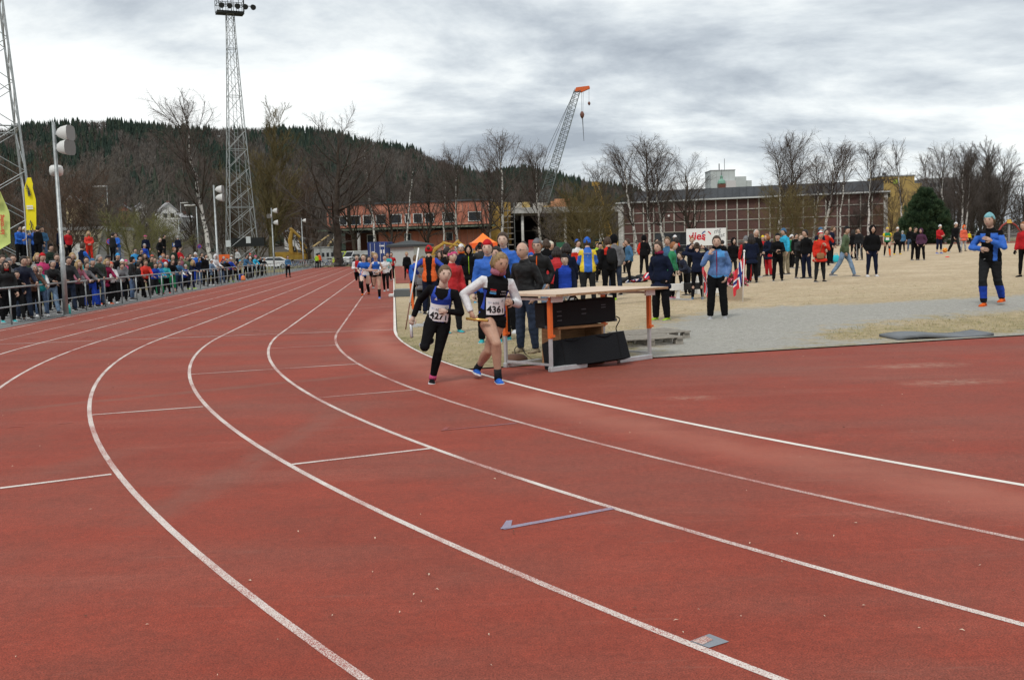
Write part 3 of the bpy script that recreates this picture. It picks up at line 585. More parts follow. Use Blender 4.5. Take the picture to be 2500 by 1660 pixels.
# --- evergreen bush
def evergreen():
    d = 118; c = at(2258, 575, d); zb = float(gz(c[0], c[1])); H = htop(2258, 465, d)-zb; Wd = (2322-2198)/FL*d/2*.96
    r = np.random.default_rng(4); e = ob('evergreen_bush', None, None, (c[0], c[1], zb), label='large dense dark green evergreen bush with clumped branches beyond the pitch', cat='bush')
    Vs = []; Ms = []
    for k in range(230):
        a = r.uniform(0, 6.28); t = r.uniform(0, 1)**.75; pr = np.interp(t, [0, .25, .55, .8, 1.], [.98, 1.0, .82, .52, .12])*r.uniform(.74, 1.06); C = np.array([math.cos(a)*pr*Wd, math.sin(a)*pr*Wd, t*H*r.uniform(.93, 1.0)])
        outv = unit(np.array([math.cos(a), math.sin(a), .55+.9*t])); n = 110; R = r.uniform(.34, .62)
        dv = r.normal(size=(n, 3))+outv*.9; dv /= np.linalg.norm(dv, axis=1, keepdims=True); P = C+dv*R*r.uniform(.15, 1., (n, 1))**.7; nr = dv*.8+outv*.5+np.array([0, 0, .25]); nr /= np.linalg.norm(nr, axis=1, keepdims=True); s = np.cross(nr, r.normal(size=(n, 3))); s /= np.linalg.norm(s, axis=1, keepdims=True)
        L = r.uniform(.18, .4, (n, 1)); w_ = r.uniform(.03, .065, (n, 1)); V = np.stack([P-s*w_-nr*L*.4, P+s*w_-nr*L*.4, P+nr*L*.6], 1).reshape(-1, 3); V[:, 2] = np.maximum(V[:, 2], .02); Vs.append(V); Ms.append(np.where(r.random(n) < .75, r.choice(3, p=[.5, .35, .15]), r.integers(0, 3, n)))
    V = np.concatenate(Vs); F = np.arange(len(V)).reshape(-1, 3); ms = [mat('evergreen_dark', (.024, .05, .024), .8, .2), mat('evergreen_mid', (.04, .072, .034), .8, .2), mat('evergreen_light', (.066, .102, .048), .8, .2)]
    ob('crown', me_np('crown', V, F, ms, np.concatenate(Ms)), e)
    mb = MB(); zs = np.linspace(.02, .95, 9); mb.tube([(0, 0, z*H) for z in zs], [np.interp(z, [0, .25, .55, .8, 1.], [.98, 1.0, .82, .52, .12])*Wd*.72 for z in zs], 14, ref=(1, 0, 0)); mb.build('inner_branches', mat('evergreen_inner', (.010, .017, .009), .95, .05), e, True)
    m = MB(); m.tube([(0, 0, 0), (0, 0, H*.3)], [.22, .12], 8); m.build('trunk', BARK['dark'], e)
evergreen()
# ================================================================== buildings
class Facade:
    """local frame: x along the front to the right, y into the building, z up, origin at the left base"""
    def __init__(s, pxa, da, pxb, db, name, label, cat='building', group=None):
        a = at(pxa, hz_y(pxa), da); b_ = at(pxb, hz_y(pxb), db); s.a = a[:2]; d = b_[:2]-a[:2]; s.L = float(np.linalg.norm(d)); s.d = d/s.L; s.z0 = float(gz(*a[:2]))-.2
        s.o = ob(name, None, None, (a[0], a[1], s.z0), (0, 0, math.atan2(s.d[1], s.d[0])), label, cat, group)
    def x(s, px, yin=0.):
        r = ray(px, hz_y(px)); k = r[0]/r[1]; n = np.array([-s.d[1], s.d[0]]); o = s.a+n*yin
        # o + t d lies on x = k y
        return float((k*o[1]-o[0])/(s.d[0]-k*s.d[1]))
    def z(s, px, py, yin=0.):
        n = np.array([-s.d[1], s.d[0]]); p = s.a+n*yin+s.d*s.x(px, yin); return htop(px, py, p[1])-s.z0
    def box(s, name, x0, x1, y0, y1, z0, z1, m, parent=None, bev=0, **k):
        mb = MB(); cx, cy, cz = (x0+x1)/2, (y0+y1)/2, z0; mb.box(x0-cx, x1-cx, y0-cy, y1-cy, 0, z1-z0, 0, bev)
        return mb.build(name, m, s.o if parent is None else parent, loc=(cx, cy, cz), **k)
CONC = mat('concrete', (.42, .41, .39), .9, .2, var=.2, vscale=1.2, bump=.2, bscale=9)
CONC_L = mat('pale_concrete', (.56, .55, .52), .9, .2, var=.25, vscale=1.5)
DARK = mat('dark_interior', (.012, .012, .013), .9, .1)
GLASSD = mat('dark_window_glass', (.022, .025, .03), .12, .5)
WHITEP = mat('white_painted_wood', (.72, .72, .70), .6, .3, var=.1, vscale=5)
GALV = mat('galvanised_steel', (.33, .35, .35), .45, .5, metal=.55, var=.22, vscale=7)
GREYM = mat('dark_grey_cladding', (.075, .08, .088), .6, .3, var=.2, vscale=.6)
def brick_mat(name, c1, c2, mortar, sc):
    m = bpy.data.materials.new(name); m.use_nodes = True; t = m.node_tree; b = t.nodes['Principled BSDF']; b.inputs['Roughness'].default_value = .9
    tcn = N('ShaderNodeTexCoord', t); mpn = N('ShaderNodeMapping', t); mpn.inputs['Rotation'].default_value = (R_(-90), 0, 0); lk(tcn.outputs['Object'], mpn.inputs[0], t)
    br = N('ShaderNodeTexBrick', t); br.inputs['Scale'].default_value = sc; br.inputs['Color1'].default_value = (*c1, 1); br.inputs['Color2'].default_value = (*c2, 1); br.inputs['Mortar'].default_value = (*mortar, 1); br.inputs['Mortar Size'].default_value = .012; lk(mpn.outputs[0], br.inputs['Vector'], t)
    ns = N('ShaderNodeTexNoise', t); ns.inputs['Scale'].default_value = .7; ns.inputs['Detail'].default_value = 4; lk(tcn.outputs['Object'], ns.inputs['Vector'], t)
    x = N('ShaderNodeMix', t, data_type='RGBA'); x.blend_type = 'MULTIPLY'; x.inputs[0].default_value = .5; lk(br.outputs[0], x.inputs[6], t); lk(ns.outputs[0], x.inputs[7], t); lk(x.outputs[2], b.inputs['Base Color'], t); return m
BRICK = brick_mat('red_brick', (.20, .06, .04), (.15, .048, .034), (.2, .15, .12), 2.2)
BRICKH = [brick_mat('hall_brick_%s' % n, c, tuple(x*.78 for x in c), (.15, .10, .09), 2.2) for n, c in (('a', (.150, .070, .060)), ('b', (.128, .060, .052)), ('c', (.168, .08, .067)))]
# ------------------------------------------------------------------ orange building under construction
def orange_building():
    f = Facade(801, 172, 1196, 168, 'orange_building', 'two-storey building under construction clad in orange-red sheathing panels with dark windows')
    TOP = f.z(1000, 496); LED = f.z(1000, 557); L = f.L
    PAN = [mat('orange_sheathing_%s' % n, c, .8, .2, var=.14, vscale=1.4) for n, c in (('a', (.52, .20, .135)), ('b', (.46, .165, .11)), ('c', (.55, .225, .155)))]
    SEAM = mat('white_joint_tape', (.66, .58, .54), .8)
    xl = f.x(848, 6.)
    f.box('core', .3, L-.2, .25, 17.8, LED+.3, TOP-.05, SEAM); f.box('roof', -.2, L+.2, -.12, 18, TOP+.003, TOP+.28, GREYM)
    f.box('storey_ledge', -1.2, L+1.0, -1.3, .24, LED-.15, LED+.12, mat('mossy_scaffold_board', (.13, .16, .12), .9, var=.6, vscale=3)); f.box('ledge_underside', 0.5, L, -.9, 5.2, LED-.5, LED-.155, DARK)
    wins = [(832, 850), (856, 883), (890, 911), (921, 944), (956, 983), (992, 1004), (1012, 1034), (1041, 1062), (1083, 1111), (1146, 1177)]
    zs, zt = f.z(1100, 541), f.z(1100, 519.5); wx = [(f.x(a), f.x(b_)) for a, b_ in wins]
    rr = random.Random(2)
    # panels: top row, window row, lower row
    x = .0; edges = [0.]
    while x < L-.6: x += rr.choice((.75, 1.0, 1.2)); edges.append(min(x, L))
    edges[-1] = L
    for a, b_ in zip(edges[:-1], edges[1:]):
        if b_-a < .1: continue
        g = .05; f.box('panel', a+g, b_-g, .10, .245, zt+.12, TOP-.03, PAN[rr.randrange(3)]); f.box('panel', a+g, b_-g, .10, .245, LED+.32, zs-.12, PAN[rr.randrange(3)])
    cuts = [0]+[q for w_ in wx for q in w_]+[L]
    for a, b_ in zip(cuts[0::2], cuts[1::2]):
        k = max(1, round((b_-a)/1.1)); st = (b_-a)/k
        if b_-a < .12: continue
        for i in range(k): f.box('panel', a+i*st+.03, a+(i+1)*st-.03, .10, .245, zs-.08, zt+.08, PAN[rr.randrange(3)])
    for a, b_ in wx:
        wn = f.box('window', a+.02, b_-.02, .12, .247, zs-.06, zt+.06, GLASSD)
        mb = MB(); t_ = .07; w2, h2 = (b_-a)/2, zt-zs
        mb.box(-w2-.05, -w2+t_, -.14, 0, 0, h2+.1); mb.box(w2-t_, w2+.05, -.14, 0, 0, h2+.1); mb.box(-w2+t_, w2-t_, -.14, 0, h2+.02, h2+.1); mb.box(-w2+t_, w2-t_, -.14, 0, 0, t_)
        mb.build('frame', WHITEP, wn, loc=(0, -.04, 0))
    # lower storey: recessed brick to the left, panels to the right
    xs = f.x(921); f.box('brick_wall', xl, xs, 5.25, 6., 0, LED-.51, BRICK); 
    mb = MB(); mb.tube([(f.x(880), -.6, 0), (f.x(880), -.6, LED-.51)], .28, 12); mb.build('column', CONC, f.o, True)
    mb = MB(); mb.tube([(f.x(822), -.6, 0), (f.x(822), -.6, LED-.51)], .28, 12); mb.build('column', CONC_L, f.o, True)
    f.box('lower_core', xs, L-.2, 1.2, 17, 0, LED-.51, SEAM)
    x = xs; doors = [(f.x(990, 1.), f.x(1004, 1.)), (f.x(1091, 1.), f.x(1106, 1.))]
    while x < L-.3:
        st = rr.choice((.8, 1.0, 1.2)); b_ = min(x+st, L-.2)
        f.box('panel', x+.035, b_-.035, 1.06, 1.19, .1, LED-.52, PAN[rr.randrange(3)]); x = b_
    for a, b_ in doors+[(f.x(899, 1.), f.x(919, 1.))]:
        wn = f.box('window', a, b_, .9, 1.05, f.z(1000, 590), f.z(1000, 571), GLASSD); h2 = f.z(1000, 571)-f.z(1000, 590); w2 = (b_-a)/2
        mb = MB(); mb.box(-w2-.08, -w2, -.1, .07, 0, h2+.08); mb.box(w2, w2+.08, -.1, .07, 0, h2+.08); mb.box(-w2, w2, -.1, .07, h2, h2+.08); mb.build('frame', WHITEP, wn)
orange_building()
# ------------------------------------------------------------------ scaffold end and open steel structure
def steel_structure():
    f = Facade(1198, 170, 1509, 176, 'steel_structure', 'dark open steel structure with pale flat roof slab and thin columns between the two buildings')
    zt = f.z(1300, 507); zb = f.z(1300, 521); x1 = f.x(1255); L = f.L
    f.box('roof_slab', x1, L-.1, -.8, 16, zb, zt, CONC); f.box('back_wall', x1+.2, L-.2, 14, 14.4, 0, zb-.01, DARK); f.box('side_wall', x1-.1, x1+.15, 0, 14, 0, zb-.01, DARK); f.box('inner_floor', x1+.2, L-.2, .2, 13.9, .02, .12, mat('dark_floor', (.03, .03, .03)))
    for px in (1278, 1382, 1467): mb = MB(); mb.tube([(f.x(px), .2, 0), (f.x(px), .2, zb-.005)], .24, 10); mb.build('column', CONC_L, f.o, True)
    for zq in (.35, .62): f.box('beam', x1+.3, L-.3, 5, 5.25, zb*zq, zb*zq+.22, mat('rusty_beam', (.05, .045, .042), .8))
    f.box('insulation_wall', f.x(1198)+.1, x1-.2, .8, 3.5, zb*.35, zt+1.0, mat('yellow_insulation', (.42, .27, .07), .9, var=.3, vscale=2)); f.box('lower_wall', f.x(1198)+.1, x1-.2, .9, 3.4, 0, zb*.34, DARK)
    rr = random.Random(4)
    for i in range(9): f.box('scaffold_deck', f.x(1222), x1-.25, -.9, .2, .6+i*zt/9.2, .6+i*zt/9.2+.12, mat('weathered_plank', (.34, .30, .26), .9, var=.4, vscale=4))
    for px in (1223, 1238, 1254): mb = MB(); mb.tube([(f.x(px), -1., 0), (f.x(px), -1., zt+.8)], .04, 6); mb.build('scaffold_pole', GALV, f.o)
    for i in range(14): # boards and sheets lying on the roof
        a = f.x(rr.uniform(1262, 1390)); w_ = rr.uniform(1, 3); f.box('roof_stack', a, a+w_, 3+i*.8, 3.7+i*.8, zt+.005, zt+rr.uniform(.3, 2.3)*(1-.06*i), mat('stack_%d' % (i % 3), ((.5, .36, .14), (.5, .47, .42), (.45, .22, .12))[i % 3], .9, var=.3, vscale=2))
    sg = f.box('site_sign', f.x(1413), f.x(1443), .05, .15, f.z(1428, 566), f.z(1428, 559), WHITEP)
steel_structure()
# ------------------------------------------------------------------ brick hall with concrete grid
def hall():
    f = Facade(1511, 185, 2167, 169, 'brick_hall', 'long hall of dark red brick panels in a pale concrete grid, dark upper storey')
    H = f.z(1840, 484); L = f.L; rows = 5; px0 = f.x(1523); px1 = f.x(2158); n = int(round((px1-px0)/((f.x(1813)-f.x(1786.5))))); st = (px1-px0)/n; hh = H/rows
    f.box('core', .4, L-.4, .55, 24, 0, H, DARK)
    f.box('corner_pier', 0, px0, -.05, 1.2, 0, H+.005, CONC_L); f.box('corner_pier', px1, L, -.05, 1.2, 0, H+.005, CONC_L)
    f.box('roof_edge', -.4, L+.4, -.5, 24, H+.01, H+.26, mat('white_roof_edge', (.50, .51, .50), .6))
    up = f.box('upper_storey', 1, L-.8, 8, 24.5, H+.425, f.z(1840, 455, 8), GREYM)
    for i in range(34): f.box('cladding_seam', -(L-1.8)/2+i*(L-1.8)/34+.1, -(L-1.8)/2+i*(L-1.8)/34+.16, -8.29, -8.253, 0.02, f.z(1840, 455, 8)-H-.45, mat('cladding_seam', (.055, .06, .066), .5), parent=up)
    MUL = mat('grid_concrete', (.37, .35, .31), .9, .2, var=.25, vscale=2); rr = random.Random(3)
    g0_, g1_ = f.x(1605), f.x(1682)
    for i in range(n+1):
        x = px0+i*st; inside = g0_ < x < g1_
        f.box('mullion', x-.1, x+.1, .12, .54, (2*hh if inside else 0), H-.003, MUL)
    for j in range(1, rows):
        for (a, b_) in (((px0, px1),) if j >= 2 else ((px0, g0_), (g1_, px1))): f.box('grid_beam', a, b_, .16, .53, j*hh-.075, j*hh+.075, MUL)
    for i in range(n):
        a = px0+i*st+.1; b_ = a+st-.2
        for j in range(rows):
            if g0_-.3 < (a+b_)/2 < g1_+.3 and j < 2: continue
            f.box('brick_panel', a, b_, .30, .52, j*hh+.08, (j+1)*hh-.08, BRICKH[rr.randrange(3)])
    gt = f.box('gate', g0_+.1, g1_-.1, .22, .5, 0, 2*hh-.09, mat('gate_grey', (.035, .04, .045), .5))
    for i in range(6): x = g0_+.1+(g1_-g0_-.2)*(i+.5)/6; f.box('gate_leaf', x-1.0-(g0_+g1_)/2, x+1.0-(g0_+g1_)/2, -.2, -.145, .05, 2*hh-.2, mat('gate_leaf', (.042, .047, .053), .5), parent=gt)
    mb = MB(); mb.tube([(0, 0, 0), (0, -.16, 0)], [.16, .2], 10); mb.build('lamp', WHITEP, f.o, loc=(f.x(1634), .02, f.z(1634, 527)))
hall()
# ------------------------------------------------------------------ distant blocks
def block(name, label, pxa, pxb, ytop, dist, m, depth=12, parts=(), cat='building'):
    f = Facade(pxa, dist, pxb, dist, name, label, cat); h = f.z((pxa+pxb)/2, ytop); f.box('wall', 0, f.L, 0, depth, 0, h, m, bev=.05); f.box('roof', -.15, f.L+.15, -.15, depth+.15, h+.003, h+.35, mat('flat_roof', (.3, .31, .31), .8))
    return f, h
WB = mat('white_panel_wall', (.44, .47, .46), .8, .2, var=.10, vscale=.25)
f, h = block('white_tower_block', 'stepped pale grey windowless block rising behind the brick hall', 1737, 1796, 417, 420, WB)
x1, x2, x3 = f.x(1796), f.x(1824), f.x(1838); f.box('step', x1+.02, x2, .6, 12, 0, f.z(1810, 431), WB); f.box('step', x2+.02, x3, 1.2, 12, 0, f.z(1830, 440.5), WB); f.box('step', f.x(1771), f.x(1794), -3, -.01, 0, f.z(1782, 442), mat('white_annex', (.52, .50, .49), .8))
mb = MB(); mb.tube([(f.x(1760), 2, h), (f.x(1760), 2, h+3)], .2, 6); mb.build('antenna', GREYM, f.o); mb = MB(); mb.tube([(f.x(1773), 2, h), (f.x(1773), 2, h+5)], .1, 6); mb.build('antenna', GREYM, f.o)
for xx in (.25, .5, .75): f.box('panel_joint', f.x(1737)+(x1-f.x(1737))*xx-.12, f.x(1737)+(x1-f.x(1737))*xx, -.03, -.004, .1, h-.1, mat('panel_joint', (.35, .38, .37), .8))
def dome_tower():
    d = 300; c = at(1763, 600, d); z0 = 0; r_ = 17/FL*d/2; zb = htop(1763, 449.5, d); zt = htop(1763, 428, d)
    e = ob('domed_tower', None, None, (c[0], c[1], 0), label='brick turret with green copper dome in front of the pale stepped block', cat='tower')
    mb = MB(); mb.box(-r_, r_, -r_, r_, 0, zb); mb.build('wall', BRICK, e)
    prof = [(1.12, 0), (1.15, .04), (1.1, .2), (.95, .38), (.62, .5), (.4, .55), (.36, .75), (.42, .78), (.3, .88), (.08, 1.0)]
    mb = MB(); mb.tube([(0, 0, zb+.01+p[1]*(zt-zb)) for p in prof], [p[0]*r_ for p in prof], 16, ref=(1, 0, 0)); mb.build('dome', mat('copper_green', (.16, .30, .235), .7, var=.25, vscale=.8), e, True)
    mb = MB(); mb.tube([(0, 0, zt), (0, 0, zt+1.6)], [.12, .03], 6); mb.build('finial', GREYM, e)
dome_tower()
f, h = block('yellow_building', 'mustard-yellow building with dark lettering and a green square emblem', 2153, 2232, 431, 300, mat('mustard_wall', (.36, .25, .085), .8, var=.12, vscale=.4))
f.box('step', f.L+.02, f.x(2253), 1, 10, 0, f.z(2240, 447), mat('mustard_step_wall', (.34, .24, .085), .8)); ob('lettering', text_mesh('SERVICES', 1.75, mat('dark_lettering', (.04, .035, .03)), .03, .04), f.o, (f.x(2164.5), -.12, f.z(2165, 443)), (R_(90), 0, 0))  # step wall in a slightly darker mustard
em = f.box('emblem', f.x(2180), f.x(2190), -.18, -.005, f.z(2185, 450), f.z(2185, 438.5), mat('lime_emblem', (.30, .36, .05), .7)); mb = MB(); mb.tube([(f.x(2170), 4, h), (f.x(2170), 4, h+1.4)], [.5, .5], 10); mb.build('vent', GREYM, f.o)
f, h = block('grey_office_block', 'far grey office block showing between the birches beside the yellow building', 2262, 2330, 437, 330, mat('far_grey_wall', (.20, .205, .21), .8))
for i in range(7):
    for j in range(3): f.box('window', 1+i*1.22, 1.8+i*1.22, -.08, -.004, h-2.6-j*3, h-1.2-j*3, GLASSD)
# ------------------------------------------------------------------ buildings and houses at the left
f, h = block('tan_building', 'low tan building with dark windows behind the thicket on the left', 150, 262, 562, 110, mat('tan_render', (.40, .36, .27), .85, var=.15, vscale=.6), 8)
for i, px in enumerate((178, 192, 206, 222, 238)): 
    wn = f.box('window', f.x(px-4), f.x(px+4), -.06, -.004, f.z(px, 592), f.z(px, 574), GLASSD); w2 = (f.x(px+4)-f.x(px-4))/2; mb = MB(); mb.box(-w2-.1, w2+.1, -.06, .02, -.12, -.01); mb.build('sill', WHITEP, wn)
f.box('canopy', f.x(182), f.x(226), -2.5, -.01, f.z(205, 590.5), f.z(205, 588), mat('brown_fascia', (.12, .07, .05), .7)); f.box('porch_wall', f.x(184), f.x(224), -2.3, -2.1, 0, f.z(205, 591), WHITEP)
def gable_house(px, yb, yr, wpx, dist, wallm, roofm, label, rot=.3, group=None, name='house'):
    c = at(px, yb, dist); W = wpx/FL*dist; zb = c[2]-6; zr = htop(px, yr, dist); ze = c[2]+(zr-c[2])*.5
    e = ob(name, None, None, (c[0], c[1], zb), (0, 0, rot), label, 'house', group); L = W*1.25; h = ze-zb; hr = zr-zb
    mb = MB(); mb.box(-W/2, W/2, -L/2, L/2, 0, h); mb.prism([(-W/2, h), (W/2, h), (0, hr)], -L/2, L/2); mb.build('wall', wallm, e)
    mb = MB(); t_ = .25
    for s in (-1, 1):
        a = np.array([s*(W/2+.5), 0, h-.5*(hr-h)/(W/2)]); b_ = np.array([0, 0, hr+.06]); V = [(a[0], y, a[2]+dz) for y in (-L/2-.4, L/2+.4) for dz in (.06, .3)]+[(b_[0], y, b_[2]+dz) for y in (-L/2-.4, L/2+.4) for dz in (.0, .3)]
        mb.add(V, [(0, 4, 6, 2), (1, 3, 7, 5), (0, 1, 5, 4), (2, 6, 7, 3), (0, 2, 3, 1)])
    mb.build('roof', roofm, e)
    for s in (-1, 1): 
        mb = MB(); mb.box(-.6, .6, -.05, .0, 0, 1.3); mb.build('window', GLASSD, e, loc=(s*W*.22, -L/2-.01, h-2.2))
    mb = MB(); mb.box(-.4, .4, -.4, .4, 0, 1.6); mb.build('chimney', BRICK, e, loc=(W*.15, L*.2, hr-.6))
WH = mat('white_house_wall', (.66, .65, .62), .8); RG = mat('grey_tile_roof', (.2, .2, .21), .8); RO = mat('orange_tile_roof', (.42, .13, .06), .8); RS = mat('pale_slate_roof', (.42, .42, .43), .8); YE = mat('yellow_house_wall', (.45, .36, .2), .8)
gable_house(408, 533, 498, 38, 330, WH, RS, 'white hillside house with steep pale roof above the willow bush', .5)
gable_house(442, 540, 523, 34, 340, WH, RS, 'low white house right of the steep-roofed white house on the hillside', -.4)
gable_house(392, 530, 513, 22, 345, WH, RG, 'small white house left of the steep-roofed white house on the hillside', -.2)
gable_house(254, 505, 480, 30, 360, YE, RO, 'yellow hillside house with bright orange roof seen through the thicket', .4)
gable_house(185, 505, 482, 28, 370, YE, RS, 'yellow hillside house with pale roof seen through the thicket', -.3)
gable_house(302, 520, 500, 24, 360, mat('red_house_wall', (.25, .06, .05), .8), RG, 'dark red hillside house above the willow bush', .2)
gable_house(345, 512, 496, 22, 380, WH, RG, 'white house high on the hillside between bare trees', .5)
gable_house(715, 580, 556, 34, 300, WH, RG, 'white house seen through bare trees behind the yellow diggers', .4)
# grey gable wall behind the no-parking sign
def grey_gable():
    d = 98; a = at(246, 625, d); 
    e = ob('grey_gable_shed', None, None, (a[0], a[1], 0), (0, 0, .1), 'steep grey metal-clad shed behind the round no-parking sign', 'shed'); h = htop(262, 560, d); w_ = 48/FL*d
    mb = MB(); mb.prism([(-w_*.5, 0), (w_*.5, 0), (w_*.42, h*.97), (w_*.25, h)], 0, 5); mb.build('wall', mat('shed_grey', (.30, .30, .31), .6, var=.1, vscale=.8), e)
    mb = MB(); mb.box(-w_*.5-.05, w_*.5+.05, -.15, 5.1, 0.01, .4); mb.build('plinth', CONC, e)
    mb = MB(); mb.prism([(-w_*.53, .2), (-w_*.49, .2), (w_*.27, h+.05), (w_*.22, h+.12)], -.12, 5.1); mb.build('roof_edge', GALV, e)
grey_gable()
# ------------------------------------------------------------------ crane, containers, site
def lattice(mb, A, B, wa, wb, k, r, side, up, rb=None):
    """square lattice boom from A to B"""
    A = np.array(A, float); B = np.array(B, float); side = unit(side); up = unit(up); rb = rb or r*.55
    def cor(t, i): c = A+(B-A)*t; w_ = wa+(wb-wa)*t; sx, sy = ((-1, -1), (1, -1), (1, 1), (-1, 1))[i]; return c+side*sx*w_/2+up*sy*w_/2
    for i in range(4): mb.tube([cor(0, i), cor(.5, i), cor(1, i)], r, 5, cap=False)
    for q in range(k):
        t0, t1 = q/k, (q+1)/k
        for i in range(4):
            j = (i+1) % 4; mb.tube([cor(t0, i if q % 2 else j), cor(t1, j if q % 2 else i)], rb, 4, cap=False)
def crane():
    d = 250; e0 = at(1305, 600, d); zb = float(gz(e0[0], e0[1])); e = ob('crawler_crane', None, None, (e0[0], e0[1], zb), label='tall lattice-boom crane with orange head and hanging hooks above the building site', cat='crane')
    O = np.array([e0[0], e0[1], zb]); P = lambda px, py: at(px, py, d)-O
    mb = MB(); lattice(mb, P(1318, 520), P(1409, 222), 2.6, 1.5, 46, .09, (1, 0, 0), (0, 1, 0)); mb.build('boom', mat('crane_grey', (.13, .15, .15), .6), e)
    mb = MB(); hd = [P(1403, 224), P(1420, 226), P(1440, 217), P(1438, 211), P(1406, 215)]; n = len(hd); V = [p+np.array([0, s*.7, 0]) for s in (-1, 1) for p in hd]; mb.add(V, [tuple(range(n)), tuple(range(2*n-1, n-1, -1))]+[((i+1) % n, i, n+i, n+(i+1) % n) for i in range(n)]); mb.build('boom_head', mat('crane_orange', (.62, .12, .03), .5), e)
    mb = MB()
    for a, b_ in (((1406, 217), (1336, 365)), ((1336, 365), (1300, 545)), ((1407, 218), (1348, 400)), ((1408, 220), (1356, 400)), ((1404, 217), (1330, 400))): mb.tube([P(*a), P(*b_)], .05, 4)
    mb.build('stay_cable', GREYM, e)
    mb = MB(); mb.tube([P(1420, 226), P(1420, 275)], .035, 4); mb.tube([P(1424, 226), P(1423, 275)], .035, 4); mb.tube([P(1438, 216), P(1438, 250)], .03, 4); mb.tube([P(1422, 288), P(1425.5, 345)], [.12, .05], 5); mb.build('hoist_rope', GREYM, e)
    for (a, b_, r_) in (((1421, 273), (1421.5, 290), .55), ((1438, 249), (1438.5, 258), .35)):
        mb = MB(); p, q = P(*a), P(*b_); mb.tube([p, p*.6+q*.4, p*.3+q*.7, q], [r_*.5, r_, r_*.8, r_*.3], 8); mb.build('hook_block', mat('hook_rust', (.16, .07, .05), .6), e, True)
    mb = MB(); mb.box(-3.5, 3.5, -1.6, 1.6, 1.2, 4.2, 0, .15); mb.build('cabin', mat('crane_orange', (.62, .12, .03)), e)
    for s in (-1, 1): mb = MB(); mb.box(-4, 4, s*2-.5, s*2+.5, 0, 1.15, 0, .2); mb.build('track', DARK, e)
crane()
def small_crane():
    d = 230; a, b_ = at(1474, 500, d), at(1455, 453, d); z0 = float(gz(a[0], a[1])); e = ob('yellow_crane', None, None, (a[0], a[1], z0), label='short yellow crane boom leaning left behind the steel structure', cat='crane'); O = np.array([a[0], a[1], z0])
    mb = MB(); lattice(mb, (1.8, 0, 1), b_-O, 1.1, .9, 14, .13, (1, 0, 0), (0, 1, 0)); Y = mat('machine_yellow', (.42, .25, .04), .5, .4, var=.15, vscale=1.5); mb.build('boom', Y, e)
    mb = MB(); mb.box(-.9, .7, -.5, .5, -.1, .8); mb.build('boom_head', Y, e, loc=tuple(b_-O)); mb = MB(); mb.box(-2, 3, -1.3, 1.3, 0, 2.4, 0, .15); mb.build('base', Y, e)
small_crane()
YEL = MATS['machine_yellow']
def excavator(px, py, dist, s, flip, label, rot=0., boom=((0, 1.2), (2.2, 4.6), (4.4, 3.4), (4.9, 1.2))):
    c = at(px, py, dist); z = float(gz(c[0], c[1])); e = ob('excavator', None, None, (c[0], c[1], z), (0, 0, rot), label, 'excavator'); e.scale = (s*flip, s, s)
    for q in (-1, 1):
        mb = MB(); mb.prism([(-1.9, .45), (-1.6, .08), (1.6, .08), (1.9, .45), (1.6, .82), (-1.6, .82)], q*1.0-.25, q*1.0+.25); mb.build('track', DARK, e)
    mb = MB(); mb.prism([(-2.2, .95), (1.5, .95), (1.5, 1.7), (.2, 1.75), (-.1, 2.2), (-2.1, 2.2), (-2.3, 1.8)], -1.2, 1.2); mb.build('body', YEL, e)
    mb = MB(); mb.prism([(.1, 1.78), (1.45, 1.72), (1.35, 2.4), (1.1, 3.05), (.1, 3.05)], .1, 1.15); cb = mb.build('cab', YEL, e); mb = MB(); mb.prism([(.25, 2.15), (1.25, 2.15), (1.05, 2.9), (.25, 2.9)], .06, 1.19); mb.build('cab_window', GLASSD, cb)
    P = [np.array([p[0]+1.0, -.25, p[1]+.4]) for p in boom]
    mb = MB(); mb.tube([P[0], P[0]*.5+P[1]*.5+np.array([-.25, 0, .35]), P[1]], [.28, .36, .24], 6); mb.build('boom', YEL, e)
    mb = MB(); mb.tube([P[1]+np.array([-.3, 0, .25]), P[1], P[2]], [.2, .27, .18], 6); mb.build('dipper_arm', YEL, e)
    mb = MB(); mb.tube([P[2], P[2]*.5+P[3]*.5+np.array([.3, 0, 0]), P[3]], [.25, .55, .1], 6, rb=[.5, .6, .5]); mb.build('bucket', mat('bucket_steel', (.1, .09, .08), .6), e)
    mb = MB(); mb.tube([P[0]+np.array([.5, 0, .6]), P[1]*.7+P[0]*.3+np.array([.4, 0, -.2])], .09, 6); mb.build('hydraulic_ram', GALV, e)
excavator(706, 630, 160, 1.0, 1, 'yellow excavator with raised upright arm beside the white parked car', .3, ((-.6, 1.4), (-.4, 5.2), (.8, 4.0), (1.2, 3.2)))
excavator(735, 632, 175, .95, 1, 'yellow excavator with low folded arm behind the bicycle stand', -.2, ((.0, 1.2), (-.9, 4.0), (.4, 2.4), (1., 1.6)))
excavator(1052, 632, 140, .72, 1, 'large yellow excavator with arched boom before the orange building', .1, ((-1.2, .6), (1.6, 3.4), (4.3, 2.8), (5.2, .8)))
excavator(1150, 634, 142, .72, -1, 'yellow excavator with boom sloping down beside the orange tent', .1, ((-.4, 1.0), (1.5, 3.6), (3.6, 2.0), (3.9, .8)))
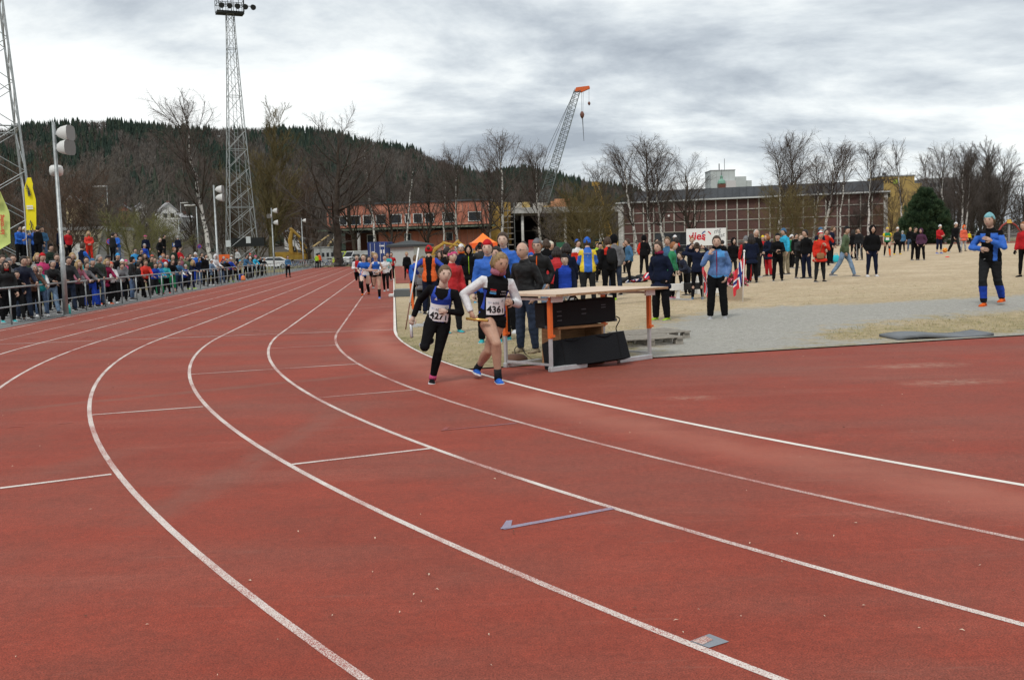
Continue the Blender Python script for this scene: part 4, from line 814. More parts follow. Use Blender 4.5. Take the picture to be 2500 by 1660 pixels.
def container(px0, px1, ytop, dist, m, label, depth=6.):
    f = Facade(px0, dist, px1, dist, 'shipping_container', label, 'container'); h = 2.6; L = f.L; f.o.location.z = htop((px0+px1)/2, ytop, dist)-h
    f.box('body', 0, L, 0, depth, 0, h, m, bev=.04)
    for x in (.0, .5, 1.): f.box('frame_post', x*(L-.12), x*(L-.12)+.12, -.06, -.003, .02, h-.02, m)
    for x in (.14, .36, .64, .86): mb = MB(); mb.tube([(x*L, -.09, .15), (x*L, -.09, h-.15)], .03, 6); mb.build('lock_rod', mat('pale_rod', (.55, .58, .62), .5), f.o)
    f.box('marking', L*.60, L*.86, -.03, -.004, h*.78, h*.84, WHITEP); f.box('marking', L*.62, L*.72, -.03, -.004, h*.45, h*.62, WHITEP); f.box('marking', L*.78, L*.86, -.03, -.004, h*.45, h*.62, WHITEP); f.box('marking', L*.2, L*.34, -.03, -.004, h*.5, h*.55, WHITEP)
NAVY = mat('container_blue', (.02, .045, .17), .5, .4, var=.2, vscale=.8)
container(898, 946, 591, 128, NAVY, 'blue shipping container with white markings and door rods before the orange building')
container(948, 978, 594, 131, mat('container_navy', (.012, .025, .09), .5), 'dark blue container partly hidden by the grey kiosk')
def kiosk():
    f = Facade(953, 120, 1010, 118, 'grey_kiosk', 'pale grey kiosk with dark hipped roof before the orange building', 'kiosk'); L = f.L; h = f.z(980, 606); ht = f.z(975, 591.5)
    f.o.location.z = 0; f.box('wall', 0, L, 0, 3, 0, h, mat('kiosk_grey', (.42, .45, .43), .8)); mb = MB(); e_ = .35
    V = [(-e_, -e_, h-.1), (L+e_, -e_, h-.1), (L+e_, 3+e_, h-.1), (-e_, 3+e_, h-.1), (-e_, -e_, h+.18), (L+e_, -e_, h+.18), (L+e_, 3+e_, h+.18), (-e_, 3+e_, h+.18), (L*.42, 1.5, ht), (L*.58, 1.5, ht)]
    mb.add(V, [(3, 2, 1, 0), (0, 1, 5, 4), (1, 2, 6, 5), (2, 3, 7, 6), (3, 0, 4, 7), (4, 5, 9, 8), (5, 6, 9), (6, 7, 8, 9), (7, 4, 8)]); mb.build('roof', mat('kiosk_roof', (.045, .05, .052), .7), f.o); f.box('base_board', -.05, L+.05, -.06, 3.05, .01, .18, CONC)
kiosk()
def tent():
    d = 95; c = at(1181, 640, d); z = float(gz(c[0], c[1])); e = ob('orange_tent', None, None, (c[0], c[1], z), (0, 0, .15), 'bright orange pop-up tent with peaked roof behind the crowd', 'tent'); w_ = 33/FL*d*1.0; zt = htop(1181, 569, d)-z; ze = htop(1181, 593, d)-z
    OR = mat('tent_orange', (.85, .19, .02), .7, sheen=.2); mb = MB(); N_ = 8
    for q in range(4):
        a = math.pi/4+q*math.pi/2; b_ = a+math.pi/2; A_ = np.array([w_*1.3*math.cos(a), w_*1.3*math.sin(a)]); B_ = np.array([w_*1.3*math.cos(b_), w_*1.3*math.sin(b_)]); V = []
        for i in range(N_+1):
            t = i/N_
            for j in range(N_+1): s = j/N_; p = (A_*(1-s)+B_*s)*(1-t); V.append((p[0], p[1], ze+(zt-ze)*(t**1.25)))
        mb.add(V, [(i*(N_+1)+j, i*(N_+1)+j+1, (i+1)*(N_+1)+j+1, (i+1)*(N_+1)+j) for i in range(N_) for j in range(N_)])
    rf = mb.build('canopy', OR, e, True)
    for q in range(4):
        a = math.pi/4+q*math.pi/2; b_ = a+math.pi/2; mb = MB(); A_ = (w_*1.31*math.cos(a), w_*1.31*math.sin(a)); B_ = (w_*1.31*math.cos(b_), w_*1.31*math.sin(b_)); mb.quad((*A_, ze-.5), (*B_, ze-.5), (*B_, ze), (*A_, ze)); mb.build('valance', mat('tent_orange_red', (.75, .11, .02), .7), e)
        mb = MB(); mb.tube([(A_[0]*.97, A_[1]*.97, 0), (A_[0]*.97, A_[1]*.97, ze)], .03, 6); mb.build('leg', GALV, e)
tent()
f = Facade(767, 165, 815, 165, 'white_site_barracks', 'long low white site barracks with small windows left of the old tree', 'barracks'); h = f.z(790, 605); f.box('wall', 0, f.L, 0, 4, 0, h, mat('barracks_white', (.50, .52, .52), .8)); f.box('roof', -.1, f.L+.1, -.1, 4.1, h+.003, h+.15, mat('barracks_roof', (.4, .41, .42), .7))
for i in range(4): f.box('window', .5+i*.75, .9+i*.75, -.05, -.003, h*.5, h*.72, GLASSD)
for px0, py0, px1, py1 in ((765, 602, 802, 575), (801, 601, 812, 585)):
    a, b_ = at(px0, py0, 163), at(px1, py1, 168); mb = MB(); mb.bar((0, 0, 0), tuple(b_-a), .14, .3); mb.build('timber_prop', mat('timber_prop', (.45, .33, .16), .9), loc=tuple(a), label='slanting yellow timber prop %s' % ('above the white barracks' if px0 == 765 else 'leaning against the concrete column beside the old tree'), cat='timber')
# ------------------------------------------------------------------ vehicles
def car(px, py, dist, rot, m, label, L=4.3, Hh=1.48, kind='car', z=None):
    c = at(px, py, dist); zz = float(gz(c[0], c[1])) if z is None else z; e = ob('parked_car' if kind == 'car' else 'parked_van', None, None, (c[0], c[1], zz), (0, 0, rot), label, kind); s = L/4.3; W = .86
    if kind == 'car': pr = [(-2.1, .35), (-2.15, .75), (-1.95, .98), (-1.2, 1.02), (-.55, Hh), (1.1, Hh), (1.95, 1.0), (2.15, .9), (2.15, .35)]; wn = [(-1.05, 1.02), (-.5, Hh-.07), (1.05, Hh-.07), (1.75, 1.02)]
    else: pr = [(-2.4, .35), (-2.45, 1.0), (-1.9, 1.2), (-1.3, 2.0), (2.4, 2.05), (2.45, .35)]; wn = [(-1.75, 1.22), (-1.25, 1.9), (-.2, 1.92), (-.2, 1.22)]
    mb = MB(); k = len(pr)
    V = []
    for y, f_ in ((-W, 1.), (-W*.97, 1.), (W*.97, 1.), (W, 1.)):
        for (x, zq) in pr: V.append((x*s*(.985 if abs(y) == W else 1), (y if zq < 1.1 else y*.82), .35+(zq-.35)*(.99 if abs(y) == W else 1)))
    F = [tuple(range(k)), tuple(range(4*k-1, 3*k-1, -1))]+[(q*k+(i+1) % k, q*k+i, q*k+k+i, q*k+k+(i+1) % k) for q in range(3) for i in range(k)]
    mb.add(V, F); mb.build('body', m, e)
    for y in (-1, 1):
        mb = MB(); k = len(wn); V = [(x*s, y*(W*(.985-.16*(zq-1)/.5)+.012), zq) for x, zq in wn]; mb.add(V, [tuple(range(k)) if y < 0 else tuple(range(k-1, -1, -1))]); mb.build('side_window', GLASSD, e)
        for x in (-1.35, 1.35):
            mb = MB(); mb.tube([(x*s, y*(W-.2), .32), (x*s, y*(W+.02), .32)], .32, 14, ref=(0, 0, 1)); wh = mb.build('wheel', mat('tyre_rubber', (.02, .02, .02), .9), e); mb = MB(); mb.tube([(x*s, y*(W+.02), .32), (x*s, y*(W+.035), .32)], .19, 10, ref=(0, 0, 1)); mb.build('rim', GALV, wh)
    mb = MB(); x0, x1 = (-1.16, -.6) if kind == 'car' else (-1.86, -1.34); z0, z1 = (1.06, Hh-.04) if kind == 'car' else (1.25, 1.93); mb.quad((x0*s-.02, -W*.78, z0), (x0*s-.02, W*.78, z0), (x1*s-.02, W*.72, z1), (x1*s-.02, -W*.72, z1)); mb.build('windscreen', GLASSD, e)
    for y in (-.6, .6): mb = MB(); mb.box(-2.18*s, -2.1*s, y-.15, y+.15, .68, .82); mb.build('headlight', WHITEP, e)
CW = mat('car_white', (.62, .63, .64), .25, .5); CS = mat('car_silver', (.36, .38, .40), .3, .5, metal=.4); CG = mat('car_green', (.45, .55, .06), .4, .5)
car(665, 640, 128, .12, CW, 'white parked estate car beyond the railing near the yellow diggers'); car(650, 641, 135, .1, CS, 'silver parked car partly hidden behind the white estate car')
car(872, 640, 148, 1.0, CW, 'white van with sloping windscreen parked right of the old tree', kind='van', L=4.6); car(852, 634, 152, 1.0, CG, 'lime-green van roof showing behind the white van', kind='van', L=4.8)
car(470, 637, 100, .05, CW, 'white car parked behind the spectators below the birch', z=.25); car(440, 634, 104, .2, CS, 'silver car parked beside a white car behind the spectators', z=.3)
car(905, 640, 131, -.3, mat('car_dark', (.03, .032, .04), .3, .5), 'dark car parked before the blue container')
# ================================================================== railing, masts, lamps, street furniture
RAILH = 1.0; FU = -OUT-.75
def railing():
    p0 = xy2uv(*g0(28.8, 791.6)); p1 = xy2uv(*g0(89.8, 780.6)); stp = 2.3
    fu = p0[0]
    e = ob('track_railing', None, None, (*uv2xy(fu, 0), 0), label='long galvanised two-rail railing along the outside of the track', cat='railing')
    ox, oy = uv2xy(fu, 0)
    mp_ = MB(); mp_.tube([(0, 0, -.05), (0, 0, RAILH-.02)], .024, 8); pm = mp_.mesh('post', GALV, True)
    vs_ = np.arange(p0[1]-stp*4, 128, stp)
    for v in vs_: x, y = uv2xy(fu, v); ob('post', pm, e, (x-ox, y-oy, 0))
    for zz, r_ in ((RAILH, .027), (.48, .02)):
        for a, b_ in zip(vs_[:-3:3], vs_[3::3]):
            A_, B_ = uv2xy(fu, a), uv2xy(fu, b_); mb = MB(); mb.tube([(A_[0]-ox, A_[1]-oy, zz), (B_[0]-ox, B_[1]-oy, zz)], r_, 8); mb.build('rail', GALV, e, True)
    return fu
FU = railing()
# railing at the end of the straight, behind the bicycles, and across the far end of the pitch
def far_rail(u0, u1, v, label, hgt=1.0, zoff=0, alongv=False, stp=2.5):
    o0 = uv2xy(u0, v) if not alongv else uv2xy(v, u0); e = ob('far_railing', None, None, (*o0, float(gz(*o0))), label=label, cat='railing'); mp_ = MB(); mp_.tube([(0, 0, -.2), (0, 0, hgt)], .03, 6); pm = mp_.mesh('post', GALV)
    k = int(abs(u1-u0)/stp); Q = []
    for i in range(k+1):
        u = u0+(u1-u0)*i/k; x, y = uv2xy(u, v) if not alongv else uv2xy(v, u); p = (x-o0[0], y-o0[1], float(gz(x, y))-float(gz(*o0))); Q.append(p); ob('post', pm, e, p)
    for zz in (hgt, hgt*.5):
        for i in range(0, k, 4): mb = MB(); mb.tube([(q[0], q[1], q[2]+zz) for q in Q[i:i+5]], .032, 6); mb.build('rail', GALV, e)
far_rail(-14, 0, 112.5, 'railing behind the parked bicycles at the end of the straight'); far_rail(.5, 64, 116, 'railing across the far end of the pitch before the birches'); far_rail(10, 116, 77, 'railing along the far side of the back straight', alongv=True)
# ------------------------------------------------------------------ lattice floodlight masts
def mast(px, dist, Hm, wb, label, rot, top=True, sections=15):
    c = at(px, hz_y(px), dist); z = float(gz(c[0], c[1])); e = ob('floodlight_mast', None, None, (c[0], c[1], z), (0, 0, rot), label, 'floodlight mast')
    def w_(t): return wb*(.24+.76*(1-t)**1.2)
    def cor(t, i): a = math.pi/4+i*math.pi/2; return np.array([w_(t)*.7071*math.cos(a), w_(t)*.7071*math.sin(a), Hm*t])
    for i in range(4): mb = MB(); mb.tube([cor(t, i) for t in np.linspace(0, 1, 9)], np.linspace(.085, .05, 9), 7); mb.build('leg', GALV, e, True)
    ts = 1-(1-np.linspace(0, 1, sections+1))**1.25
    for q in range(sections):
        mb = MB(); t0, t1 = ts[q], ts[q+1]
        for i in range(4):
            j = (i+1) % 4; mb.tube([cor(t0, i), cor(t1, j)], .026, 4, cap=False); mb.tube([cor(t0, j), cor(t1, i)], .026, 4, cap=False)
            if q % 3 == 2: mb.tube([cor(t1, i), cor(t1, j)], .045, 4, cap=False)
        mb.build('bracing', GALV, e)
    mb = MB()
    for s in (-.25, .25): mb.tube([(s, 0, .3), (s, 0, Hm)], .035, 4)
    for z_ in np.arange(1, Hm, .6): mb.tube([(-.25, 0, z_), (.25, 0, z_)], .02, 3)
    mb.build('ladder', GALV, e)
    for i in range(4): mb = MB(); p = cor(0, i); mb.box(p[0]-.4, p[0]+.4, p[1]-.4, p[1]+.4, -.3, .2); mb.build('footing', CONC, e)
    if top:
        DK = mat('mast_platform', (.035, .04, .04), .8); pf = MB(); pf.box(-1.9, 1.9, -.9, .9, Hm, Hm+.35); P_ = pf.build('platform', DK, e, loc=(0, 0, 0)); mb = MB()
        for zz in (.95, 1.6):
            for a, b_ in (((-1.9, -.9), (1.9, -.9)), ((1.9, -.9), (1.9, .9)), ((1.9, .9), (-1.9, .9)), ((-1.9, .9), (-1.9, -.9))): mb.tube([(*a, Hm+.35+zz), (*b_, Hm+.35+zz)], .04, 4)
        for x in np.linspace(-1.9, 1.9, 6):
            for y in (-.9, .9): mb.tube([(x, y, Hm+.3), (x, y, Hm+1.95)], .04, 4)
        mb.build('guard_rail', DK, P_)
        for zz in (Hm+1.0, Hm+2.6, Hm+4.0):
            mb = MB(); mb.tube([(-1.7, -1.4, zz), (3.0, -1.4, zz)], .05, 5); mb.build('lamp_bar', DK, e)
            for x in np.linspace(-1.5, 2.9, 5):
                mb = MB(); mb.tube([(x, -1.5, zz), (x+.04, -1.75, zz-.12), (x+.1, -2.1, zz-.3)], [.14, .34, .4], 10); mb.build('floodlight', DK, e)
        for x in (-1.7, 0, 1.7): mb = MB(); mb.tube([(x, -1.45, Hm+.2), (x, -1.45, Hm+4.4)], .06, 5); mb.build('lamp_upright', DK, e)
    return e
mast(592, 150, htop(560, 36, 150)-.0, 4.3, 'tall galvanised lattice floodlight mast with lamp platform behind the railing', .42)
m2 = mast(-22, 66, 40, 5.2, 'lattice floodlight mast rising beside the pale green banner flag', .5, sections=17)
ms = MB(); ms.box(-.35, .35, -.12, 0, 0, .95); ms.build('control_box', mat('pale_box', (.5, .53, .54), .6), loc=tuple(at(558, 603, 147)), label='pale grey control box on the left leg of the tall mast', cat='box')
ms = MB(); ms.box(-.32, .32, -.12, 0, 0, .95); ms.build('control_box', MATS['pale_box'], loc=tuple(at(607, 594, 146.5)), label='pale grey control box on the middle of the tall mast', cat='box')
ms = MB(); ms.box(-2.4, 2.4, -.4, .4, 0, 1.25); ms.build('scoreboard', mat('scoreboard_black', (.012, .014, .014), .5), loc=tuple(at(607, 602, 149)), label='black display board standing behind the tall mast', cat='display board')
# ------------------------------------------------------------------ lamp posts with trackside floodlights
WLAMP = mat('lamp_housing', (.60, .60, .58), .5)
def lamp_post(px, ybase, ytop, lights, label, u=None, dist=None, r_=.062):
    if u is not None:
        rr_ = ray(px, hz_y(px)); k = rr_[0]/rr_[1]; # intersect with line of constant u
        A_ = np.array(uv2xy(u, 0)); t = (A_[0]-k*A_[1])/(k*TV[1]-TV[0]); x, y = A_+t*TV
    else: x, y = at(px, hz_y(px), dist)[:2]
    z = float(gz(x, y)); d = y; e = ob('lamp_post', None, None, (x, y, z), label=label, cat='lamp post'); zt = htop(px, ytop, d)-z
    mb = MB(); mb.tube([(0, 0, 0), (0, 0, zt*.35), (0, 0, zt*.352), (0, 0, zt)], [r_*1.25, r_*1.2, r_, r_*.8], 12, ref=(1, 0, 0)); mb.build('pole', GALV, e, True)
    mb = MB(); mb.tube([(0, 0, .0), (0, 0, .06)], r_*2.2, 12, ref=(1, 0, 0)); mb.build('base_plate', GALV, e)
    for (py, side, sz) in lights:
        zz = htop(px, py, d)-z; s = sz; a = side
        lt = ob('floodlight', None, e, (0, 0, zz), (0, 0, a)); mb = MB()
        prof = [(-.05, .10, .10), (.12, .30, .24), (.34, .42, .34), (.72, .48, .42)]; V = []; F = []
        for (x_, hw, hh) in prof:
            for q in range(12): th = 2*math.pi*q/12; cx_, cy_ = math.cos(th), math.sin(th); V.append(((x_+.22)*s, hw*s*np.sign(cx_)*abs(cx_)**.6, hh*s*np.sign(cy_)*abs(cy_)**.6))
        for i in range(3):
            for q in range(12): F.append((i*12+q, i*12+(q+1) % 12, (i+1)*12+(q+1) % 12, (i+1)*12+q))
        F.append(tuple(range(11, -1, -1))); mb.add(V, F); mb.build('housing', WLAMP, lt, True)
        mb = MB(); mb.add([(x_+.0, y_, z_) for x_, y_, z_ in V[-12:]], [tuple(range(12))]); mb.build('lens', mat('lamp_lens', (.13, .12, .11), .2, .5), lt); mb = MB(); mb.bar((-.02, 0, -.02), (.25*s, 0, -.02), .06, .06); mb.build('bracket', GALV, lt)
    return e
lamp_post(153, 762, 298, ((326, -.1, .56), (362, -.25, .56), (414, 2.0, .42)), 'steel lamp post with two white floodlights standing at the railing among the spectators', u=FU+.45)
lamp_post(531, 690, 452, ((463, -.05, .6), (483, .0, .6)), 'steel lamp post with two white floodlights left of the tall lattice mast', u=FU-.4)
lamp_post(668, 650, 508, ((515, .0, .62), (528, -2.0, .5), (544, .1, .62)), 'steel lamp post with three floodlights right of the tall lattice mast', u=FU-.9)
lamp_post(740, 652, 533, ((539, .1, .6),), 'steel lamp post with a single floodlight near the bicycles', u=FU-.9)
def street_lamp(px, ytop, dist, label, arm=-1):
    c = at(px, hz_y(px), dist); z = float(gz(c[0], c[1])); zt = htop(px, ytop, dist)-z; e = ob('street_lamp', None, None, (c[0], c[1], z), label=label, cat='street lamp'); mb = MB(); mb.tube([(0, 0, 0), (0, 0, zt)], [.11, .07], 8); mb.build('pole', GALV, e, True); mb = MB(); mb.box(min(0, arm*1.6), max(0, arm*1.6), -.2, .2, zt, zt+.2, 0, .05); mb.build('lamp_head', WLAMP, e)
street_lamp(272, 457, 120, 'street lamp with flat pale head in the thicket above the no-parking sign'); street_lamp(441, 536, 150, 'low street lamp between the white houses and the birch'); street_lamp(486, 503, 140, 'street lamp with flat head just left of the leaning birch'); street_lamp(448, 497, 200, 'thin street lamp beside the white houses on the hillside', 1)
def sign(px, py, dist, kind, label, rpx):
    c = at(px, py, dist); r_ = rpx/FL*dist; z = float(gz(c[0], c[1])); e = ob('road_sign', None, None, (c[0], c[1], z), label=label, cat='sign'); zt = c[2]-z; mb = MB(); mb.tube([(0, .05, 0), (0, .05, zt)], .035, 8); mb.build('pole', GALV, e)
    def disc(nm, rr, y, m, sq=False): mb = MB(); k = 4 if sq else 24; mb.tube([(0, y, zt), (0, y-.02, zt)], rr*(1.414 if sq else 1), k, ref=(0, 0, 1)) if not sq else mb.box(-rr, rr, y-.02, y, zt-rr, zt+rr); mb.build(nm, m, e)
    if kind == 'np':
        disc('red_ring', r_, 0, mat('sign_red', (.50, .03, .05), .5)); disc('blue_disc', r_*.78, -.025, mat('sign_blue', (.03, .10, .45), .5)); mb = MB(); mb.bar((-r_*.6, -.06, zt+r_*.6), (r_*.6, -.06, zt-r_*.6), .02, r_*.22); mb.build('red_bar', MATS['sign_red'], e)
    else: disc('panel', r_, 0, mat('sign_blue', (.03, .10, .45), .5), True); ob('lettering', text_mesh('P', r_*1.9, WHITEP, .02), e, (0, -.03, zt), (R_(90), 0, 0))
sign(267, 590, 78, 'np', 'round blue no-parking sign with red ring beside the person in blue', 7.2); sign(487, 602, 92, 'np', 'round no-parking sign with red ring at the birch trunk', 5.2); sign(425, 598, 88, 'p', 'square blue parking sign behind the spectators', 4.2)
# ------------------------------------------------------------------ feather flags
def feather(px, ybot, ytop, dist, wpx, m, label, text=None, kind=0):
    a, b_ = at(px, ybot, dist), at(px, ytop, dist); H = b_[2]-a[2]; z0 = a[2]; e = ob('feather_flag', None, None, (a[0], a[1], z0), (0, 0, .15), label, 'flag'); W = wpx/FL*dist; n = 26; V = []; k = 7
    for i in range(n):
        t = i/(n-1); w_ = W*(.62+.38*min(1, (1-t)*2.4)) * (1 if t > .12 or kind == 1 else .35+.65*t/.12); bend = .0 if kind == 0 else W*.10*math.sin(t*2.2)
        if t > .88 and kind == 1: w_ *= 1.0-.35*(t-.88)/.12
        for j in range(k): s = j/(k-1); V.append((bend+s*w_+(W*.35*max(0, t-.8)/.2 if kind == 1 else 0), .07*math.sin(t*7+s*4)*W, H*t-(.35*W*s if t > .95 and kind == 0 else 0)))
    F = [(i*k+j, i*k+j+1, (i+1)*k+j+1, (i+1)*k+j) for i in range(n-1) for j in range(k-1)]
    cl = ob('cloth', me_np('cloth', V, F, [m], smooth=True), e); mb = MB(); mb.tube([(-.02, 0, -1.0 if kind == 0 else -2.4), (-.02, 0, H*.97)], .022, 6); mb.build('pole', mat('flag_pole', (.5, .5, .5), .4), e)
    mb = MB(); mb.box(-.35, .35, -.3, .3, -1.04 if kind == 0 else -2.44, -.94 if kind == 0 else -2.34); mb.build('base', DARK, e)
    return e, H, W
e, H, W = feather(-28, 615, 452, 46, 53, mat('pale_lime_cloth', (.52, .60, .18), .8, sheen=.2), 'pale lime banner flag with red vertical club lettering', kind=0)
ob('lettering', text_mesh('Idrettslag', .078*H, mat('red_lettering', (.55, .12, .05)), .012), e, (W*.72, -.16, H*.40), (R_(90), R_(-90), 0))
mb = MB(); mb.tube([(W*.50, -.12, H*.76), (W*.50, -.16, H*.76)], W*.18, 20, ref=(0, 0, 1)); mb.build('emblem', mat('emblem_red', (.55, .08, .06), .7), e); mb = MB(); mb.bar((W*.40, -.18, H*.79), (W*.66, -.18, H*.83), .02, W*.10); mb.build('emblem_band', WHITEP, e)
e, H, W = feather(64, 562, 434, 50, 24, mat('bright_yellow_cloth', (.80, .66, .01), .8, sheen=.2), 'bright yellow feather flag with dark figures behind the people in blue', kind=1)
for t, s in ((.82, .10), (.775, .13), (.745, .09), (.71, .12), (.68, .07), (.13, .12), (.045, .10)):
    mb = MB(); c0 = np.array([W*(.45+.1*math.sin(t*20)), -.09*W-.03, H*t]); mb.tube([c0+np.array([-s*.5*W*1.4, 0, -.1]), c0+np.array([0, 0, .12]), c0+np.array([s*W*1.3, 0, -.12])], [.02, .05, .02], 6, rb=[.012]*3); mb.build('print', mat('flag_print', (.05, .05, .06), .8), e)
for t in (.44, .395): mb = MB(); mb.box(W*.25, W*.85, -.09*W-.05, -.09*W-.03, H*t, H*t+.07); mb.build('white_print', WHITEP, e)
# ------------------------------------------------------------------ bicycles
def bicycle_meshes():
    out = []
    def wheel(x):
        mb = MB(); P = [(x+.33*math.cos(a), 0, .35+.33*math.sin(a)) for a in np.linspace(0, 2*math.pi, 21)]; mb.tube(P, .024, 5, cap=False, ref=(0, 1, 0)); t_ = mb.mesh('wheel', mat('tyre_rubber', (.02, .02, .02), .9)); mb = MB()
        for a in np.linspace(0, math.pi, 7)[:-1]: mb.tube([(x-.31*math.cos(a), 0, .35-.31*math.sin(a)), (x+.31*math.cos(a), 0, .35+.31*math.sin(a))], .004, 3)
        mb.tube([(x, -.05, .35), (x, .05, .35)], .03, 6); return t_, mb.mesh('spokes', GALV)
    mb = MB(); A_, B_, C_, D_, E_ = (-.52, 0, .35), (-.08, 0, .30), (-.22, 0, .80), (.36, 0, .78), (.54, 0, .35)
    for p, q in ((A_, B_), (A_, C_), (B_, C_), (C_, D_), (B_, D_), (D_, E_)): mb.tube([p, q], .02, 6)
    fr = mb.mesh('frame', mat('bike_black', (.03, .03, .035), .4)); mb = MB(); mb.tube([(-.25, 0, .8), (-.28, 0, .95)], .015, 6); mb.tube([(-.42, 0, .96), (-.3, 0, .98), (-.12, 0, .96)], [.07, .06, .02], 6); sd = mb.mesh('saddle', DARK)
    mb = MB(); mb.tube([(.36, 0, .78), (.33, 0, .98)], .015, 6); mb.tube([(.25, -.28, 1.0), (.35, -.1, .99), (.35, .1, .99), (.25, .28, 1.0)], .015, 6); return wheel(-.52), wheel(.54), fr, sd, mb.mesh('handlebar', GALV)
BM = bicycle_meshes(); bc = [mat('bike_paint_%d' % i, c, .4, .5) for i, c in enumerate(((.03, .03, .035), (.35, .35, .36), (.04, .10, .3), (.3, .03, .03)))]
for i, u in enumerate(np.linspace(-14.4, -1.0, 15)):
    x, y = uv2xy(u, 110.8+.25*math.sin(i*2.1)); e = ob('bicycle', None, None, (x, y, 0), (R_(6), 0, TH+.25*math.sin(i*3.7)+(math.pi if i % 3 == 0 else 0)), 'bicycle parked in the row against the railing at the end of the straight', 'bicycle', 'bicycles parked at the end of the straight'); e.scale = (1.1,)*3
    for wm, sm in BM[:2]: w_ = ob('wheel', wm, e); ob('spokes', sm, w_)
    fo = ob('frame', BM[2], e); fo.material_slots[0].link = 'OBJECT'; fo.material_slots[0].material = bc[i % 4]; ob('saddle', BM[3], e); ob('handlebar', BM[4], e)
# ------------------------------------------------------------------ the timing table on two hurdles, loudspeakers, crates
HURO = mat('hurdle_orange', (.68, .13, .02), .5, .4); ALU = mat('hurdle_aluminium', (.48, .49, .50), .4, .5, metal=.35, var=.1, vscale=9); WBAR = mat('hurdle_white', (.70, .69, .66), .6)
def g3(px, py): p = gpt(px, py); return np.array(p)
FLn, FRn = g3(1346, 908), g3(1586, 876); BLn = g3(1236, 897)
ex = unit(FRn-FLn); BRn = FRn+(BLn-FLn)
TBL = ob('timing_table', None, None, tuple(FLn), (0, 0, math.atan2(ex[1], ex[0])), 'trestle table of a bare board laid across two orange-legged hurdles beside the track', 'table')
Lx = float(np.linalg.norm(FRn-FLn)); ey = BLn-FLn; ang = math.atan2(ex[1], ex[0]); yl = float(-math.sin(ang)*ey[0]+math.cos(ang)*ey[1]); xl = float(math.cos(ang)*ey[0]+math.sin(ang)*ey[1])
zL = htop(1338, 726, FLn[1])-FLn[2]; zR = htop(1576, 704, FRn[1])-FRn[2]; TZ = (zL+zR)/2
for (x, y) in ((0, 0), (Lx, 0), (xl, yl), (xl+Lx, yl)):
    mb = MB(); mb.bar((x, y, .03), (x, y, TZ*.52), .035, .045); mb.build('lower_leg', ALU, TBL); mb = MB(); mb.bar((x, y, TZ*.44), (x, y, TZ-.02), .048, .058); mb.build('leg', HURO, TBL); mb = MB(); mb.box(x-.02, x+.045, y-.05, y-.02, TZ*.44+.02, TZ*.44+.05); mb.build('leg_clip', HURO, TBL)
for q in (0, 1):
    dx, dy = xl*q, yl*q; s = -1 if q == 0 else 1
    for x in (0, Lx): mb = MB(); x0, x1 = (0, .62) if x == 0 else (Lx-.62, Lx); mb.box(x0+dx-.03, x1+dx+.03, dy-.035, dy+.035, .0, .065, 0, .006); mb.build('foot', ALU, TBL)
for x in (0, Lx): mb = MB(); mb.bar((x+.02*q, .04, .09), (x+xl, yl-.04, .09), .03, .03); mb.build('brace', ALU, TBL)
for q in (0, 1):
    for x in (0, Lx): mb = MB(); x0, x1 = (-.03, .17) if x == 0 else (Lx-.15, Lx+.05); mb.box(x0+xl*q, x1+xl*q, yl*q-.075+(.0 if q else -.01), yl*q-.045+(.0 if q else -.01), TZ-.085, TZ-.004, 0, .004); mb.build('crossbar_end', WBAR, TBL)
for x in (0., Lx): mb = MB(); mb.bar((x, .0, TZ-.045), (x+xl, yl, TZ-.045), .03, .07); mb.build('crossbar', WBAR, TBL)
def board_mat():
    return mat('birch_plywood', (.56, .42, .30), .5, .4, var=.10, vscale=2.5, stretch=(.4, 3, 1))
mb = MB(); A_ = np.array([[-.12, -.26], [Lx+.2, -.20], [Lx+xl+.16, yl+.18], [xl-.1, yl+.2]]); V = [(x, y, TZ+z) for z in (0.0, .032) for x, y in A_]; mb.add(V, [(3, 2, 1, 0), (4, 5, 6, 7), (0, 1, 5, 4), (1, 2, 6, 5), (2, 3, 7, 6), (3, 0, 4, 7)]); mb.build('board', board_mat(), TBL)
mb = MB(); V = [(x*1.0, y, TZ+z) for z in (.002, .030) for x, y in ((A_[0]*1.006)+np.array([0, -.004]), (A_[1]*1.001)+np.array([0, -.004]), A_[1]+np.array([.004, .0]), A_[0])]; mb.add(V, [(0, 1, 5, 4)]); mb.build('board_edge', mat('chipboard_edge', (.36, .22, .12), .9, var=.4, vscale=60), TBL)
BLK = mat('speaker_black', (.012, .012, .013), .75, .3, var=.3, vscale=12); GRL = mat('speaker_grille', (.016, .016, .017), .85, .2, bump=.5, bscale=160)
def oriented_box(name, C4, thick, m, label, cat, zup=True): pass
def loc_tbl(px, py, dist):  # pixel at a depth -> world
    return at(px, py, dist)
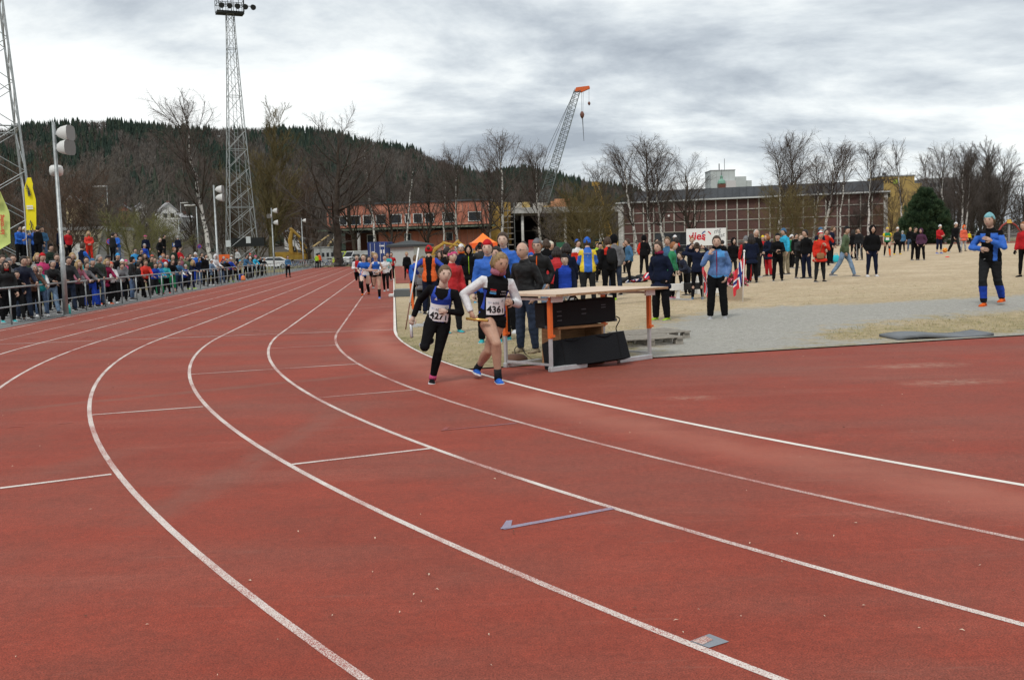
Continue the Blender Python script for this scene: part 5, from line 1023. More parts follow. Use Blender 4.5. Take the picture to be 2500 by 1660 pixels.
# upper loudspeaker: on the wooden stand behind the front legs
def slab(name, label, cat, bl, br, tl, depth, mats, dist_l, dist_r, extra=None, tilt=0.):
    a, b_ = at(*bl, dist_l), at(*br, dist_r); h = htop(*tl, dist_l)-a[2]; d = b_-a; L = math.hypot(d[0], d[1]); e = ob(name, None, None, tuple(a), (tilt, math.atan2(-d[2], L)*1., math.atan2(d[1], d[0])), label, cat); return e, L, h
dT = float(FLn[1])
e, L, h = slab('loudspeaker', 'upright black column loudspeaker box lying across a wooden stand under the table', 'loudspeaker', (1331, 803), (1505, 784), (1326, 742), .3, None, dT+.35, dT+.95)
mb = MB(); mb.box(0, L, 0, .26, 0, h, 0, .012); bd = mb.build('cabinet', BLK, e); mb = MB(); mb.box(.02, L-.02, -.012, -.002, .015, h-.015); mb.build('grille', GRL, bd)
for i, (fx, fz) in enumerate(((.16, .62), (.16, .44), (.16, .26), (.5, .62), (.5, .44), (.78, .72), (.78, .62))): mb = MB(); mb.box(L*fx, L*fx+.075, -.02, -.013, h*fz, h*fz+.012); mb.build('slot', mat('slot_grey', (.09, .09, .10), .5), bd)
mb = MB(); mb.tube([(L*.40, .13, h-.005), (L*.43, .13, h+.05), (L*.5, .13, h+.055), (L*.54, .13, h-.005)], .014, 6); mb.build('handle', DARK, e)
for x in (0.0, L-.04): mb = MB(); mb.box(x, x+.04, -.016, .01, 0.002, .04); mb.build('corner_cap', GREYM, e)
e2, L2, h2 = slab('loudspeaker', 'black cloth-covered monitor loudspeaker leaning on the hurdle feet under the table', 'loudspeaker', (1345, 900), (1540, 872), (1338, 833), .3, None, dT+.12, dT+.55, tilt=R_(-14))
mb = MB(); mb.prism([(0, 0), (L2, 0), (L2-.03, h2*1.02), (.02, h2*1.0)], 0, .22); bd = mb.build('cabinet', mat('speaker_cloth', (.014, .015, .017), .95, .1, bump=.6, bscale=50), e2); 
for x in (.32, .72): mb = MB(); mb.tube([(L2*x-.12, -.003, h2*.98), (L2*x, -.012, h2*.9), (L2*x+.12, -.003, h2*.98)], .012, 6); mb.build('cloth_fold', MATS['speaker_cloth'], bd)
for x in (.18, .88): mb = MB(); mb.box(L2*x, L2*x+.012, -.006, -.001, .02, h2*.95); mb.build('seam', DARK, bd)
e3 = at(1365, 838, dT+.42); e4 = at(1474, 826, dT+.85); d = e4-e3; L3 = math.hypot(d[0], d[1]); WS = mat('stand_wood', (.36, .19, .09), .8, .2, var=.3, vscale=5, stretch=(1, 1, 8)); zf = float(gz(e3[0], e3[1])); hS = htop(1420, 795, dT+.6)-zf
st = ob('wooden_stand', None, None, (e3[0], e3[1], zf), (0, 0, math.atan2(d[1], d[0])), 'low open wooden stand carrying the upper loudspeaker', 'stand')
for nm, b_ in (('side_board', (0, .035, .0, .42, 0, hS-.035)), ('side_board', (L3-.035, L3, .0, .42, 0, hS-.035)), ('top_board', (-.015, L3+.015, -.01, .43, hS-.034, hS)), ('back_board', (.036, L3-.036, .39, .41, .02, hS-.04))): mb = MB(); mb.box(*b_, 0, .003); mb.build(nm, WS, st)
def cable(pts, r_, m, label, cat='cable', name='cable'):
    P = [np.array(p, float) for p in pts]; Q = []
    for i in range(len(P)-1):
        p0, p1, p2, p3 = P[max(i-1, 0)], P[i], P[i+1], P[min(i+2, len(P)-1)]
        for t in np.linspace(0, 1, 8)[:-1]: Q.append(.5*((2*p1)+(-p0+p2)*t+(2*p0-5*p1+4*p2-p3)*t*t+(-p0+3*p1-3*p2+p3)*t**3))
    Q.append(P[-1]); mb = MB(); o_ = Q[0]; mb.tube([q-o_ for q in Q], r_, 6); return mb.build(name, m, None, True, loc=tuple(o_), label=label, cat=cat)
cable([at(1504, 772, dT+1.0), at(1513, 780, dT+1.0), at(1504, 800, dT+1.0), at(1508, 812, dT+.95), at(1515, 817, dT+.9)], .008, DARK, 'black cable hanging from the right end of the upper loudspeaker')
cable([g3(1262, 876)+[0, 0, .02], g3(1257, 868)+[0, 0, .10], g3(1270, 862)+[0, 0, .12], g3(1284, 868)+[0, 0, .02], g3(1300, 878)+[0, 0, .01], g3(1320, 882)+[0, 0, .01]], .007, DARK, 'thin black cable lying in loops in the grass behind the table')
# pallets
def pallet(px, py, rot, label, z=0., group=None):
    p = g3(px, py); e = ob('pallet', None, None, (p[0], p[1], p[2]+z), (0, 0, rot), label, 'pallet', group); WPl = mat('grey_pallet_wood', (.27, .245, .21), .9, .1, var=.35, vscale=6, stretch=(1, 6, 1))
    for i in range(6): mb = MB(); y = -.38+i*.152; mb.box(-.6, .6, y-.05, y+.05, .122, .142, 0, .002); mb.build('deck_board', WPl, e)
    for i in range(3):
        y = (-.36, 0, .36)[i]; mb = MB(); mb.box(-.6, .6, y-.05, y+.05, 0, .02); mb.build('bottom_board', WPl, e)
        for x in (-.52, 0, .52): mb = MB(); mb.box(x-.07, x+.07, y-.05, y+.05, .0205, .1, 0, .002); mb.build('block', WPl, e)
    for x in (-.52, 0, .52): mb = MB(); mb.box(x-.05, x+.05, -.43, .43, .1005, .1215); mb.build('stringer_board', WPl, e)
pallet(1562, 842, .35, 'weathered grey pallet lying on the gravel, lower of two', 0); pallet(1583, 828, .42, 'weathered grey pallet lying behind another pallet on the gravel', 0)
p = g3(2285, 823); MT = mat('mat_grey', (.13, .14, .15), .6, .3, var=.15, vscale=4); mb = MB(); nn = 14
V = []; 
for i in range(nn):
    for j in range(6): x = -.85+1.7*i/(nn-1); y = -.3+.6*j/5; V.append((x, y, .05+.03*math.sin(i*.5)+.015*j/5)); 
V2 = [(x, y, max(.004, z-.045)) for x, y, z in V]; F = []
for i in range(nn-1):
    for j in range(5): F.append((i*6+j, (i+1)*6+j, (i+1)*6+j+1, i*6+j+1)); F.append((nn*6+i*6+j, nn*6+i*6+j+1, nn*6+(i+1)*6+j+1, nn*6+(i+1)*6+j))
for i in range(nn-1): a, b_ = i*6, (i+1)*6; F.append((a, nn*6+a, nn*6+b_, b_)); F.append((a+5, b_+5, nn*6+b_+5, nn*6+a+5))
F += [(j, j+1, nn*6+j+1, nn*6+j) for j in range(5)]+[((nn-1)*6+j+1, (nn-1)*6+j, nn*6+(nn-1)*6+j, nn*6+(nn-1)*6+j+1) for j in range(5)]
mb.add(V, []) ; mb = MB(); mb.add(V+V2, F); mb.build('rubber_mat', MT, None, True, loc=(p[0], p[1], p[2]), rot=(0, 0, .16), label='grey rubber mat lying on the grass at the edge of the red area', cat='mat')
# steeple barrier
def barrier():
    a = at(1638, 693, 28.5); b_ = at(1797, 681, 29.5); z = float(gz(a[0], a[1])); e = ob('steeplechase_barrier', None, None, (a[0], a[1], z), (0, 0, math.atan2(b_[1]-a[1], b_[0]-a[0])), 'black and white steeplechase barrier beam on the infield behind two people', 'barrier'); L = math.hypot(b_[0]-a[0], b_[1]-a[1]); zb, zt = htop(1660, 708, 28.7)-z, htop(1660, 692, 28.7)-z
    cut = [0, .17, .70, 1.]; 
    for i in range(3): mb = MB(); mb.box(cut[i]*L+.001, cut[i+1]*L-.001, -.065, .065, zb, zt, 0, .004); mb.build('beam_section', WBAR if i % 2 == 0 else mat('beam_black', (.014, .014, .015), .6), e)
    for x in (.1, .9): 
        mb = MB(); mb.bar((x*L, 0, 0), (x*L, 0, zb), .08, .08); mb.build('leg', WBAR, e); mb = MB(); mb.box(x*L-.06, x*L+.06, -.6, .6, .0, .06); mb.build('foot', ALU, e)
    mb = MB(); mb.box(-1.7, -.1, .1, .28, zb+.06, zb+.11); mb.build('plank', mat('bare_plank', (.45, .36, .24), .9, var=.2, vscale=4), e)
barrier()
def podium(px, py, w_, h, d_, label):
    p = g3(px, py); mb = MB(); mb.box(-w_/2, w_/2, -d_/2, d_/2, 0, h, 0, .01); e = ob('podium_step', None, None, tuple(p), (0, 0, .12), label, 'podium'); mb.build('box', mat('podium_white', (.66, .65, .62), .6, var=.08, vscale=4), e); mb = MB(); mb.box(-w_/2+.02, w_/2-.02, -d_/2+.02, d_/2-.02, h+.002, h+.02); mb.build('top_mat', mat('podium_top', (.6, .58, .55), .8), e)
podium(1726, 717, .75, .52, .5, 'tall white winners podium step behind the steeplechase barrier'); podium(1686, 712, .5, .3, .5, 'low white podium step left of the tall podium step')
# flower pot
def pot():
    p = g3(1794, 733); e = ob('flower_pot', None, None, tuple(p), label='pale round plastic planter with pink and red flowers beside the Norwegian flag', cat='flower pot'); h = .36
    mb = MB(); mb.tube([(0, 0, 0), (0, 0, h), (0, 0, h+.001), (0, 0, h+.05)], [.19, .245, .27, .27], 18, ref=(1, 0, 0)); mb.build('planter', mat('planter_pink', (.78, .70, .63), .6), e, True)
    r = np.random.default_rng(8); V = []; fm = []; n = 700; P_ = r.normal(0, 1, (n, 3)); P_ /= np.linalg.norm(P_, axis=1, keepdims=True); P_ *= (r.random((n, 1))**.4)*np.array([.36, .34, .30]); P_[:, 2] = np.abs(P_[:, 2])*1.2+h+.03
    s = r.normal(0, 1, (n, 3)); s /= np.linalg.norm(s, axis=1, keepdims=True); t_ = np.cross(s, r.normal(0, 1, (n, 3))); t_ /= np.linalg.norm(t_, axis=1, keepdims=True); w_ = r.uniform(.015, .04, (n, 1)); V = np.stack([P_-s*w_-t_*w_, P_+s*w_-t_*w_*.6, P_+s*w_*.7+t_*w_, P_-s*w_+t_*w_*.8], 1).reshape(-1, 3)
    mi = r.choice(4, n, p=[.35, .25, .22, .18]); F = np.arange(4*n).reshape(-1, 4)
    for nm, ids, ms_ in (('foliage', (0,), [mat('pot_leaf', (.06, .09, .03), .7)]), ('blossoms', (1, 2, 3), [mat('pink_petal', (.55, .08, .16), .7), mat('red_petal', (.42, .03, .05), .7), mat('rose_petal', (.6, .25, .3), .7)])):
        k = np.isin(mi, ids); Fk = F[k]; idx = Fk.reshape(-1); ob(nm, me_np(nm, V[idx], np.arange(len(idx)).reshape(-1, 4), ms_, mi[k]-ids[0]), e)
pot()
# flags
FR = mat('flag_red', (.62, .025, .04), .8, sheen=.2); FW = mat('flag_white', (.75, .75, .74), .8); FB = mat('flag_blue', (.02, .04, .20), .8)
def norway_cloth(W, H, fold, name, parent, loc=(0, 0, 0), rot=(0, 0, 0), seed=1, nu=44, nv=32):
    """limp hanging flag: the cross in its woven colours"""
    V = []; fm = []
    for i in range(nu+1):
        for j in range(nv+1): u, v = i/nu, j/nv; V.append(fold(u, v, W, H))
    F = []
    for i in range(nu):
        for j in range(nv):
            F.append((i*(nv+1)+j, (i+1)*(nv+1)+j, (i+1)*(nv+1)+j+1, i*(nv+1)+j+1)); x = (i+.5)/nu*22; y = (j+.5)/nv*16
            b_ = 7 < x < 9 or 7 < y < 9; w_ = 6 < x < 10 or 6 < y < 10; fm.append(2 if b_ else 1 if w_ else 0)
    return ob(name, me_np(name, V, F, [FR, FW, FB], fm, True), parent, loc, rot)
def flag_on_pole(pb, pt, label, W, H, dist=None, lean_to=(-1, 0)):
    b_ = g3(*pb); t = at(*pt, b_[1]); t = t; e = ob('norwegian_flag', None, None, tuple(b_), label=label, cat='flag'); top = t-b_
    mb = MB(); mb.tube([(0, 0, -.05), tuple(top)], .016, 8); mb.build('pole', mat('white_pole', (.75, .74, .72), .5), e, True); mb = MB(); bmv = unit(top); mb.tube([top, top+bmv*.03, top+bmv*.06], [.02, .032, .012], 8); mb.build('pole_cap', MATS['white_pole'], e, True)
    def fold(u, v, W, H):
        hang = u**.9; zz = top[2]-.08-H*(1-v)-.62*hang*W*.75; s = np.interp(zz, [0, top[2]], [0, 1]); x = top[0]*s+lean_to[0]*(W*.24*u+.03*math.sin(u*13+v*3)); y = top[1]*s+.06*math.sin(u*11+v*2)+lean_to[1]*W*.2*u; return (x-.01, y, max(zz, .03))
    norway_cloth(W, H, fold, 'cloth', e); return e
flag_on_pole((1813, 738), (1817, 616), 'limp Norwegian flag on white pole beside the flower pot', .95, .62)
# two furled red flags carried/standing behind the women
def furled(px, py, dist, label, h, rot):
    c = at(px, py, dist); z = float(gz(c[0], c[1])); e = ob('small_flag', None, None, (c[0], c[1], z), (0, 0, rot), label, 'flag'); mb = MB(); mb.tube([(0, 0, 0), (.02, 0, h+.75)], .009, 6); mb.build('stick', mat('thin_stick', (.35, .32, .28), .6), e)
    def fold(u, v, W, H): return (.02+.14*u*(1-.35*v)+.03*math.sin(v*6), .05*math.sin(u*9+v*3), h+.72*(v-.0)-.30*u)
    norway_cloth(.4, .5, fold, 'cloth', e, nu=24, nv=20)
furled(1716, 716, 27.2, 'furled red and white flag on a thin stick before the white podium', .30, 0.)
# pile of flag, sacks and boots on the infield
def bundle():
    p = g3(1565, 690); e = ob('flag_bundle', None, None, tuple(p), (0, 0, .1), 'heap of crumpled red Norwegian flag and black bags on the infield', 'bundle')
    def fold(u, v, W, H): return (-.55+1.1*u+.12*math.sin(v*7), .35*(v-.5)+.1*math.sin(u*9), .07+.42*(u**1.6)*(.6+.4*math.sin(v*5+u*4))+.05*math.sin(u*17+v*9))
    norway_cloth(1.2, .8, fold, 'flag_cloth', e)
    for i, (x, y, s) in enumerate(((-.35, .35, .22), (.1, .4, .25), (-.75, .2, .18))):
        mb = MB(); bm = bmesh.new(); bmesh.ops.create_icosphere(bm, subdivisions=2, radius=s); V = [(v.co.x*1.3*(1+.1*math.sin(v.index*3)), v.co.y, max(v.co.z*.75, -s*.6)+s*.6) for v in bm.verts]; F = [[v.index for v in f_.verts] for f_ in bm.faces]; bm.free(); mb.add(V, F); mb.build('bag', mat('bag_black', (.02, .02, .022), .7), e, True, loc=(x, y, 0))
bundle()
# banner
def banner():
    d = 62; a, b_ = at(1676, 600, d), at(1773, 597, d); z = float(gz(a[0], a[1])); e = ob('white_banner', None, None, (a[0], a[1], z), (0, 0, math.atan2(b_[1]-a[1], b_[0]-a[0])), 'white advertising banner with red lettering and a red and blue ring', 'banner'); L = math.hypot(b_[0]-a[0], b_[1]-a[1]); zb, zt = htop(1720, 600, d)-z, htop(1720, 558, d)-z
    mb = MB(); mb.box(0, L, 0, .04, zb, zt, 0, .01); mb.build('panel', mat('banner_white', (.66, .67, .66), .6), e)
    for x in (.05, L-.05): mb = MB(); mb.tube([(x, .06, 0), (x, .06, zt)], .03, 6); mb.build('post', GALV, e)
    RL = mat('banner_red', (.50, .015, .03), .6); BL_ = mat('banner_blue', (.03, .07, .22), .6); zc_ = zb+(zt-zb)*.55
    ob('lettering', text_mesh('v', .5, RL, .015, 0, .15), e, (L*.10, -.005, zc_), (R_(90), 0, 0)); ob('lettering', text_mesh('jies', .66, RL, .018, 0, .12), e, (L*.30, -.005, zc_), (R_(90), 0, 0))
    for a0, a1, m_ in ((1.75, 2.75, BL_), (.25, 1.15, RL), (3.5, 4.45, RL)):
        r0, r1 = .24, .31; V = []; n = 10
        for i in range(n): th = a0+(a1-a0)*i/(n-1); V += [(L*.5+r0*math.cos(th), -.006, zc_+.02+r0*math.sin(th)), (L*.5+r1*math.cos(th), -.006, zc_+.02+r1*math.sin(th))]
        ob('ring_segment', me_np('ring_segment', V, [(2*i, 2*i+1, 2*i+3, 2*i+2) for i in range(n-1)], [m_]), e)
    GL = mat('banner_grey', (.16, .17, .18), .7); ob('handwriting', text_mesh('mg', .36, GL, 0, 0, .3), e, (L*.77, -.006, zc_+.30), (R_(90), R_(-18), 0)); ob('handwriting', text_mesh('dat', .36, GL, 0, 0, .3), e, (L*.86, -.006, zc_+.02), (R_(90), R_(-12), 0))
banner()
# lone hurdle left of runner, with a white bar leaning on it
def hurdle():
    p = g3(1012, 800); e = ob('hurdle_stand', None, None, tuple(p), (0, 0, .0), 'orange hurdle upright on an aluminium foot behind the runner in blue', 'hurdle'); top = htop(1003, 692, p[1])-p[2]
    mb = MB(); mb.bar((0, 0, .03), (-.02, 0, top*.5), .035, .045); mb.build('lower_leg', ALU, e); mb = MB(); mb.bar((-.01, 0, top*.42), (-.05, 0, top), .05, .06); mb.build('leg', HURO, e)
    mb = MB(); mb.box(-.04, .55, -.035, .035, 0, .06, 0, .006); mb.build('foot', ALU, e); mb = MB(); mb.box(.0, .4, .35, .41, 0, .06, 0, .006); mb.build('foot', ALU, e); mb = MB(); mb.bar((.2, .0, .09), (.2, .38, .09), .03, .03); mb.build('brace', ALU, e)
hurdle()
a, b_ = g3(990, 806), at(1022, 606, g3(1012, 800)[1]+.05); mb = MB(); d_ = b_-a; mb.tube([(0, 0, 0), tuple(d_*.33)], .013, 8, 1); mb.tube([tuple(d_*.331), tuple(d_)], .017, 8, 0); mb.build('leaning_pole', [mat('white_pole', (.75, .74, .72), .5), mat('brown_tip', (.16, .07, .05), .7)], None, True, loc=tuple(a), label='long white pole with dark red lower end leaning on the orange hurdle', cat='pole')
# small props
def ball(px, py, r_, m, label, cat, name):
    p = g3(px, py); bm = bmesh.new(); bmesh.ops.create_icosphere(bm, subdivisions=3, radius=r_); me = bpy.data.meshes.new(name)
    for i, f_ in enumerate(bm.faces): f_.smooth = True; f_.material_index = (0 if math.sin(f_.calc_center_median().x*40)*math.sin(f_.calc_center_median().z*40) > -.1 else 1)
    bm.to_mesh(me); bm.free()
    for q in m: me.materials.append(q)
    ob(name, me, None, (p[0], p[1], p[2]+r_), label=label, cat=cat)
ball(2307, 617, .16, [mat('ball_yellow', (.72, .42, .03), .4), mat('ball_red', (.6, .06, .03), .4)], 'yellow and red football beside the player in red', 'ball', 'football')
for i, (px, py, lab) in enumerate(((2313, 629, 'small red marker disc lying on the dry pitch'),)):
    p = g3(px, py); mb = MB(); mb.tube([(0, 0, 0), (0, 0, .05), (0, 0, .07)], [.14, .09, .06], 12, ref=(1, 0, 0)); mb.build('marker_disc', mat('marker_red', (.65, .06, .04), .5), None, True, loc=tuple(p), label=lab, cat='marker')
def bag(px, py, sx, sy, sz, m, label, name='bag', handle=True, yaw=0.):
    p = g3(px, py); e = ob(name, None, None, tuple(p), (0, 0, yaw), label, 'bag'); mb = MB(); V = []; n = 12
    for k_, (zq, sc) in enumerate(((0, .9), (.25, 1.0), (.6, .95), (.9, .72), (1., .45))):
        for q in range(n): th = 2*math.pi*q/n; c_, s_ = math.cos(th), math.sin(th); V.append((sx/2*sc*np.sign(c_)*abs(c_)**.55*(1+.05*math.sin(q*2+k_)), sy/2*sc*np.sign(s_)*abs(s_)**.55, sz*zq))
    F = [tuple(range(n-1, -1, -1)), tuple(range(4*n, 5*n))]+[(i*n+q, i*n+(q+1) % n, (i+1)*n+(q+1) % n, (i+1)*n+q) for i in range(4) for q in range(n)]; mb.add(V, F); mb.build('body', m, e, True)
    if handle: mb = MB(); mb.tube([(-sx*.22, 0, sz*.95), (-sx*.15, 0, sz*1.2), (sx*.15, 0, sz*1.2), (sx*.22, 0, sz*.95)], .015, 6); mb.build('handle', m, e)
TEAL = mat('bag_teal', (.02, .42, .50), .6); bag(2041, 641, .42, .2, .42, TEAL, 'turquoise carrier bag standing on the pitch beside the person in green'); bag(2024, 642, .5, .3, .2, mat('bag_navy', (.03, .04, .08), .7), 'dark navy bag lying beside the turquoise carrier bag', handle=False)
bag(1930, 645, .6, .4, .55, mat('bag_black', (.02, .02, .022), .7), 'black holdall standing behind the person in short black jacket'); bag(2073, 632, .55, .3, .18, MATS['bag_black'], 'flat black bag lying behind the person in green', handle=False); bag(1522, 690, .36, .3, .22, MATS['bag_black'], 'black bag behind the person in the steel-blue jacket', handle=False)
bag(1260, 884, .34, .3, .12, mat('bag_brown', (.12, .06, .04), .8), 'brown weight bag lying in the grass behind the table leg', handle=False)
bag(588, 684, .5, .35, .42, mat('bag_blue', (.03, .07, .35), .7), 'blue rucksack leaning at the railing', handle=False); bag(594, 685, .3, .3, .35, mat('bag_orange', (.75, .22, .08), .7), 'orange bag beside the blue rucksack at the railing', handle=False); bag(608, 679, .5, .3, .3, MATS['bag_black'], 'black sports bag at the railing below the person in grey', handle=False)
p = g3(170, 767); mb = MB(); mb.tube([(0, 0, 0), (0, 0, .2), (0, 0, .24), (0, 0, .245), (0, 0, .3)], [.045, .045, .03, .024, .022], 12, ref=(1, 0, 0)); e = ob('water_bottle', None, None, tuple(p), label='turquoise water bottle standing at the foot of the lamp post', cat='bottle'); mb.build('body', mat('bottle_teal', (.06, .45, .42), .3), e, True); mb = MB(); mb.tube([(0, 0, .3), (0, 0, .33)], .02, 8); mb.build('cap', WHITEP, e)
p = at(1000, 676, 62); mb = MB(); e = ob('red_bucket', None, None, (p[0], p[1], float(gz(p[0], p[1]))+.35), label='small red bucket held low by the blond person in black', cat='bucket'); mb.tube([(0, 0, 0), (0, 0, .32)], [.16, .22], 12, ref=(1, 0, 0)); mb.build('pail', mat('bucket_red', (.6, .03, .03), .5), e, True); mb = MB(); mb.tube([(-.2, 0, .32), (0, 0, .5), (.2, 0, .32)], .01, 5); mb.build('handle', GALV, e)
p = at(993, 712, 38); z = float(gz(p[0], p[1])); e = ob('sand_tray', None, None, (p[0], p[1], z), label='grey plastic tray lying at the edge of the track beyond the hurdle', cat='tray'); mb = MB(); mb.box(-.45, .45, -.3, .3, 0, .28, 0, .02); mb.build('body', mat('tray_grey', (.10, .11, .11), .6), e); mb = MB(); mb.box(-.4, .4, -.25, .25, .283, .3); mb.build('lid', mat('tray_lid', (.22, .23, .23), .6), e)
p = at(968, 712, 38.5); mb = MB(); mb.box(-.28, .28, -.2, .2, 0, .1, 0, .01); mb.build('white_box', WHITEP, None, loc=(p[0], p[1], float(gz(p[0], p[1]))), label='flat white box beside the grey tray at the edge of the track', cat='box')
# low wall and bench at the spectators' terrace
mb = MB(); A_, B_ = uv2xy(-16.2, 6), uv2xy(-16.2, 58); mb.bar((0, 0, .0), (B_[0]-A_[0], B_[1]-A_[1], 0), .25, .5); o_ = mb.build('terrace_wall', CONC, None, loc=(A_[0], A_[1], 1.5), label='low concrete terrace wall behind the spectators', cat='wall')
# red and grey site hoarding behind the crowd
for px0, px1, y0_, lab, m in ((1290, 1318, 586, 'red site hoarding panel behind the crowd', mat('hoarding_red', (.38, .03, .03), .7)), (1319, 1345, 588, 'grey site hoarding panel right of the red one', mat('hoarding_grey', (.30, .33, .34), .7)), (1358, 1380, 592, 'dark green site hoarding panel before the steel structure', mat('hoarding_green', (.02, .09, .05), .7)), (530, 560, 622, 'orange-red barrier panel behind the spectators left of the mast', mat('hoarding_orange', (.65, .12, .03), .7))):
    dd = 118; a, b_ = at(px0, y0_, dd), at(px1, y0_, dd); z = float(gz(a[0], a[1])); e = ob('site_hoarding', None, None, (a[0], a[1], z), label=lab, cat='hoarding'); mb = MB(); mb.box(0, b_[0]-a[0], 0, .08, .1, a[2]-z); mb.build('panel', m, e)
    for x in (.05, b_[0]-a[0]-.05): mb = MB(); mb.box(x-.04, x+.04, .09, .17, 0, a[2]-z); mb.build('post', GALV, e)
# red playground frame far right
p = at(2463, 580, 118); z = float(gz(p[0], p[1])); e = ob('play_frame', None, None, (p[0], p[1], z), label='red and yellow playground frame beyond the back straight', cat='play frame'); h = htop(2463, 537, 118)-z
for s in (-1, 1): mb = MB(); mb.tube([(s*1.5, 0, h*.35), (s*.8, 0, h*.75), (0, 0, h*.95)], .1, 8); mb.build('arch', mat('play_red', (.28, .05, .04), .6), e)
mb = MB(); mb.tube([(0, 0, 0), (0, 0, h*.8)], .14, 8); mb.build('post', GALV, e); mb = MB(); mb.tube([(0, 0, h*.85), (0, 0, h*1.02)], [.35, .2], 10, ref=(1, 0, 0)); mb.build('cap', mat('play_yellow', (.5, .3, .05), .6), e)
# ================================================================== people
COLS = dict(black=(.007, .007, .008), charcoal=(.019, .02, .022), navy=(.009, .013, .032), grey=(.17, .17, .18), lightgrey=(.38, .38, .39), white=(.72, .72, .73), red=(.48, .02, .025), brightred=(.62, .035, .02), orange=(.72, .12, .02), salmon=(.75, .14, .08),
    blue=(.03, .13, .52), royal=(.02, .06, .40), skyblue=(.05, .30, .62), cyan=(.04, .40, .62), teal=(.03, .30, .33), steel=(.06, .15, .27), denim=(.08, .12, .20), lightdenim=(.17, .25, .36), darkjeans=(.025, .035, .06), green=(.02, .22, .09), olive=(.075, .11, .055), darkgreen=(.02, .035, .025), lime=(.35, .55, .04), yellow=(.75, .55, .03), brown=(.09, .045, .028), tan=(.30, .24, .16), khaki=(.25, .21, .14),
    pink=(.62, .09, .22), rose=(.38, .14, .19), magenta=(.26, .02, .07), purple=(.07, .025, .09), plum=(.085, .035, .07), fuchsia=(.5, .03, .14), cream=(.6, .55, .45), turquoise=(.05, .42, .45), blond=(.36, .24, .11), darkblond=(.12, .075, .038), straw=(.25, .165, .075), brownhair=(.05, .029, .017), darkhair=(.016, .011, .009), greyhair=(.28, .27, .26), ginger=(.26, .10, .035), whitehair=(.5, .48, .45), skin=(.47, .30, .225), pale=(.55, .39, .31), tanskin=(.42, .245, .17), lips=(.30, .10, .09), aqua=(.22, .46, .50))
def cm(c, kind='cloth'):
    """clothing / skin / hair material for a named colour"""
    key = kind+'_'+c
    if key in MATS: return MATS[key]
    col = COLS[c]
    if kind == 'cloth': return mat(key, tuple(x*.86 for x in col), .95, .12, var=.22, vscale=7, bump=.7, bscale=16)
    if kind == 'shiny': return mat(key, tuple(x*.9 for x in col), .62, .25, var=.18, vscale=7, bump=.7, bscale=14)
    if kind == 'skin':
        m = mat(key, col, .55, .35, var=.10, vscale=14); b = m.node_tree.nodes['Principled BSDF']; b.inputs['Subsurface Weight'].default_value = .0; return m
    if kind == 'hair': return mat(key, col, .6, .35, var=.4, vscale=30, bump=.6, bscale=60, stretch=(1, 1, .2))
    if kind == 'denim': return mat(key, col, .95, .1, var=.45, vscale=7, bump=.3, bscale=25)
    return mat(key, col, .5, .4)
REM = None; TSC = None
def remesh(V, F, voxel, smooth=2):
    """one continuous skin over overlapping limbs"""
    global REM, TSC
    me = me_np('tmp', V, F)
    if REM is None:
        TSC = bpy.data.scenes.new('workbench'); REM = bpy.data.objects.new('tmp', me); TSC.collection.objects.link(REM); m_ = REM.modifiers.new('r', 'REMESH'); m_.mode = 'VOXEL'; m2_ = REM.modifiers.new('s', 'SMOOTH'); m2_.factor = .5
    REM.data = me; REM.modifiers['r'].voxel_size = voxel; REM.modifiers['s'].iterations = smooth
    vl_ = TSC.view_layers[0]; vl_.update(); dg = vl_.depsgraph; ev = REM.evaluated_get(dg); m = ev.to_mesh()
    n = len(m.vertices); Vo = np.empty(n*3, np.float32); m.vertices.foreach_get('co', Vo); k = len(m.polygons); Fo = np.empty(k*4, np.int32); m.polygons.foreach_get('vertices', Fo); No = np.empty(n*3, np.float32); m.vertices.foreach_get('normal', No); ev.to_mesh_clear()
    bpy.data.meshes.remove(me) if me.users == 0 else None
    return Vo.reshape(-1, 3).astype(float), Fo.reshape(-1, 4), No.reshape(-1, 3).astype(float)
def nz3(P, f, s=0.):
    x, y, z = (P*f).T; return (np.sin(x*1.7+1.3*np.sin(y*1.1+s)+s)+np.sin(y*1.9+1.1*np.sin(z*1.3-s)+2*s)+np.sin(z*2.1+1.2*np.sin(x*.9+s)+3*s))/3
# ---- head grid
HN, HT = 22, 16
def head_dirs():
    th = np.linspace(0.02, math.pi-.02, HT); ph = np.arange(HN)*2*math.pi/HN; T, Pp = np.meshgrid(th, ph, indexing='ij'); return np.stack([np.sin(T)*np.sin(Pp), np.sin(T)*np.cos(Pp), np.cos(T)], -1).reshape(-1, 3), T.ravel(), Pp.ravel()   # ph = 0 is the face
HD, HTH, HPH = head_dirs()
HF = [(i*HN+(j+1) % HN, i*HN+j, (i+1)*HN+j, (i+1)*HN+(j+1) % HN) for i in range(HT-1) for j in range(HN)]+[tuple(range(HN)), tuple(range(HT*HN-1, (HT-1)*HN-1, -1))]
HP = np.where(HPH > math.pi, HPH-2*math.pi, HPH)
HFM = []
for f_ in HF:
    t_ = np.mean([HTH[i] for i in f_]); p_ = np.mean([HP[i] for i in f_]) if max(abs(HP[i]) for i in f_) < 2 else 3.
    HFM.append(2 if (abs(t_-1.5) < .11 and .14 < abs(p_) < .62) else 3 if (abs(t_-2.13) < .12 and abs(p_) < .3) else 0)
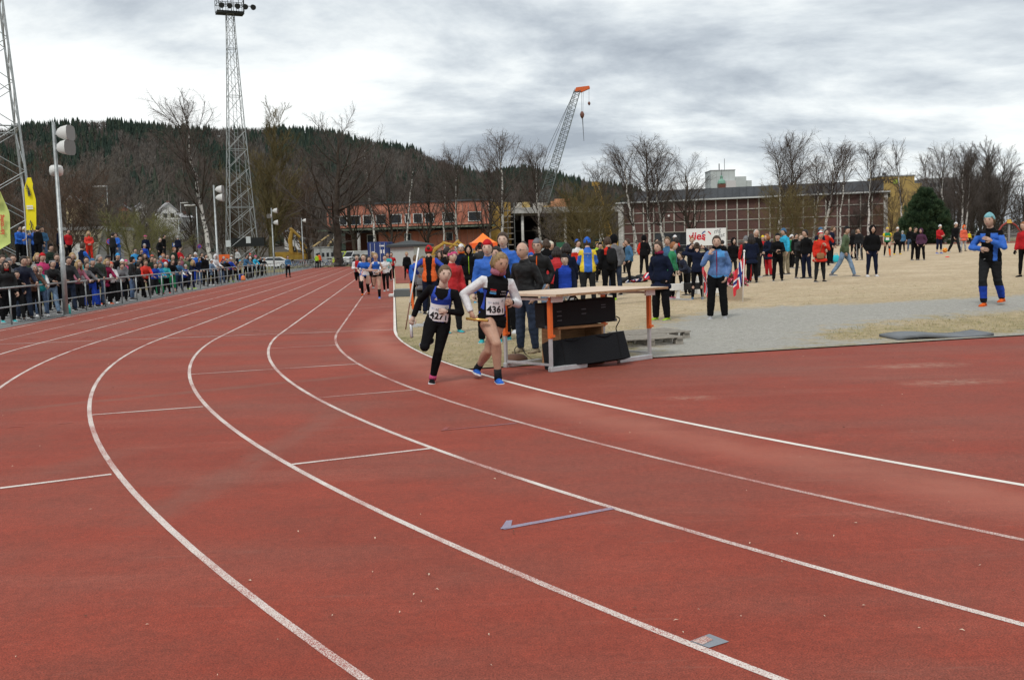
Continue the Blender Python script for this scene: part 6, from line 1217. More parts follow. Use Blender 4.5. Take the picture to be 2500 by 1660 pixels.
def head_shape(h):
    """head of height h, centred; y forward"""
    D = HD; V = D*np.array([.345*h, .42*h, .5*h]); z = D[:, 2]; fr = np.clip(D[:, 1], 0, 1)
    jaw = np.clip(-z, 0, 1); V[:, 0] *= 1-.30*jaw**1.5; V[:, 1] *= np.where(D[:, 1] < 0, 1-.28*jaw**1.3, 1-.04*jaw)
    V[:, 1] += .05*h*sstep(.2, .9, jaw)*fr
    def bump(p0, t0, sp, st, amp): return amp*h*np.exp(-((HP-p0)/sp)**2-((HTH-t0)/st)**2)
    n = bump(0, 1.78, .15, .22, .105)+bump(0, 1.62, .10, .2, .05)+bump(0, 1.42, .5, .12, .022)-bump(.33, 1.60, .16, .11, .03)-bump(-.33, 1.60, .16, .11, .03)+bump(0, 2.14, .22, .10, .022)+bump(0, 2.55, .3, .2, .03)+bump(.62, 1.85, .3, .25, .012)+bump(-.62, 1.85, .3, .25, .012)
    V[:, 1] += n*.96; 
    for s in (1, -1): e = np.exp(-((HP-s*1.62)/.16)**2-((HTH-1.66)/.2)**2); V[:, 0] += s*.06*h*e; V[:, 1] -= .03*h*e
    return V
def hair_shell(h, mask, off, inner=-.02, jit=.0, seed=0):
    V = head_shape(h); nrm = HD*np.array([1.1, 1., .9]); nrm /= np.linalg.norm(nrm, axis=1, keepdims=True)
    o = np.where(mask, off*h*(1+jit*nz3(HD, 9., seed)), inner*h)[:, None]; base = HD*np.array([.345*h, .42*h, .5*h]); Vh = np.where(mask[:, None], base*np.array([1, 1, 1]), V)
    return Vh+nrm*o
def hair_mask(style):
    a = np.abs(HP); line = np.interp(a, [0, .5, .9, 1.25, 1.5, 1.9, 2.4, 3.2], [1.0, 1.02, 1.15, 1.5, 1.85, 2.2, 2.4, 2.45])
    if style in ('tied', 'bun', 'ponytail', 'wind'): line = line-np.interp(a, [0, .6, 1.2, 3.2], [.1, .1, .0, 0])
    if style == 'receding': line = np.interp(a, [0, .5, .9, 1.25, 1.5, 1.9, 2.4, 3.2], [.1, .2, .8, 1.3, 1.6, 2.0, 2.2, 2.25])
    if style == 'bald': return (HTH < np.interp(a, [0, 1.1, 1.5, 1.9, 3.2], [0, 0, 1.7, 2.1, 2.25])) & (HTH > np.interp(a, [0, 1.2, 1.6, 3.2], [3, 3, 1.2, 1.05]))
    return HTH < line
def beanie_mask(): a = np.abs(HP); return HTH < np.interp(a, [0, .8, 1.5, 2.2, 3.2], [1.14, 1.2, 1.55, 1.78, 1.8])
def hood_mask(): a = np.abs(HP); return (a > np.interp(HTH, [0, .7, 1.2, 1.8, 2.4, 3.14], [0, 0, .78, .9, .8, .5])) | (HTH < .62)
def ell(c, r, n=8, m=6):
    V = []; F = []
    for i in range(m+1):
        t = math.pi*i/m
        for j in range(n): p = 2*math.pi*j/n; V.append((c[0]+r[0]*math.sin(t)*math.cos(p), c[1]+r[1]*math.sin(t)*math.sin(p), c[2]+r[2]*math.cos(t)))
    F = [(i*n+j, (i+1)*n+j, (i+1)*n+(j+1) % n, i*n+(j+1) % n) for i in range(m) for j in range(n)]; return np.array(V), F
# ---- skeleton
def rotm(ax, a):
    c, s = math.cos(a), math.sin(a); return np.array({'x': [[1, 0, 0], [0, c, -s], [0, s, c]], 'y': [[c, 0, s], [0, 1, 0], [-s, 0, c]], 'z': [[c, -s, 0], [s, c, 0], [0, 0, 1]]}[ax])
BASE = dict(lean=2, side=0, twist=0, hipyaw=0, hy=0, hp=0, la=(4, 12, 18, 25), ra=(4, 12, 18, 25), ll=(0, 4, 3), rl=(0, 4, 3), tilt=0, fist=.45)
# arms: (flex, abduct, elbow, inward twist); legs: (hip flex, abduct, knee)
POSES = dict(
    stand={}, pockets=dict(la=(-8, 20, 48, 55), ra=(-8, 20, 48, 55)), crossed=dict(la=(22, 14, 98, 78), ra=(26, 14, 92, 80)), rail=dict(lean=13, la=(42, 12, 42, 25), ra=(44, 12, 38, 25), ll=(6, 5, 6), rl=(2, 5, 4), hp=6), rail2=dict(lean=22, la=(62, 14, 40, 35), ra=(60, 14, 45, 35), ll=(10, 4, 4), rl=(-4, 4, 2), hp=-4),
    clasp=dict(la=(14, 12, 72, 62), ra=(14, 12, 72, 62)), camera=dict(la=(48, 22, 118, 42), ra=(48, 22, 118, 42)), phone=dict(ra=(38, 24, 138, 25), la=(-6, 18, 45, 50)), phoneL=dict(la=(38, 24, 138, 25), ra=(-6, 18, 45, 50)), hips=dict(la=(-14, 48, 88, 40), ra=(-14, 48, 88, 40)), headhand=dict(la=(100, 50, 118, 60), ra=(6, 12, 20, 30)), headhands=dict(la=(105, 55, 125, 55), ra=(105, 55, 125, 55)),
    walk=dict(lean=4, ll=(24, 2, 8), rl=(-20, 2, 18), la=(-18, 10, 18, 20), ra=(20, 10, 25, 20)), walkp=dict(lean=4, ll=(24, 2, 6), rl=(-20, 2, 16), la=(-8, 20, 50, 50), ra=(-6, 20, 48, 50)), contra=dict(ll=(10, 6, 14), rl=(-4, 4, 2), la=(-8, 20, 52, 55), ra=(2, 12, 22, 25)),
    runA=dict(lean=9, ll=(42, 0, 62), rl=(-12, 0, 22), la=(-32, 16, 92, 30), ra=(28, 14, 95, 45)), runB=dict(lean=9, rl=(46, 0, 70), ll=(-16, 0, 38), ra=(-30, 18, 92, 30), la=(30, 14, 95, 45)), runC=dict(lean=10, ll=(8, 0, 14), rl=(-18, 0, 98), la=(-10, 16, 92, 40), ra=(14, 14, 98, 45)), point=dict(ra=(70, 20, 20, 20)), hold=dict(la=(26, 12, 80, 40), ra=(20, 14, 85, 60)), squat=dict(lean=30, ll=(105, 12, 125), rl=(95, 12, 130), la=(60, 14, 40, 20), ra=(55, 14, 60, 30)))
def hand(W, dirv, palm_n, size, curl, thumb_side, n=6):
    """palm and five bent fingers; dirv = along the hand, palm_n = the way the palm faces"""
    d = unit(dirv); pn = unit(palm_n-np.dot(palm_n, d)*d); sd = np.cross(d, pn)*thumb_side; V = []; F = []; k = 0
    def add(a):
        nonlocal k
        V.append(a[0]); F.extend([tuple(i+k for i in f) for f in a[1]]); k += len(a[0])
    L = size; add(tube([W-d*.02*L, W+d*.18*L, W+d*.5*L], np.array([.13, .2, .21])*L, 8, True, sd, np.array([.11, .11, .09])*L))
    for i, (off, ln) in enumerate(((.155, .44), (.055, .49), (-.05, .46), (-.145, .36))):
        p = W+d*.46*L+sd*off*L; c = curl*1.5; a1, a2, a3 = c*.75, c*1.6, c*2.3; P = [p]
        for q, (aa, f) in enumerate(((a1, .42), (a2, .33), (a3, .25))): P.append(P[-1]+(d*math.cos(aa)+pn*math.sin(aa))*ln*L*f)
        add(tube(P, np.array([.052, .050, .045, .036])*L, n, True, sd))
    p = W+d*.12*L+sd*.16*L; P = [p, p+(d*.6+sd*.65+pn*.25)*.2*L, p+(d*.6+sd*.65+pn*.25)*.2*L+(d*.85+sd*.15+pn*.5*curl)*.2*L]; add(tube(P, np.array([.07, .055, .042])*L, n, True, pn))
    return np.concatenate(V), F
def skeleton(H, po):
    p = dict(BASE); p.update(po); J = {}
    hipR = rotm('z', R_(p['hipyaw'])); X = hipR@np.array([1., 0, 0]); Y = hipR@np.array([0, 1., 0]); Z = np.array([0, 0, 1.])
    pel = np.zeros(3); T = rotm('z', R_(p['twist']))@rotm('x', -R_(p['lean']))@rotm('y', R_(p['side'])); S = T@np.array([0, 0, 1.]); SX = T@np.array([1., 0, 0]); SY = T@np.array([0, 1., 0])
    J.update(pel=pel, S=S, SX=SX, SY=SY, X=X, Y=Y); neck = pel+S*.30*H; J['neck'] = neck
    for sd, nm, leg, arm in ((-1, 'l', p['ll'], p['la']), (1, 'r', p['rl'], p['ra'])):
        hip = pel+X*sd*.052*H; f, a, k = map(R_, leg); d = (X*sd*math.sin(a)+Y*math.sin(f)*math.cos(a)-Z*math.cos(f)*math.cos(a)); fw = unit(Y*math.cos(f)+Z*math.sin(f)); kn = hip+d*.245*H; sh = math.cos(k)*d-math.sin(k)*fw; an = kn+unit(sh)*.245*H
        J[nm+'hip'], J[nm+'kn'], J[nm+'an'], J[nm+'sh'] = hip, kn, an, unit(sh)
        shd = pel+S*.253*H+SX*sd*.096*H*p.get('shw', 1.); f, a, e, t = map(R_, arm); d = SX*sd*math.sin(a)+SY*math.sin(f)*math.cos(a)-S*math.cos(f)*math.cos(a); fw = unit(SY*math.cos(f)+S*math.sin(f)); el = shd+d*.168*H; bend = unit(math.cos(t)*fw-math.sin(t)*sd*(SX-np.dot(SX, d)*d)); fd = unit(math.cos(e)*d+math.sin(e)*bend); wr = el+fd*.142*H
        J[nm+'sho'], J[nm+'el'], J[nm+'wr'], J[nm+'fd'], J[nm+'bend'] = shd, el, wr, fd, bend
    for nm in 'lr': # foot: flat when it is the low foot, follows the shin when lifted
        sh = J[nm+'sh']; per = unit(Y-np.dot(Y, sh)*sh); lift = J[nm+'an'][2]-min(J['lan'][2], J['ran'][2]); w_ = sstep(.03*H, .14*H, lift); fl = unit(Y*(1-w_)+unit(per*.72+sh*.7)*w_); J[nm+'toe'] = fl
    low = min(min(J[n+'an'][2]-.045*H, (J[n+'an']+J[n+'toe']*.10*H)[2]-.035*H) for n in 'lr'); sh_ = np.array([0, 0, -low])
    M = rotm('y', R_(p['tilt']))
    for k, v in J.items():
        if k in ('S', 'SX', 'SY', 'X', 'Y') or k[1:] in ('fd', 'bend', 'toe', 'sh'): J[k] = M@v
        else: J[k] = M@(v+sh_)
    J['p'] = p; return J
def torso(J, H, prof, n=14):
    """rings (t, half width, half depth, forward shift) along the spine"""
    P = [J['pel']+J['S']*t*H+J['SY']*s*H for t, a, b_, s in prof]; return tube(P, [a*H for t, a, b_, s in prof], n, True, J['SX'], [b_*H for t, a, b_, s in prof])
def limb(P, r, n=10, ref=None, flat=1.): V, F = tube(P, r, n, True, ref, np.asarray(r)*flat); return V, F
def cat_(parts):
    V = []; F = []; k = 0
    for v, f in parts: V.append(v); F += [tuple(i+k for i in q) for q in f]; k += len(v)
    return np.concatenate(V), F
TPROF = [(-.055, .05, .04, 0), (-.02, .09, .064, -.004), (.03, .094, .067, -.004), (.10, .080, .059, 0), (.15, .078, .057, .004), (.21, .092, .064, .008), (.25, .092, .058, .004), (.272, .074, .048, 0), (.292, .046, .040, 0)]
def seg_d(P, a, b_): ab = b_-a; t = np.clip(((P-a)@ab)/(ab@ab+1e-12), 0, 1); return np.linalg.norm(P-a-t[:, None]*ab, axis=1)
def garment_top(J, H, vox, kind='jacket', hem=-.045, bulk=.012, sleeves='long', fem=False, seed=0., collar=True, body=1., scarf_=False):
    g = bulk; pr = []
    for t, a, b_, s in TPROF:
        if t < hem+.001 or t > .26: continue
        if fem: a *= {.15: .93, .10: .95}.get(t, 1); b_ *= 1.06 if t == .21 else 1
        k_ = .011*float(sstep(.10, .02, t)) if kind != 'tight' else .002; pr.append((t, a*body+g+k_, b_*body+g*.9+k_, s))
    flare = .0 if hem > -.06 else .012; pr = [(hem, pr[0][1]*(.99)+flare if hem < -.02 else pr[0][1], pr[0][2]+flare, 0)]+pr if pr[0][0] > hem+.006 else pr
    if hem < -.06: pr = [(hem, .124*body+g, .096*body+g, .0), ((hem-.02)/2, .118*body+g, .09*body+g, 0)]+[q for q in pr if q[0] > (hem-.02)/2+.012]
    pr += [(.277, .066+g*.4, .046+g*.4, 0), (.296, .041+g*.35, .040+g*.35, .004)]
    if kind == 'tight' and not scarf_: pr = pr[:-1]
    elif collar: pr += [(.318, .039+g*.3, .041+g*.3, .010)]
    parts = [torso(J, H, pr)]
    if sleeves:
        for nm in 'lr':
            A_, E_, W_ = J[nm+'sho'], J[nm+'el'], J[nm+'wr']; ins = J['pel']+J['S']*.249*H+(A_-(J['pel']+J['S']*.253*H))*.35
            if sleeves == 'long':
                gg = g*H*.62; parts.append(limb([ins, A_, A_*.5+E_*.5, E_], np.array([.030, .0335, .0295, .0265])*H+gg)); parts.append(limb([E_, E_*.6+W_*.4, E_*.3+W_*.7, W_*.98+E_*.02], np.array([.0265, .0255, .0225, .0195])*H+np.array([1, 1, .9, .75])*gg)); q_ = .0268*H+gg; parts.append(ell(E_, (q_, q_, q_), 8, 6))
            else: parts.append(limb([ins, A_, A_*.45+E_*.55], np.array([.034, .0365, .035])*H+g*H*.6))
    V, F, Nn = remesh(*cat_(parts), vox, 2)
    rel = (V-J['pel'])/H; ts = rel@J['S']; xs = rel@J['SX']; ys = rel@J['SY']
    if kind == 'puffer': d = (np.abs(np.sin(ts*math.pi/.036))**.6-.5)*.0075*H
    elif kind == 'tight': d = nz3(V/H, 22, seed)*.0012*H
    else: d = (nz3(V/H, 26, seed)*.5+nz3(V/H*np.array([1, 1, .8]), 62, seed+2)*.6)*.0062*H
    V = V+Nn*d[:, None]
    c = V[F].mean(1); da = np.full(len(c), 9.)
    for nm in 'lr': da = np.minimum(da, np.minimum(seg_d(c, J[nm+'sho'], J[nm+'el']), seg_d(c, J[nm+'el'], J[nm+'wr'])))
    relc = (c-J['pel'])/H; zc = dict(t=relc@J['S'], x=relc@J['SX'], y=relc@J['SY'], fore=np.minimum(seg_d(c, J['lel'], J['lwr']), seg_d(c, J['rel'], J['rwr']))/H)
    zc['arm'] = (da < (.039+g*.65)*H) & ((np.abs(zc['x']) > .082+g*.4) | (zc['fore'] < .034+g*.6)); return V, F, zc
def garment_legs(J, H, vox, bulk=.006, end=1., seed=0., short=False, skirt=False, body=1., fem=False):
    g = bulk; k = body; parts = [torso(J, H, [(-.05, .055, .05, 0), (-.025, .092*k+g, .068*k+g, -.004), (.02, .098*k+g, .071*k+g, -.004), (.06, .092*k+g, .067*k+g, -.002)])]
    for nm in 'lr':
        A_, K_, N_ = J[nm+'hip'], J[nm+'kn'], J[nm+'an']; up = (J['pel']-A_)*.15; fw = J['Y']
        if short: parts.append(limb([A_+up+np.array([0, 0, .012*H]), A_*.8+K_*.2, A_*(1-end)+K_*end], np.array([.060*k, .061*k, .060*k])*H+g*H*1.05, 12))
        else:
            N2 = K_*(1-end)+N_*end; parts.append(limb([A_+up+np.array([0, 0, .012*H]), A_*.75+K_*.25, A_*.4+K_*.6, K_], np.array([.058*k, .055*k, .045*k, .036*k])*H+np.array([.9, 1, 1, 1.1])*g*H, 12))
            parts.append(limb([K_, K_*.7+N2*.3, K_*.32+N2*.68, N2], np.array([.036*k, .0375*k, .030, .0245])*H+np.array([1.1, 1.2, 1.35, 1.4])*g*H, 12)); q_ = (.0362*k+1.1*g)*H; parts.append(ell(K_+fw*.003*H, (q_, q_, q_), 10, 8))
    V, F, Nn = remesh(*cat_(parts), vox, 2)
    d = (nz3(V/H*np.array([1, 1, .8]), 24, seed)*.5+nz3(V/H*np.array([.7, .7, 1.6]), 40, seed+1)*.5)*(.0055 if bulk > .005 else .0012)*H; V = V+Nn*d[:, None]
    c = V[F].mean(1); return V, F, dict(p=c, sh=np.minimum(seg_d(c, J['lkn'], J['lan']), seg_d(c, J['rkn'], J['ran'])), z=c[:, 2]/H, x=((c-J['pel'])/H)@J['X'])
def shoe_parts(J, nm, H, sc=1.):
    """upper and sole of one shoe"""
    an, toe = J[nm+'an'], J[nm+'toe']; sdv = unit(np.cross(toe, J[nm+'sh'] if abs(np.dot(toe, J[nm+'sh'])) < .9 else J['X'])); dn = unit(np.cross(sdv, toe)); 
    if np.dot(dn, J[nm+'sh']) < 0: dn = -dn
    L = .152*H*sc; sdv = np.cross(dn, toe); heel = an-toe*.28*L; B = an+dn*.045*H
    st = [(-.30, .6, .42), (-.22, .9, .6), (-.02, .95, .62), (.22, .95, .44), (.45, 1.08, .34), (.62, .95, .27), (.70, .55, .20)]
    V = []; n = 10
    for x, w_, h in st:
        for q in range(n): th = 2*math.pi*q/n; c_, s_ = math.cos(th), math.sin(th); V.append(B+toe*x*L+sdv*c_*w_*.165*L-dn*(max(s_, -.15)*.5+.15*.5)*h*.78*L-dn*.055*L)
    F = [tuple(range(n-1, -1, -1)), tuple(range((len(st)-1)*n, len(st)*n))]+[(i*n+q, i*n+(q+1) % n, (i+1)*n+(q+1) % n, (i+1)*n+q) for i in range(len(st)-1) for q in range(n)]
    Vs = []; 
    for x, w_, h in st:
        for dx, dz in ((-1, 0), (1, 0), (1, 1), (-1, 1)): Vs.append(B+toe*x*L*1.03+sdv*dx*w_*.178*L-dn*(.002+dz*.075*L))
    Fs = [(3, 2, 1, 0), tuple((len(st)-1)*4+i for i in range(4))]+[(i*4+q, i*4+(q+1) % 4, (i+1)*4+(q+1) % 4, (i+1)*4+q) for i in range(len(st)-1) for q in range(4)]
    return (np.array(V), F), (np.array(Vs), Fs)
PEOPLE = []
def person(x, yh, yf=None, face=0, pose='stand', top=('jacket', 'black'), legs=('trousers', 'black'), shoes=('charcoal', 'white'), hair=('short', 'brownhair'), hat=None, skin='pale', fem=False, place='', label=None, group=None, u=None, dist=None, zoff=0., H=None, vox=None, tops=None, extras=(), gloves=None, scarf=None, seed=None, build=1., legz=None, bare_legs=False, bare_arms=False, hd=(0, 0), detail=None, tops_mats=None, legs_mats=None, age=1.):
    build *= .95 if fem else .98
    """place a posed, dressed figure: pixel column, head-top row, foot row"""
    if yf is not None: X_, Y_, Z_ = gpt(x, yf)
    elif u is not None:
        rr_ = ray(x, hz_y(x)); k = rr_[0]/rr_[1]; A_ = np.array(uv2xy(u, 0)); t = (A_[0]-k*A_[1])/(k*TV[1]-TV[0]); X_, Y_ = A_+t*TV; Z_ = float(gz(X_, Y_))+zoff
    else: X_, Y_ = at(x, hz_y(x), dist)[:2]; Z_ = float(gz(X_, Y_))+zoff
    po = dict(POSES[pose]) if isinstance(pose, str) else dict(pose); sd = (x*7.3+yh*1.9) % 97 if seed is None else seed; rr = random.Random(int(sd*1000))
    hat_add = .012 if hat else 0
    # stature from the head row; the pose lowers the head a little
    J = skeleton(1., po); top_h = J['neck'][2]+.012+.080+.073+.008+hat_add
    if H is None: H = (htop(x, yh, Y_)-Z_)/max(top_h, .5); H = min(max(H, 1.05), 2.02)
    J = skeleton(H, po); dcam = math.hypot(X_, Y_)
    if vox is None: vox = .016 if dcam < 19 else .021 if dcam < 30 else .03 if dcam < 60 else .042
    if detail is None: detail = dcam < 34
    hh = .146*H*(1.0 if H > 1.5 else 1.12)
    # root object = the body
    parts = []; mats_b = [cm(skin, 'skin'), cm(skin, 'skin'), mat('brow_eye_socket_shade', (.27, .165, .125), .6), cm('lips', 'skin')]; fm = []  # distant faces: brow and eye tone with eye-socket shade painted in
    nk = J['neck']; hdir = rotm('z', R_(po.get('hy', 0)+hd[0])); hpit = rotm('x', -R_(po.get('hp', 0)+hd[1])); lean_c = po.get('lean', 2); Rh = rotm('y', R_(po.get('tilt', 0)*.35))@hdir@hpit
    hc = nk+J['S']*.012*H+Rh@np.array([0, .026*H, .080*H*(1.0 if H > 1.5 else 1.06)]) if True else None
    HV = head_shape(hh)@Rh.T+hc; parts.append((HV, HF)); fm += ([0]*len(HF) if detail else HFM)
    V, F = limb([nk-J['S']*.03*H, nk+J['S']*.02*H, hc-Rh@np.array([0, .18*hh, .22*hh])], np.array([.042, .034, .033])*H, 10); parts.append((V, F)); fm += [0]*len(F)
    for nm, ts_ in (('l', 1), ('r', -1)):
        pn = -J['bend'] if False else unit(np.cross(J[nm+'fd'], J['S'])*(1 if nm == 'r' else -1)+.3*J[nm+'bend']); pn = J[nm+'bend'] if po.get('palm') is None else pn
        V, F = hand(J[nm+'wr'], J[nm+'fd'], unit(np.cross(J[nm+'fd'], np.array([0, 0, 1.]))*(-1 if nm == 'l' else 1)*-1+.35*J[nm+'bend']), .108*H, po.get('fist', .45), ts_, 6 if detail else 4); parts.append((V, F)); fm += [1]*len(F)
    core = []
    sk = 1. if (bare_legs or bare_arms) else .76
    core.append(torso(J, H, [(t, a*.84, b_*.84, s) for t, a, b_, s in TPROF], 10))
    for nm in 'lr':
        A_, E_, W_ = J[nm+'sho'], J[nm+'el'], J[nm+'wr']; core.append(limb([A_*.8+(J['pel']+J['S']*.255*H)*.2, A_*.5+E_*.5, E_], np.array([.030, .028, .0235])*H*sk, 8)); core.append(limb([E_, E_*.65+W_*.35, W_], np.array([.0235, .0245, .0170])*H*sk, 8)); core.append(ell(E_, (.0236*H*sk,)*3, 8, 6)) if sk == 1 else 0
        A_, K_, N_ = J[nm+'hip'], J[nm+'kn'], J[nm+'an']; cf = -J['Y']*.012*H; q_ = .0345*H*sk; n_ = 12 if bare_legs else 8; core.append(limb([A_, A_*.7+K_*.3, A_*.3+K_*.7, K_], np.array([.058, .056, .044, .0345])*H*sk, n_)); core.append(limb([K_, K_*.72+N_*.28+cf, K_*.4+N_*.6+cf*.5, N_, N_+J[nm+'sh']*.02*H], np.array([.034, .037, .028, .0205, .0205])*H*sk, n_)); core.append(ell(K_+J['Y']*.002*H, (q_, q_, q_), 10, 8)) if sk == 1 else 0
    cv, cf_ = cat_(core)
    if bare_legs or bare_arms: cv, cf2, _n = remesh(cv, cf_, vox*.85, 3); cf_ = [tuple(f) for f in cf2.tolist()]
    parts.append((cv, cf_)); fm += [0]*len(cf_)
    V, F = cat_(parts); 
    if gloves: mats_b[1] = cm(gloves, 'cloth')
    me = me_np('person', V, F, mats_b, fm, True)
    root = ob('person', me, None, (X_, Y_, Z_), (0, 0, R_(180+face)), label, 'person', group)
    def child(nm, V, F, mats, fm_=None, smooth=True, parent=None): return ob(nm, me_np(nm, V, F, mats, fm_, smooth), parent or root)
    # clothing
    tk, tcol = top[0], top[1]; tm = tops_mats or [cm(tcol, 'shiny' if tk in ('puffer', 'shell') else 'cloth')]+([cm(top[2], 'shiny' if tk in ('puffer', 'shell') else 'cloth')] if len(top) > 2 else [])
    cfg = dict(jacket=('jacket', -.04, .012, 'long'), shell=('jacket', -.045, .013, 'long'), puffer=('puffer', -.04, .017, 'long'), coat=('jacket', -.13, .014, 'long'), longpuffer=('puffer', -.12, .017, 'long'), hoodie=('jacket', -.04, .015, 'long'), sweater=('jacket', -.03, .009, 'long'), tight=('tight', .0, .005, 'long'), tee=('jacket', -.015, .010, 'short'), singlet=('tight', -.01, .006, None), vest=('puffer', -.035, .017, None), tunic=('tight', -.02, .007, 'long'))[tk]
    nmz = dict(coat='coat', longpuffer='coat', hoodie='hoodie', sweater='sweater', tight='shirt', tee='shirt', singlet='singlet', vest='vest', tunic='shirt').get(tk, 'jacket')
    V, F, zc = garment_top(J, H, vox, cfg[0], cfg[1], cfg[2], cfg[3], fem, sd, tk not in ('tee', 'singlet'), build, bool(scarf))
    mi = tops(zc) if tops else (np.where(zc['arm'], 1, 0) if len(tm) > 1 else None); child(nmz, V, F, tm, mi)
    if tk == 'vest': V, F, zc = garment_top(J, H, vox, 'jacket', -.0, .008, 'long', fem, sd, False, build*.97); child('sleeves', V, F, [cm(top[2] if len(top) > 2 else 'black')])
    lk_, lc = legs[0], legs[1]; bulk = dict(trousers=.007, jeans=.0055, tights=.0015, shorts=.006, baggy=.011, cropped=.007)[lk_]; kd = 'denim' if lk_ == 'jeans' else 'cloth'
    V, F, zl = garment_legs(J, H, vox, bulk, dict(shorts=.22, cropped=.6).get(lk_, 1.0 if lk_ != 'baggy' else 1.03), sd, lk_ == 'shorts', body=build*(1. if not fem else 1.0)); lm = legs_mats or [cm(lc, kd)]; child('shorts' if lk_ == 'shorts' else 'trousers', V, F, lm, legz(zl) if legz else None)
    for nm in 'lr':
        (Va, Fa), (Vb, Fb) = shoe_parts(J, nm, H); s_ = child('shoe', Va, Fa, [cm(shoes[0])]); child('sole', Vb, Fb, [cm(shoes[1])], smooth=False, parent=s_)
    # head: hair, hat, face
    def onhead(V): return V@Rh.T+hc
    hs, hcol = hair; HM = cm(hcol, 'hair')
    if hs != 'none' and not (hat and hat[0] == 'hood'):
        th = dict(short=.06, receding=.03, bald=.02, long=.06, bob=.065, ponytail=.04, bun=.04, tied=.04, wind=.04).get(hs, .05); V = hair_shell(hh, hair_mask(hs), th, jit=.25, seed=sd); hp_ = [(V, HF)]
        if hs == 'long':
            for a_ in np.linspace(1.15, 2*math.pi-1.15, 9): p0 = np.array([math.sin(a_)*.36, math.cos(a_)*.42, .1])*hh; P = [p0, p0*np.array([1.12, 1.1, 0])+np.array([0, -.02*hh, -.35*hh]), p0*np.array([1.15, 1.1, 0])+np.array([0, -.06*hh, -.8*hh]), p0*np.array([1.05, 1.0, 0])+np.array([0, -.05*hh, -(1.05+.12*math.sin(a_*5))*hh])]; hp_.append(limb(P, np.array([.13, .14, .12, .04])*hh, 6))
        if hs == 'bob':
            for a_ in np.linspace(1.15, 2*math.pi-1.15, 9): p0 = np.array([math.sin(a_)*.36, math.cos(a_)*.42, .1])*hh; P = [p0, p0*np.array([1.15, 1.1, 0])+np.array([0, -.02*hh, -.25*hh]), p0*np.array([1.05, 1.0, 0])+np.array([0, -.03*hh, -.5*hh])]; hp_.append(limb(P, np.array([.12, .14, .05])*hh, 6))
        if hs in ('ponytail', 'wind'):
            q0 = np.array([0, -.43, .12])*hh
            if hs == 'ponytail': P = [q0, q0+np.array([.05, -.2, .02])*hh, q0+np.array([.1, -.3, -.3])*hh, q0+np.array([.08, -.22, -.75])*hh]; hp_.append(limb(P, np.array([.07, .13, .12, .03])*hh, 7))
            else:
                for i in range(9): e_ = np.array([.55+.12*(i % 3), -.35-.1*(i % 2), .55-.12*i])*hh; hp_.append(limb([q0, q0+e_*.5+np.array([0, -.12*hh, .12*hh]), q0+e_*1.25], np.array([.06, .06, .012])*hh, 5))
        if hs == 'bun': hp_.append(ell(np.array([0, -.47, .28])*hh, np.array([.17, .15, .17])*hh))
        Vh, Fh = cat_(hp_); child('hair', onhead(Vh), Fh, [HM])
    if hat:
        hk, hcl = hat[0], hat[1]; mm = [cm(hcl, 'cloth')]+([cm(hat[2], 'cloth')] if len(hat) > 2 else [])
        if hk == 'beanie':
            V = hair_shell(hh, beanie_mask(), .062, -.05, .06, sd); V = V*np.array([1, 1, 1]); V[:, 2] += np.where(beanie_mask() & (HTH < .9), .05*hh*(1-HTH/.9), 0); fmn = None
            if len(mm) > 1: fc = HTH[np.array([f[0] for f in HF])]; fmn = (fc > .82)*1
            o_ = child('hat', onhead(V), HF, mm, fmn)
        elif hk == 'band': mk = (HTH > np.interp(np.abs(HP), [0, 1.5, 3.2], [.62, .95, 1.1])) & (HTH < np.interp(np.abs(HP), [0, 1.5, 3.2], [1.12, 1.5, 1.75])); child('headband', onhead(hair_shell(hh, mk, .055, -.05)), HF, mm)
        elif hk == 'cap':
            mk = HTH < np.interp(np.abs(HP), [0, .8, 1.5, 3.2], [1.12, 1.15, 1.3, 1.6]); o_ = child('cap', onhead(hair_shell(hh, mk, .05, -.05)), HF, mm); n_ = 9; Vv = []
            for i in range(n_):
                a_ = -1.0+2.0*i/(n_-1)
                for r_, z_ in ((.40, .25), (.72*(1-.12*abs(a_)), .14)): Vv.append((math.sin(a_)*r_*.9*hh, math.cos(a_)*r_*1.05*hh, z_*hh))
            Vv = np.array(Vv); child('visor', onhead(np.concatenate([Vv, Vv-np.array([0, 0, .02*hh])])), [(2*i, 2*i+1, 2*i+3, 2*i+2) for i in range(n_-1)]+[(2*n_+2*i, 2*n_+2*i+2, 2*n_+2*i+3, 2*n_+2*i+1) for i in range(n_-1)]+[(2*i+1, 2*n_+2*i+1, 2*n_+2*i+3, 2*i+3) for i in range(n_-1)], mm, smooth=False, parent=o_)
        elif hk == 'hood':
            V = hair_shell(hh, hood_mask(), .13, -.06, .1, sd); V[:, 2] += np.where(HTH < .6, .02*hh, 0); child('hood', onhead(V), HF, mm)
    if detail:
        for s in (-1, 1):
            c = np.array([s*.145, .372, .045])*hh; child('eye', onhead(ell(c, np.array([.048, .03, .024])*hh, 6, 4)[0]), ell(c, (1, 1, 1), 6, 4)[1], [mat('eye_dark', (.03, .02, .018), .3, .5)])
            c = np.array([s*.15, .392, .115])*hh; child('eyebrow', onhead(ell(c, np.array([.075, .022, .014])*hh, 6, 4)[0]), ell(c, (1, 1, 1), 6, 4)[1], [cm(hcol if hcol not in ('whitehair', 'blond') else 'darkblond', 'hair')])
        c = np.array([0, .418, -.25])*hh; child('mouth', onhead(ell(c, np.array([.095, .03, .024])*hh, 8, 4)[0]), ell(c, (1, 1, 1), 8, 4)[1], [cm('lips', 'skin')])
